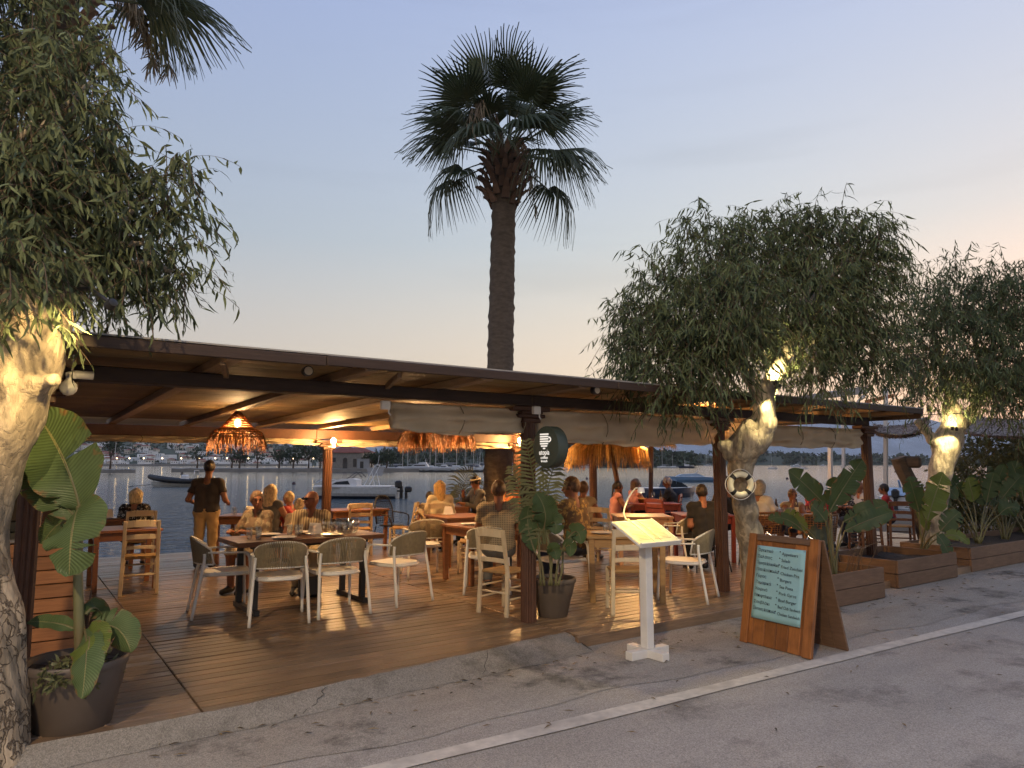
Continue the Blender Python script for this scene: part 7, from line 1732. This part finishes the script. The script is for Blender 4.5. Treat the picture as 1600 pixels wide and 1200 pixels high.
for i, (k, px, py, a, s, lab) in enumerate((('m', 918, 731, 88, .62, 'white cruiser on the bay under the long thatch fringe'), ('s', 872, 731, 80, .7, 'dark-sided sailboat just right of the round sign'), ('m', 1000, 728, 92, .7, 'white yacht on the bay just right of the leaning pole'), ('s', 1012, 730, 85, .8, 'sailboat right of the leaning pole, mast in front of the small parasol'), ('s', 1036, 731, 70, .7, 'sailboat with a grey hull below the small thatched parasol'), ('s', 1052, 731, 95, .6, 'white sailboat just left of the dark fishing boat'), ('s', 1105, 728, 90, .8, 'sailboat partly behind the timber post'), ('s', 1207, 733, 92, .42, 'sailboat standing alone right of the life ring tree'), ('m', 1243, 730, 88, .6, 'blue-white yacht above the woman with her hand at her chin'), ('s', 1254, 733, 90, .4, 'small sailboat beside the blue-white yacht'), ('m', 1285, 728, 95, .5, 'distant white cruiser left of the slim white post'), ('s', 1388, 729, 90, .5, 'distant sailboat right of the end post'), ('s', 900, 728, 60, .9, 'sailboat far out behind the thatch fringe'), ('s', 945, 728, 110, .9, 'far sailboat between the fringe and the leaning pole'), ('s', 1024, 727.6, 60, 1.0, 'farthest sailboat behind the small parasol'), ('s', 1075, 727.6, 80, 1.0, 'far sailboat beyond the dark fishing boat'), ('s', 1318, 728, 90, .7, 'far sailboat behind the leafy plant'))):
    far_boat(k, px, py, a, lab, 'boats at anchor on the bay', s)
fb = thing('fishing_boat', 'dark-hulled fishing boat with a white wheelhouse at anchor right of the small parasol', 'boat', G(1072, 731.5, SEA), face(88) + R(90)); fb.scale = (.75,) * 3
link('hull', hull(11, 3.4, 1.3, M_navy, .3), fb); MB().box((-.5, 0, 2.0), (3.2, 2.0, 1.3), ch=.1).build('wheelhouse', M_gel, fb); MB().box((-3.2, 0, 1.6), (2.6, 2.2, .5), ch=.1).build('net_pile', M_sheet, fb); MB().tube([(.8, 0, 2.6), (.8, 0, 6.2)], [.12, .06], 6).build('mast', M_gel, fb)
fl = tag(MB().box((0, 0, .15), (3.2, 1.2, .3), ch=.08).box((-.6, 0, .45), (.6, .8, .5), ch=.08).box((.5, .1, .4), (.5, .5, .4), ch=.08).build('work_float', M_rubber), 'low black raft on the water right of the end post', 'raft'); fl.location = G(1405, 738, SEA); fl.rotation_euler = (0, 0, face(90))
bw = MB().ell((0, 0, .05), (.22, .22, .28), 12, 8).mesh('mooring_buoy', pmat('dark_buoy', (.05, .02, .03), rough=.4), True)
for (px, py, lab) in ((459, 757, 'dark mooring buoy on the water above the bald man'), (917, 749, 'small dark buoy above the man in the patterned shirt'), (242, 732, 'dark buoy near the far quay at the left'), (1230, 749, 'tiny dark buoy left of the woman with her hand at her chin')):
    o = tag(link('mooring_buoy', bw), lab, 'buoy', 'mooring buoys'); o.location = G(px, py, SEA)

# ================================================================ stone quay with house, trees, town
def strip(px0, px1, y, dist, deep, ztop, mat, label, name='quay'):
    mb = MB(); n = 30
    for i in range(n + 1):
        px = lerp(px0, px1, i / n); a = D(px, y, dist); b_ = D(px, y, dist + deep); j = random.Random(i).uniform(-.15, .15)
        mb.v += [(a.x, a.y, SEA - .6), (a.x, a.y, ztop + j), (b_.x, b_.y, ztop + .2), (b_.x, b_.y, SEA - .6)]
    for i in range(n):
        for j in range(3): mb.f.append((i * 4 + j, (i + 1) * 4 + j, (i + 1) * 4 + j + 1, i * 4 + j + 1)); mb.m.append(0)
    mb.f += [(0, 1, 2, 3), (n * 4 + 3, n * 4 + 2, n * 4 + 1, n * 4)]; mb.m += [0, 0]
    return tag(mb.build(name, mat, kind='structure'), label, 'quay')
M_stone = pmat('stone_wall', (.26, .235, .20), rough=.9, var=.3, scale=.8, bump=.3, dark=(.14, .13, .12), dscale=.4)
QD = 208
strip(268, 705, 730, QD, 24, .25, M_stone, 'low stone quay across the channel with trees and a stone house'); strip(655, 757, 730, QD - 8, 4, -.1, M_rubber, 'dark floating jetty at the right end of the stone quay', 'jetty')
strip(150, 212, 730, 190, 8, .1, M_stone, 'small stone mole at the left across the water', 'quay')
strip(-400, 480, 730, 720, 60, 1.2, M_stone, 'waterfront of the white town across the bay', 'quay')
M_wallst = pmat('grey_stone', (.24, .215, .18), rough=.9, var=.25, scale=1.5); M_tile = pmat('red_roof_tiles', (.26, .075, .045), rough=.8, var=.3, scale=1.2, bump=.4, bscale=3)
def gable(w, d, h, rh, ov=.4):
    a = MB().box((0, 0, h / 2), (w, d, h)); a.add([(-w / 2, -d / 2, h), (w / 2, -d / 2, h), (w / 2, d / 2, h), (-w / 2, d / 2, h), (-w / 2 + d / 2 * .9, 0, h + rh * .96), (w / 2 - d / 2 * .9, 0, h + rh * .96)], [(0, 1, 5, 4), (2, 3, 4, 5), (1, 2, 5), (3, 0, 4)])
    b_ = MB(); W_, D_ = w / 2 + ov, d / 2 + ov; b_.add([(-W_, -D_, h - .1), (W_, -D_, h - .1), (W_, D_, h - .1), (-W_, D_, h - .1), (-W_ + D_ * .9, 0, h + rh), (W_ - D_ * .9, 0, h + rh), (-W_, -D_, h - .25), (W_, -D_, h - .25), (W_, D_, h - .25), (-W_, D_, h - .25)], [(0, 1, 5, 4), (2, 3, 4, 5), (1, 2, 5), (3, 0, 4), (6, 7, 1, 0), (7, 8, 2, 1), (8, 9, 3, 2), (9, 6, 0, 3), (9, 8, 7, 6)]); return a, b_
sh_ = thing('stone_house', 'square grey stone house with a hipped red tile roof on the quay', 'house', D(540, 728, QD + 10), face(0) + R(8)); sh_.location.z = .25
a, b_ = gable(9.6, 8.5, 4.9, 1.9); a.build('wall', M_wallst, sh_); b_.build('roof', M_tile, sh_)
for x, z, w, hh in ((.2, 1.3, 1.3, 2.5), (3.0, 1.7, .9, 2.4), (-3, 2.6, .9, 1.3)): MB().box((x, -4.26, z), (w, .12, hh)).build('door' if z < 2 else 'window', M_window, sh_)
MB().lathe([(.65, -.06), (.65, .06)], 16, M=Matrix.Translation((.2, -4.26, 2.6)) @ Matrix.Rotation(R(90), 4, 'X')).build('arch', M_window, sh_)
sd = thing('shed', 'low flat grey shed attached at the right of the stone house', 'shed', D(568, 729, QD + 8), face(0) + R(8)); sd.location.z = .25
MB().box((0, 0, 1.4), (3.6, 4, 2.8)).build('wall', pmat('grey_render', (.3, .3, .3)), sd); MB().box((0, 0, 2.86), (4, 4.4, .12)).build('roof', M_sheet, sd); MB().box((-.4, -2.02, 1.1), (1, .05, 2)).build('door', M_window, sd)
ph_ = thing('cream_house', 'cream house with a low red roof behind the stone house', 'house', D(560, 728, QD + 30), face(0)); ph_.location.z = .4
a, b_ = gable(9, 7, 5.2, 1.5); a.build('wall', pmat('cream_render', (.5, .42, .32)), ph_); b_.build('roof', M_tile, ph_); MB().box((0, -3.52, 2.5), (.8, .05, 1.2)).build('window', M_window, ph_)
M_far = pmat('far_tree_foliage', (.05, .068, .035), rough=.9, var=.4, island=.5, scale=1)
def fartree(px, Y, Hh, w, label, seed, bare=False, gz=.3, grp='trees along the stone quay'):
    b0 = D(px, 728, Y); o = thing('quay_tree', label, 'tree', (b0.x, b0.y, gz), 0, grp); pr = random.Random(seed); mb = MB(); mb.tube([(0, 0, 0), (.1, 0, Hh * .25), (.0, .1, Hh * .45)], [.28, .2, .14], 7)
    cl = []
    for k in range(7):
        a_ = pr.uniform(0, 6.28); r = w * pr.uniform(.15, .36); z = Hh * pr.uniform(.5, .86); e = (r * math.cos(a_), r * math.sin(a_), z); mb.tube([(0, 0, Hh * .3), (e[0] * .5, e[1] * .5, z * .75), e], [.14, .09, .04], 5); cl.append((e, (w * .24, w * .24, Hh * .17)))
    mb.build('trunk', M_twig, o, smooth=True)
    V, Fq, TV, TF = sprays(cl, int((30 if bare else 110)), .5, .3, 8, 1.0, .3, seed, .2, .4); link('crown', npmesh('crown', V, Fq, M_far), o, 'stuff')
    V, Fq, TV, TF = sprays(cl, 60, .5, .3, 8, 1.4, .1, seed + 1, .2, .4); link('twig_spray', npmesh('twig_spray', TV, TF, M_twig), o, 'stuff')
for i, (px, Hh, w, bare) in enumerate(((308, 7.0, 6, True), (362, 7.0, 6, True), (374, 5.5, 5, False), (402, 7.2, 6, True), (436, 5.8, 7, False), (458, 5.6, 6, False), (482, 8.2, 9, False), (500, 7.0, 7, False), (580, 4.6, 5, False), (592, 4.8, 4, False), (604, 4.9, 5, False))):
    fartree(px, QD + 8, Hh, w, ('sparse bare-branched tree on the stone quay' if bare else 'bushy dark green tree on the stone quay') + (', left of the waiter' if px < 320 else ', between waiter and wicker lamp fringe' if px < 380 else ', left of the seaward post' if px < 510 else ', right of the stone house'), 60 + i, bare)
fartree(172, 196, 9.5, 6, 'dark tree on the small mole behind the big banana leaf', 80, False, .1)
ltw = thing('harbour_lamp', 'twin-headed harbour lamp on the small mole at the left', 'lamp', (*D(179, 728, 192)[:2], .1)); MB().tube([(0, 0, 0), (0, 0, 8)], [.09, .06], 6).build('pole', M_mast, ltw); MB().bar((-.9, 0, 3.2), (.9, 0, 3.2), .08, .08).build('arm', M_mast, ltw)
hm = {}
M_hw = [pmat('whitewashed_wall', (.78, .76, .72), rough=.8, var=.1), pmat('cream_house_wall', (.58, .52, .42), rough=.8, var=.1)]
for v in range(5):
    q = random.Random(v); w, d, hh = q.uniform(8, 14), q.uniform(8, 11), q.choice((4.5, 6.5, 8.5)); mb = MB(); mb.box((0, 0, hh / 2 - 2), (w, d, hh + 4))
    if v in (1, 3): W_, D_ = w / 2 + .4, d / 2 + .4; mb.add([(-W_, -D_, hh), (W_, -D_, hh), (W_, D_, hh), (-W_, D_, hh), (-W_ * .4, 0, hh + 1.6), (W_ * .4, 0, hh + 1.6)], [(0, 1, 5, 4), (2, 3, 4, 5), (1, 2, 5), (3, 0, 4)], 1)
    for fz_ in range(int(hh // 3)):
        for k in range(3):
            x = (k - 1) * w * .3; z = 1.6 + fz_ * 3
            for sg_ in (-1,): mb.add([(x - .55, sg_ * d / 2 - .03, z - .8), (x + .55, sg_ * d / 2 - .03, z - .8), (x + .55, sg_ * d / 2 - .03, z + .8), (x - .55, sg_ * d / 2 - .03, z + .8)], [(0, 1, 2, 3)], 2)
    hm[v] = mb.mesh('town_house', [M_hw[v % 2], M_tile, M_window])
pr = random.Random(77); n = 0
lamp_m = emat('street_lamp_glow', (1, .68, .32), 2.0)
def hill_z(px, t):   # surface of the town hill
    i = max(0, min(89, int((px + 450) / 1110 * 90))); j = max(0, min(11, int(t * 12))); k = thk
    return thm.v[i * k + j][2] * (1 - (t * 12 - j)) + thm.v[i * k + j + 1][2] * (t * 12 - j)
while n < 260:
    px = pr.uniform(120, 560); t = pr.random() ** 2.4 * .62
    if px > 430 and t > .35: continue
    if t > .30 and pr.random() < .6: continue
    dist = lerp(765, 1500, t); p = D(px, 700, dist); o = link('town_house', hm[pr.randrange(5)]); o.location = (p.x, p.y, hill_z(px, t) - .3); o.rotation_euler = (0, 0, face(pr.uniform(-35, 35))); s = pr.uniform(.65, 1.1); o.scale = (s, s, s)
    tag(o, 'small whitewashed house in the crowded town on the far hillside', 'house', 'houses of the white town across the bay'); n += 1
lm = MB().ell((0, 0, 6), (.5, .5, .5), 8, 6).build
for i in range(16):
    px = 150 + i * 26 + pr.uniform(-8, 8); p = D(px, 728, 735); o = thing('street_lamp', 'lit street lamp on the waterfront of the white town', 'lamp', (p.x, p.y, 1.2), 0, 'street lamps of the white town')
    MB().tube([(0, 0, 0), (0, 0, 5.6)], .08, 5).build('pole', M_mast, o); MB().ell((0, 0, 6), (.55, .55, .55), 8, 6).build('globe', lamp_m, o)
V, Fq, TV, TF = sprays([((*D(px, 700, lerp(770, 1450, t))[:2], hill_z(px, t) + 2), (14, 14, 4)) for px, t in [(pr.uniform(120, 560), pr.random() ** 1.3) for _ in range(260)]], 1600, 3.0, 2.2, 6, 3, .2, 5, .1, .2)
tag(link('scrub', npmesh('scrub', V, Fq, M_far)), 'dark trees scattered among the houses of the far town', 'trees', None, 'stuff')
# pine wood on the two wooded ridges: ragged crowns
def wood(px0, px1, d0, d1, ytop, n, seed, size, label):
    g = random.Random(seed); cl = []
    for _ in range(n):
        px = g.uniform(px0, px1); t = g.random(); yt = np.interp(px, [a_[0] for a_ in ytop], [a_[1] for a_ in ytop]); d = lerp(d0, d1, t); z = lerp(SEA, D(px, yt, d1).z, math.sin(t * 1.57)); p = D(px, 700, d); cl.append(((p.x, p.y, z), (size, size, size * .8)))
    V, Fq, TV, TF = sprays(cl, n * 10, size * .5, size * .42, 5, size * .4, .1, seed, .3, .2); tag(link('forest', npmesh('forest', V, Fq, M_far)), label, 'forest', None, 'stuff')
wood(560, 1080, 425, 620, [(560, 716), (640, 704), (720, 698), (860, 700), (940, 702), (1010, 708), (1080, 716)], 420, 3, 4.5, 'dark pine wood on the hill behind the marina')
wood(960, 1900, 1050, 1300, [(960, 715), (1010, 712), (1090, 713), (1180, 708), (1240, 714), (1330, 717), (1500, 716), (1900, 716)], 420, 4, 9, 'low dark wood along the far right shore')

# ================================================================ street lamp behind the camera that lights the road
sl = thing('street_lamp', 'street lamp on a pole across the road', 'lamp', (-4.6, -2.2, 0))
MB().tube([(0, 0, 0), (0, 0, 6.0), (.1, .1, 6.5), (.7, .5, 6.65)], [.08, .06, .05, .04], 10).build('pole', M_mast, sl, smooth=True)
MB().box((.85, .6, 6.66), (.5, .24, .09), rz=.6, ch=.03).build('lamp_head', M_mast, sl); MB().box((.85, .6, 6.605), (.36, .17, .012), rz=.6).build('lens', emat('street_lamp_lens', (1, .72, .38), 6), sl)
d = bpy.data.lights.new('street_light', 'SPOT'); d.energy = 430; d.color = (1, .73, .42); d.spot_size = R(150); d.spot_blend = .5; d.shadow_soft_size = .12
o = bpy.data.objects.new('street_light', d); COL.objects.link(o); o.parent = sl; o.location = (.85, .6, 6.58); o.rotation_euler = (R(18), R(-22), 0)

# ================================================================ evening air
m = bpy.data.materials.new('haze'); m.use_nodes = True; nt = m.node_tree; nt.nodes.remove(nt.nodes['Principled BSDF'])
pv = nt.nodes.new('ShaderNodeVolumePrincipled'); pv.inputs['Color'].default_value = (.94, .97, 1.0, 1); pv.inputs['Density'].default_value = HAZE; pv.inputs['Anisotropy'].default_value = .35
nt.links.new(pv.outputs[0], nt.nodes['Material Output'].inputs['Volume'])
if HAZE > 0: tag(MB().box((0, 2500, 148), (11000, 6000, 304 + 4)).build('haze', m), 'thin evening haze over the bay', 'haze', None, 'stuff')
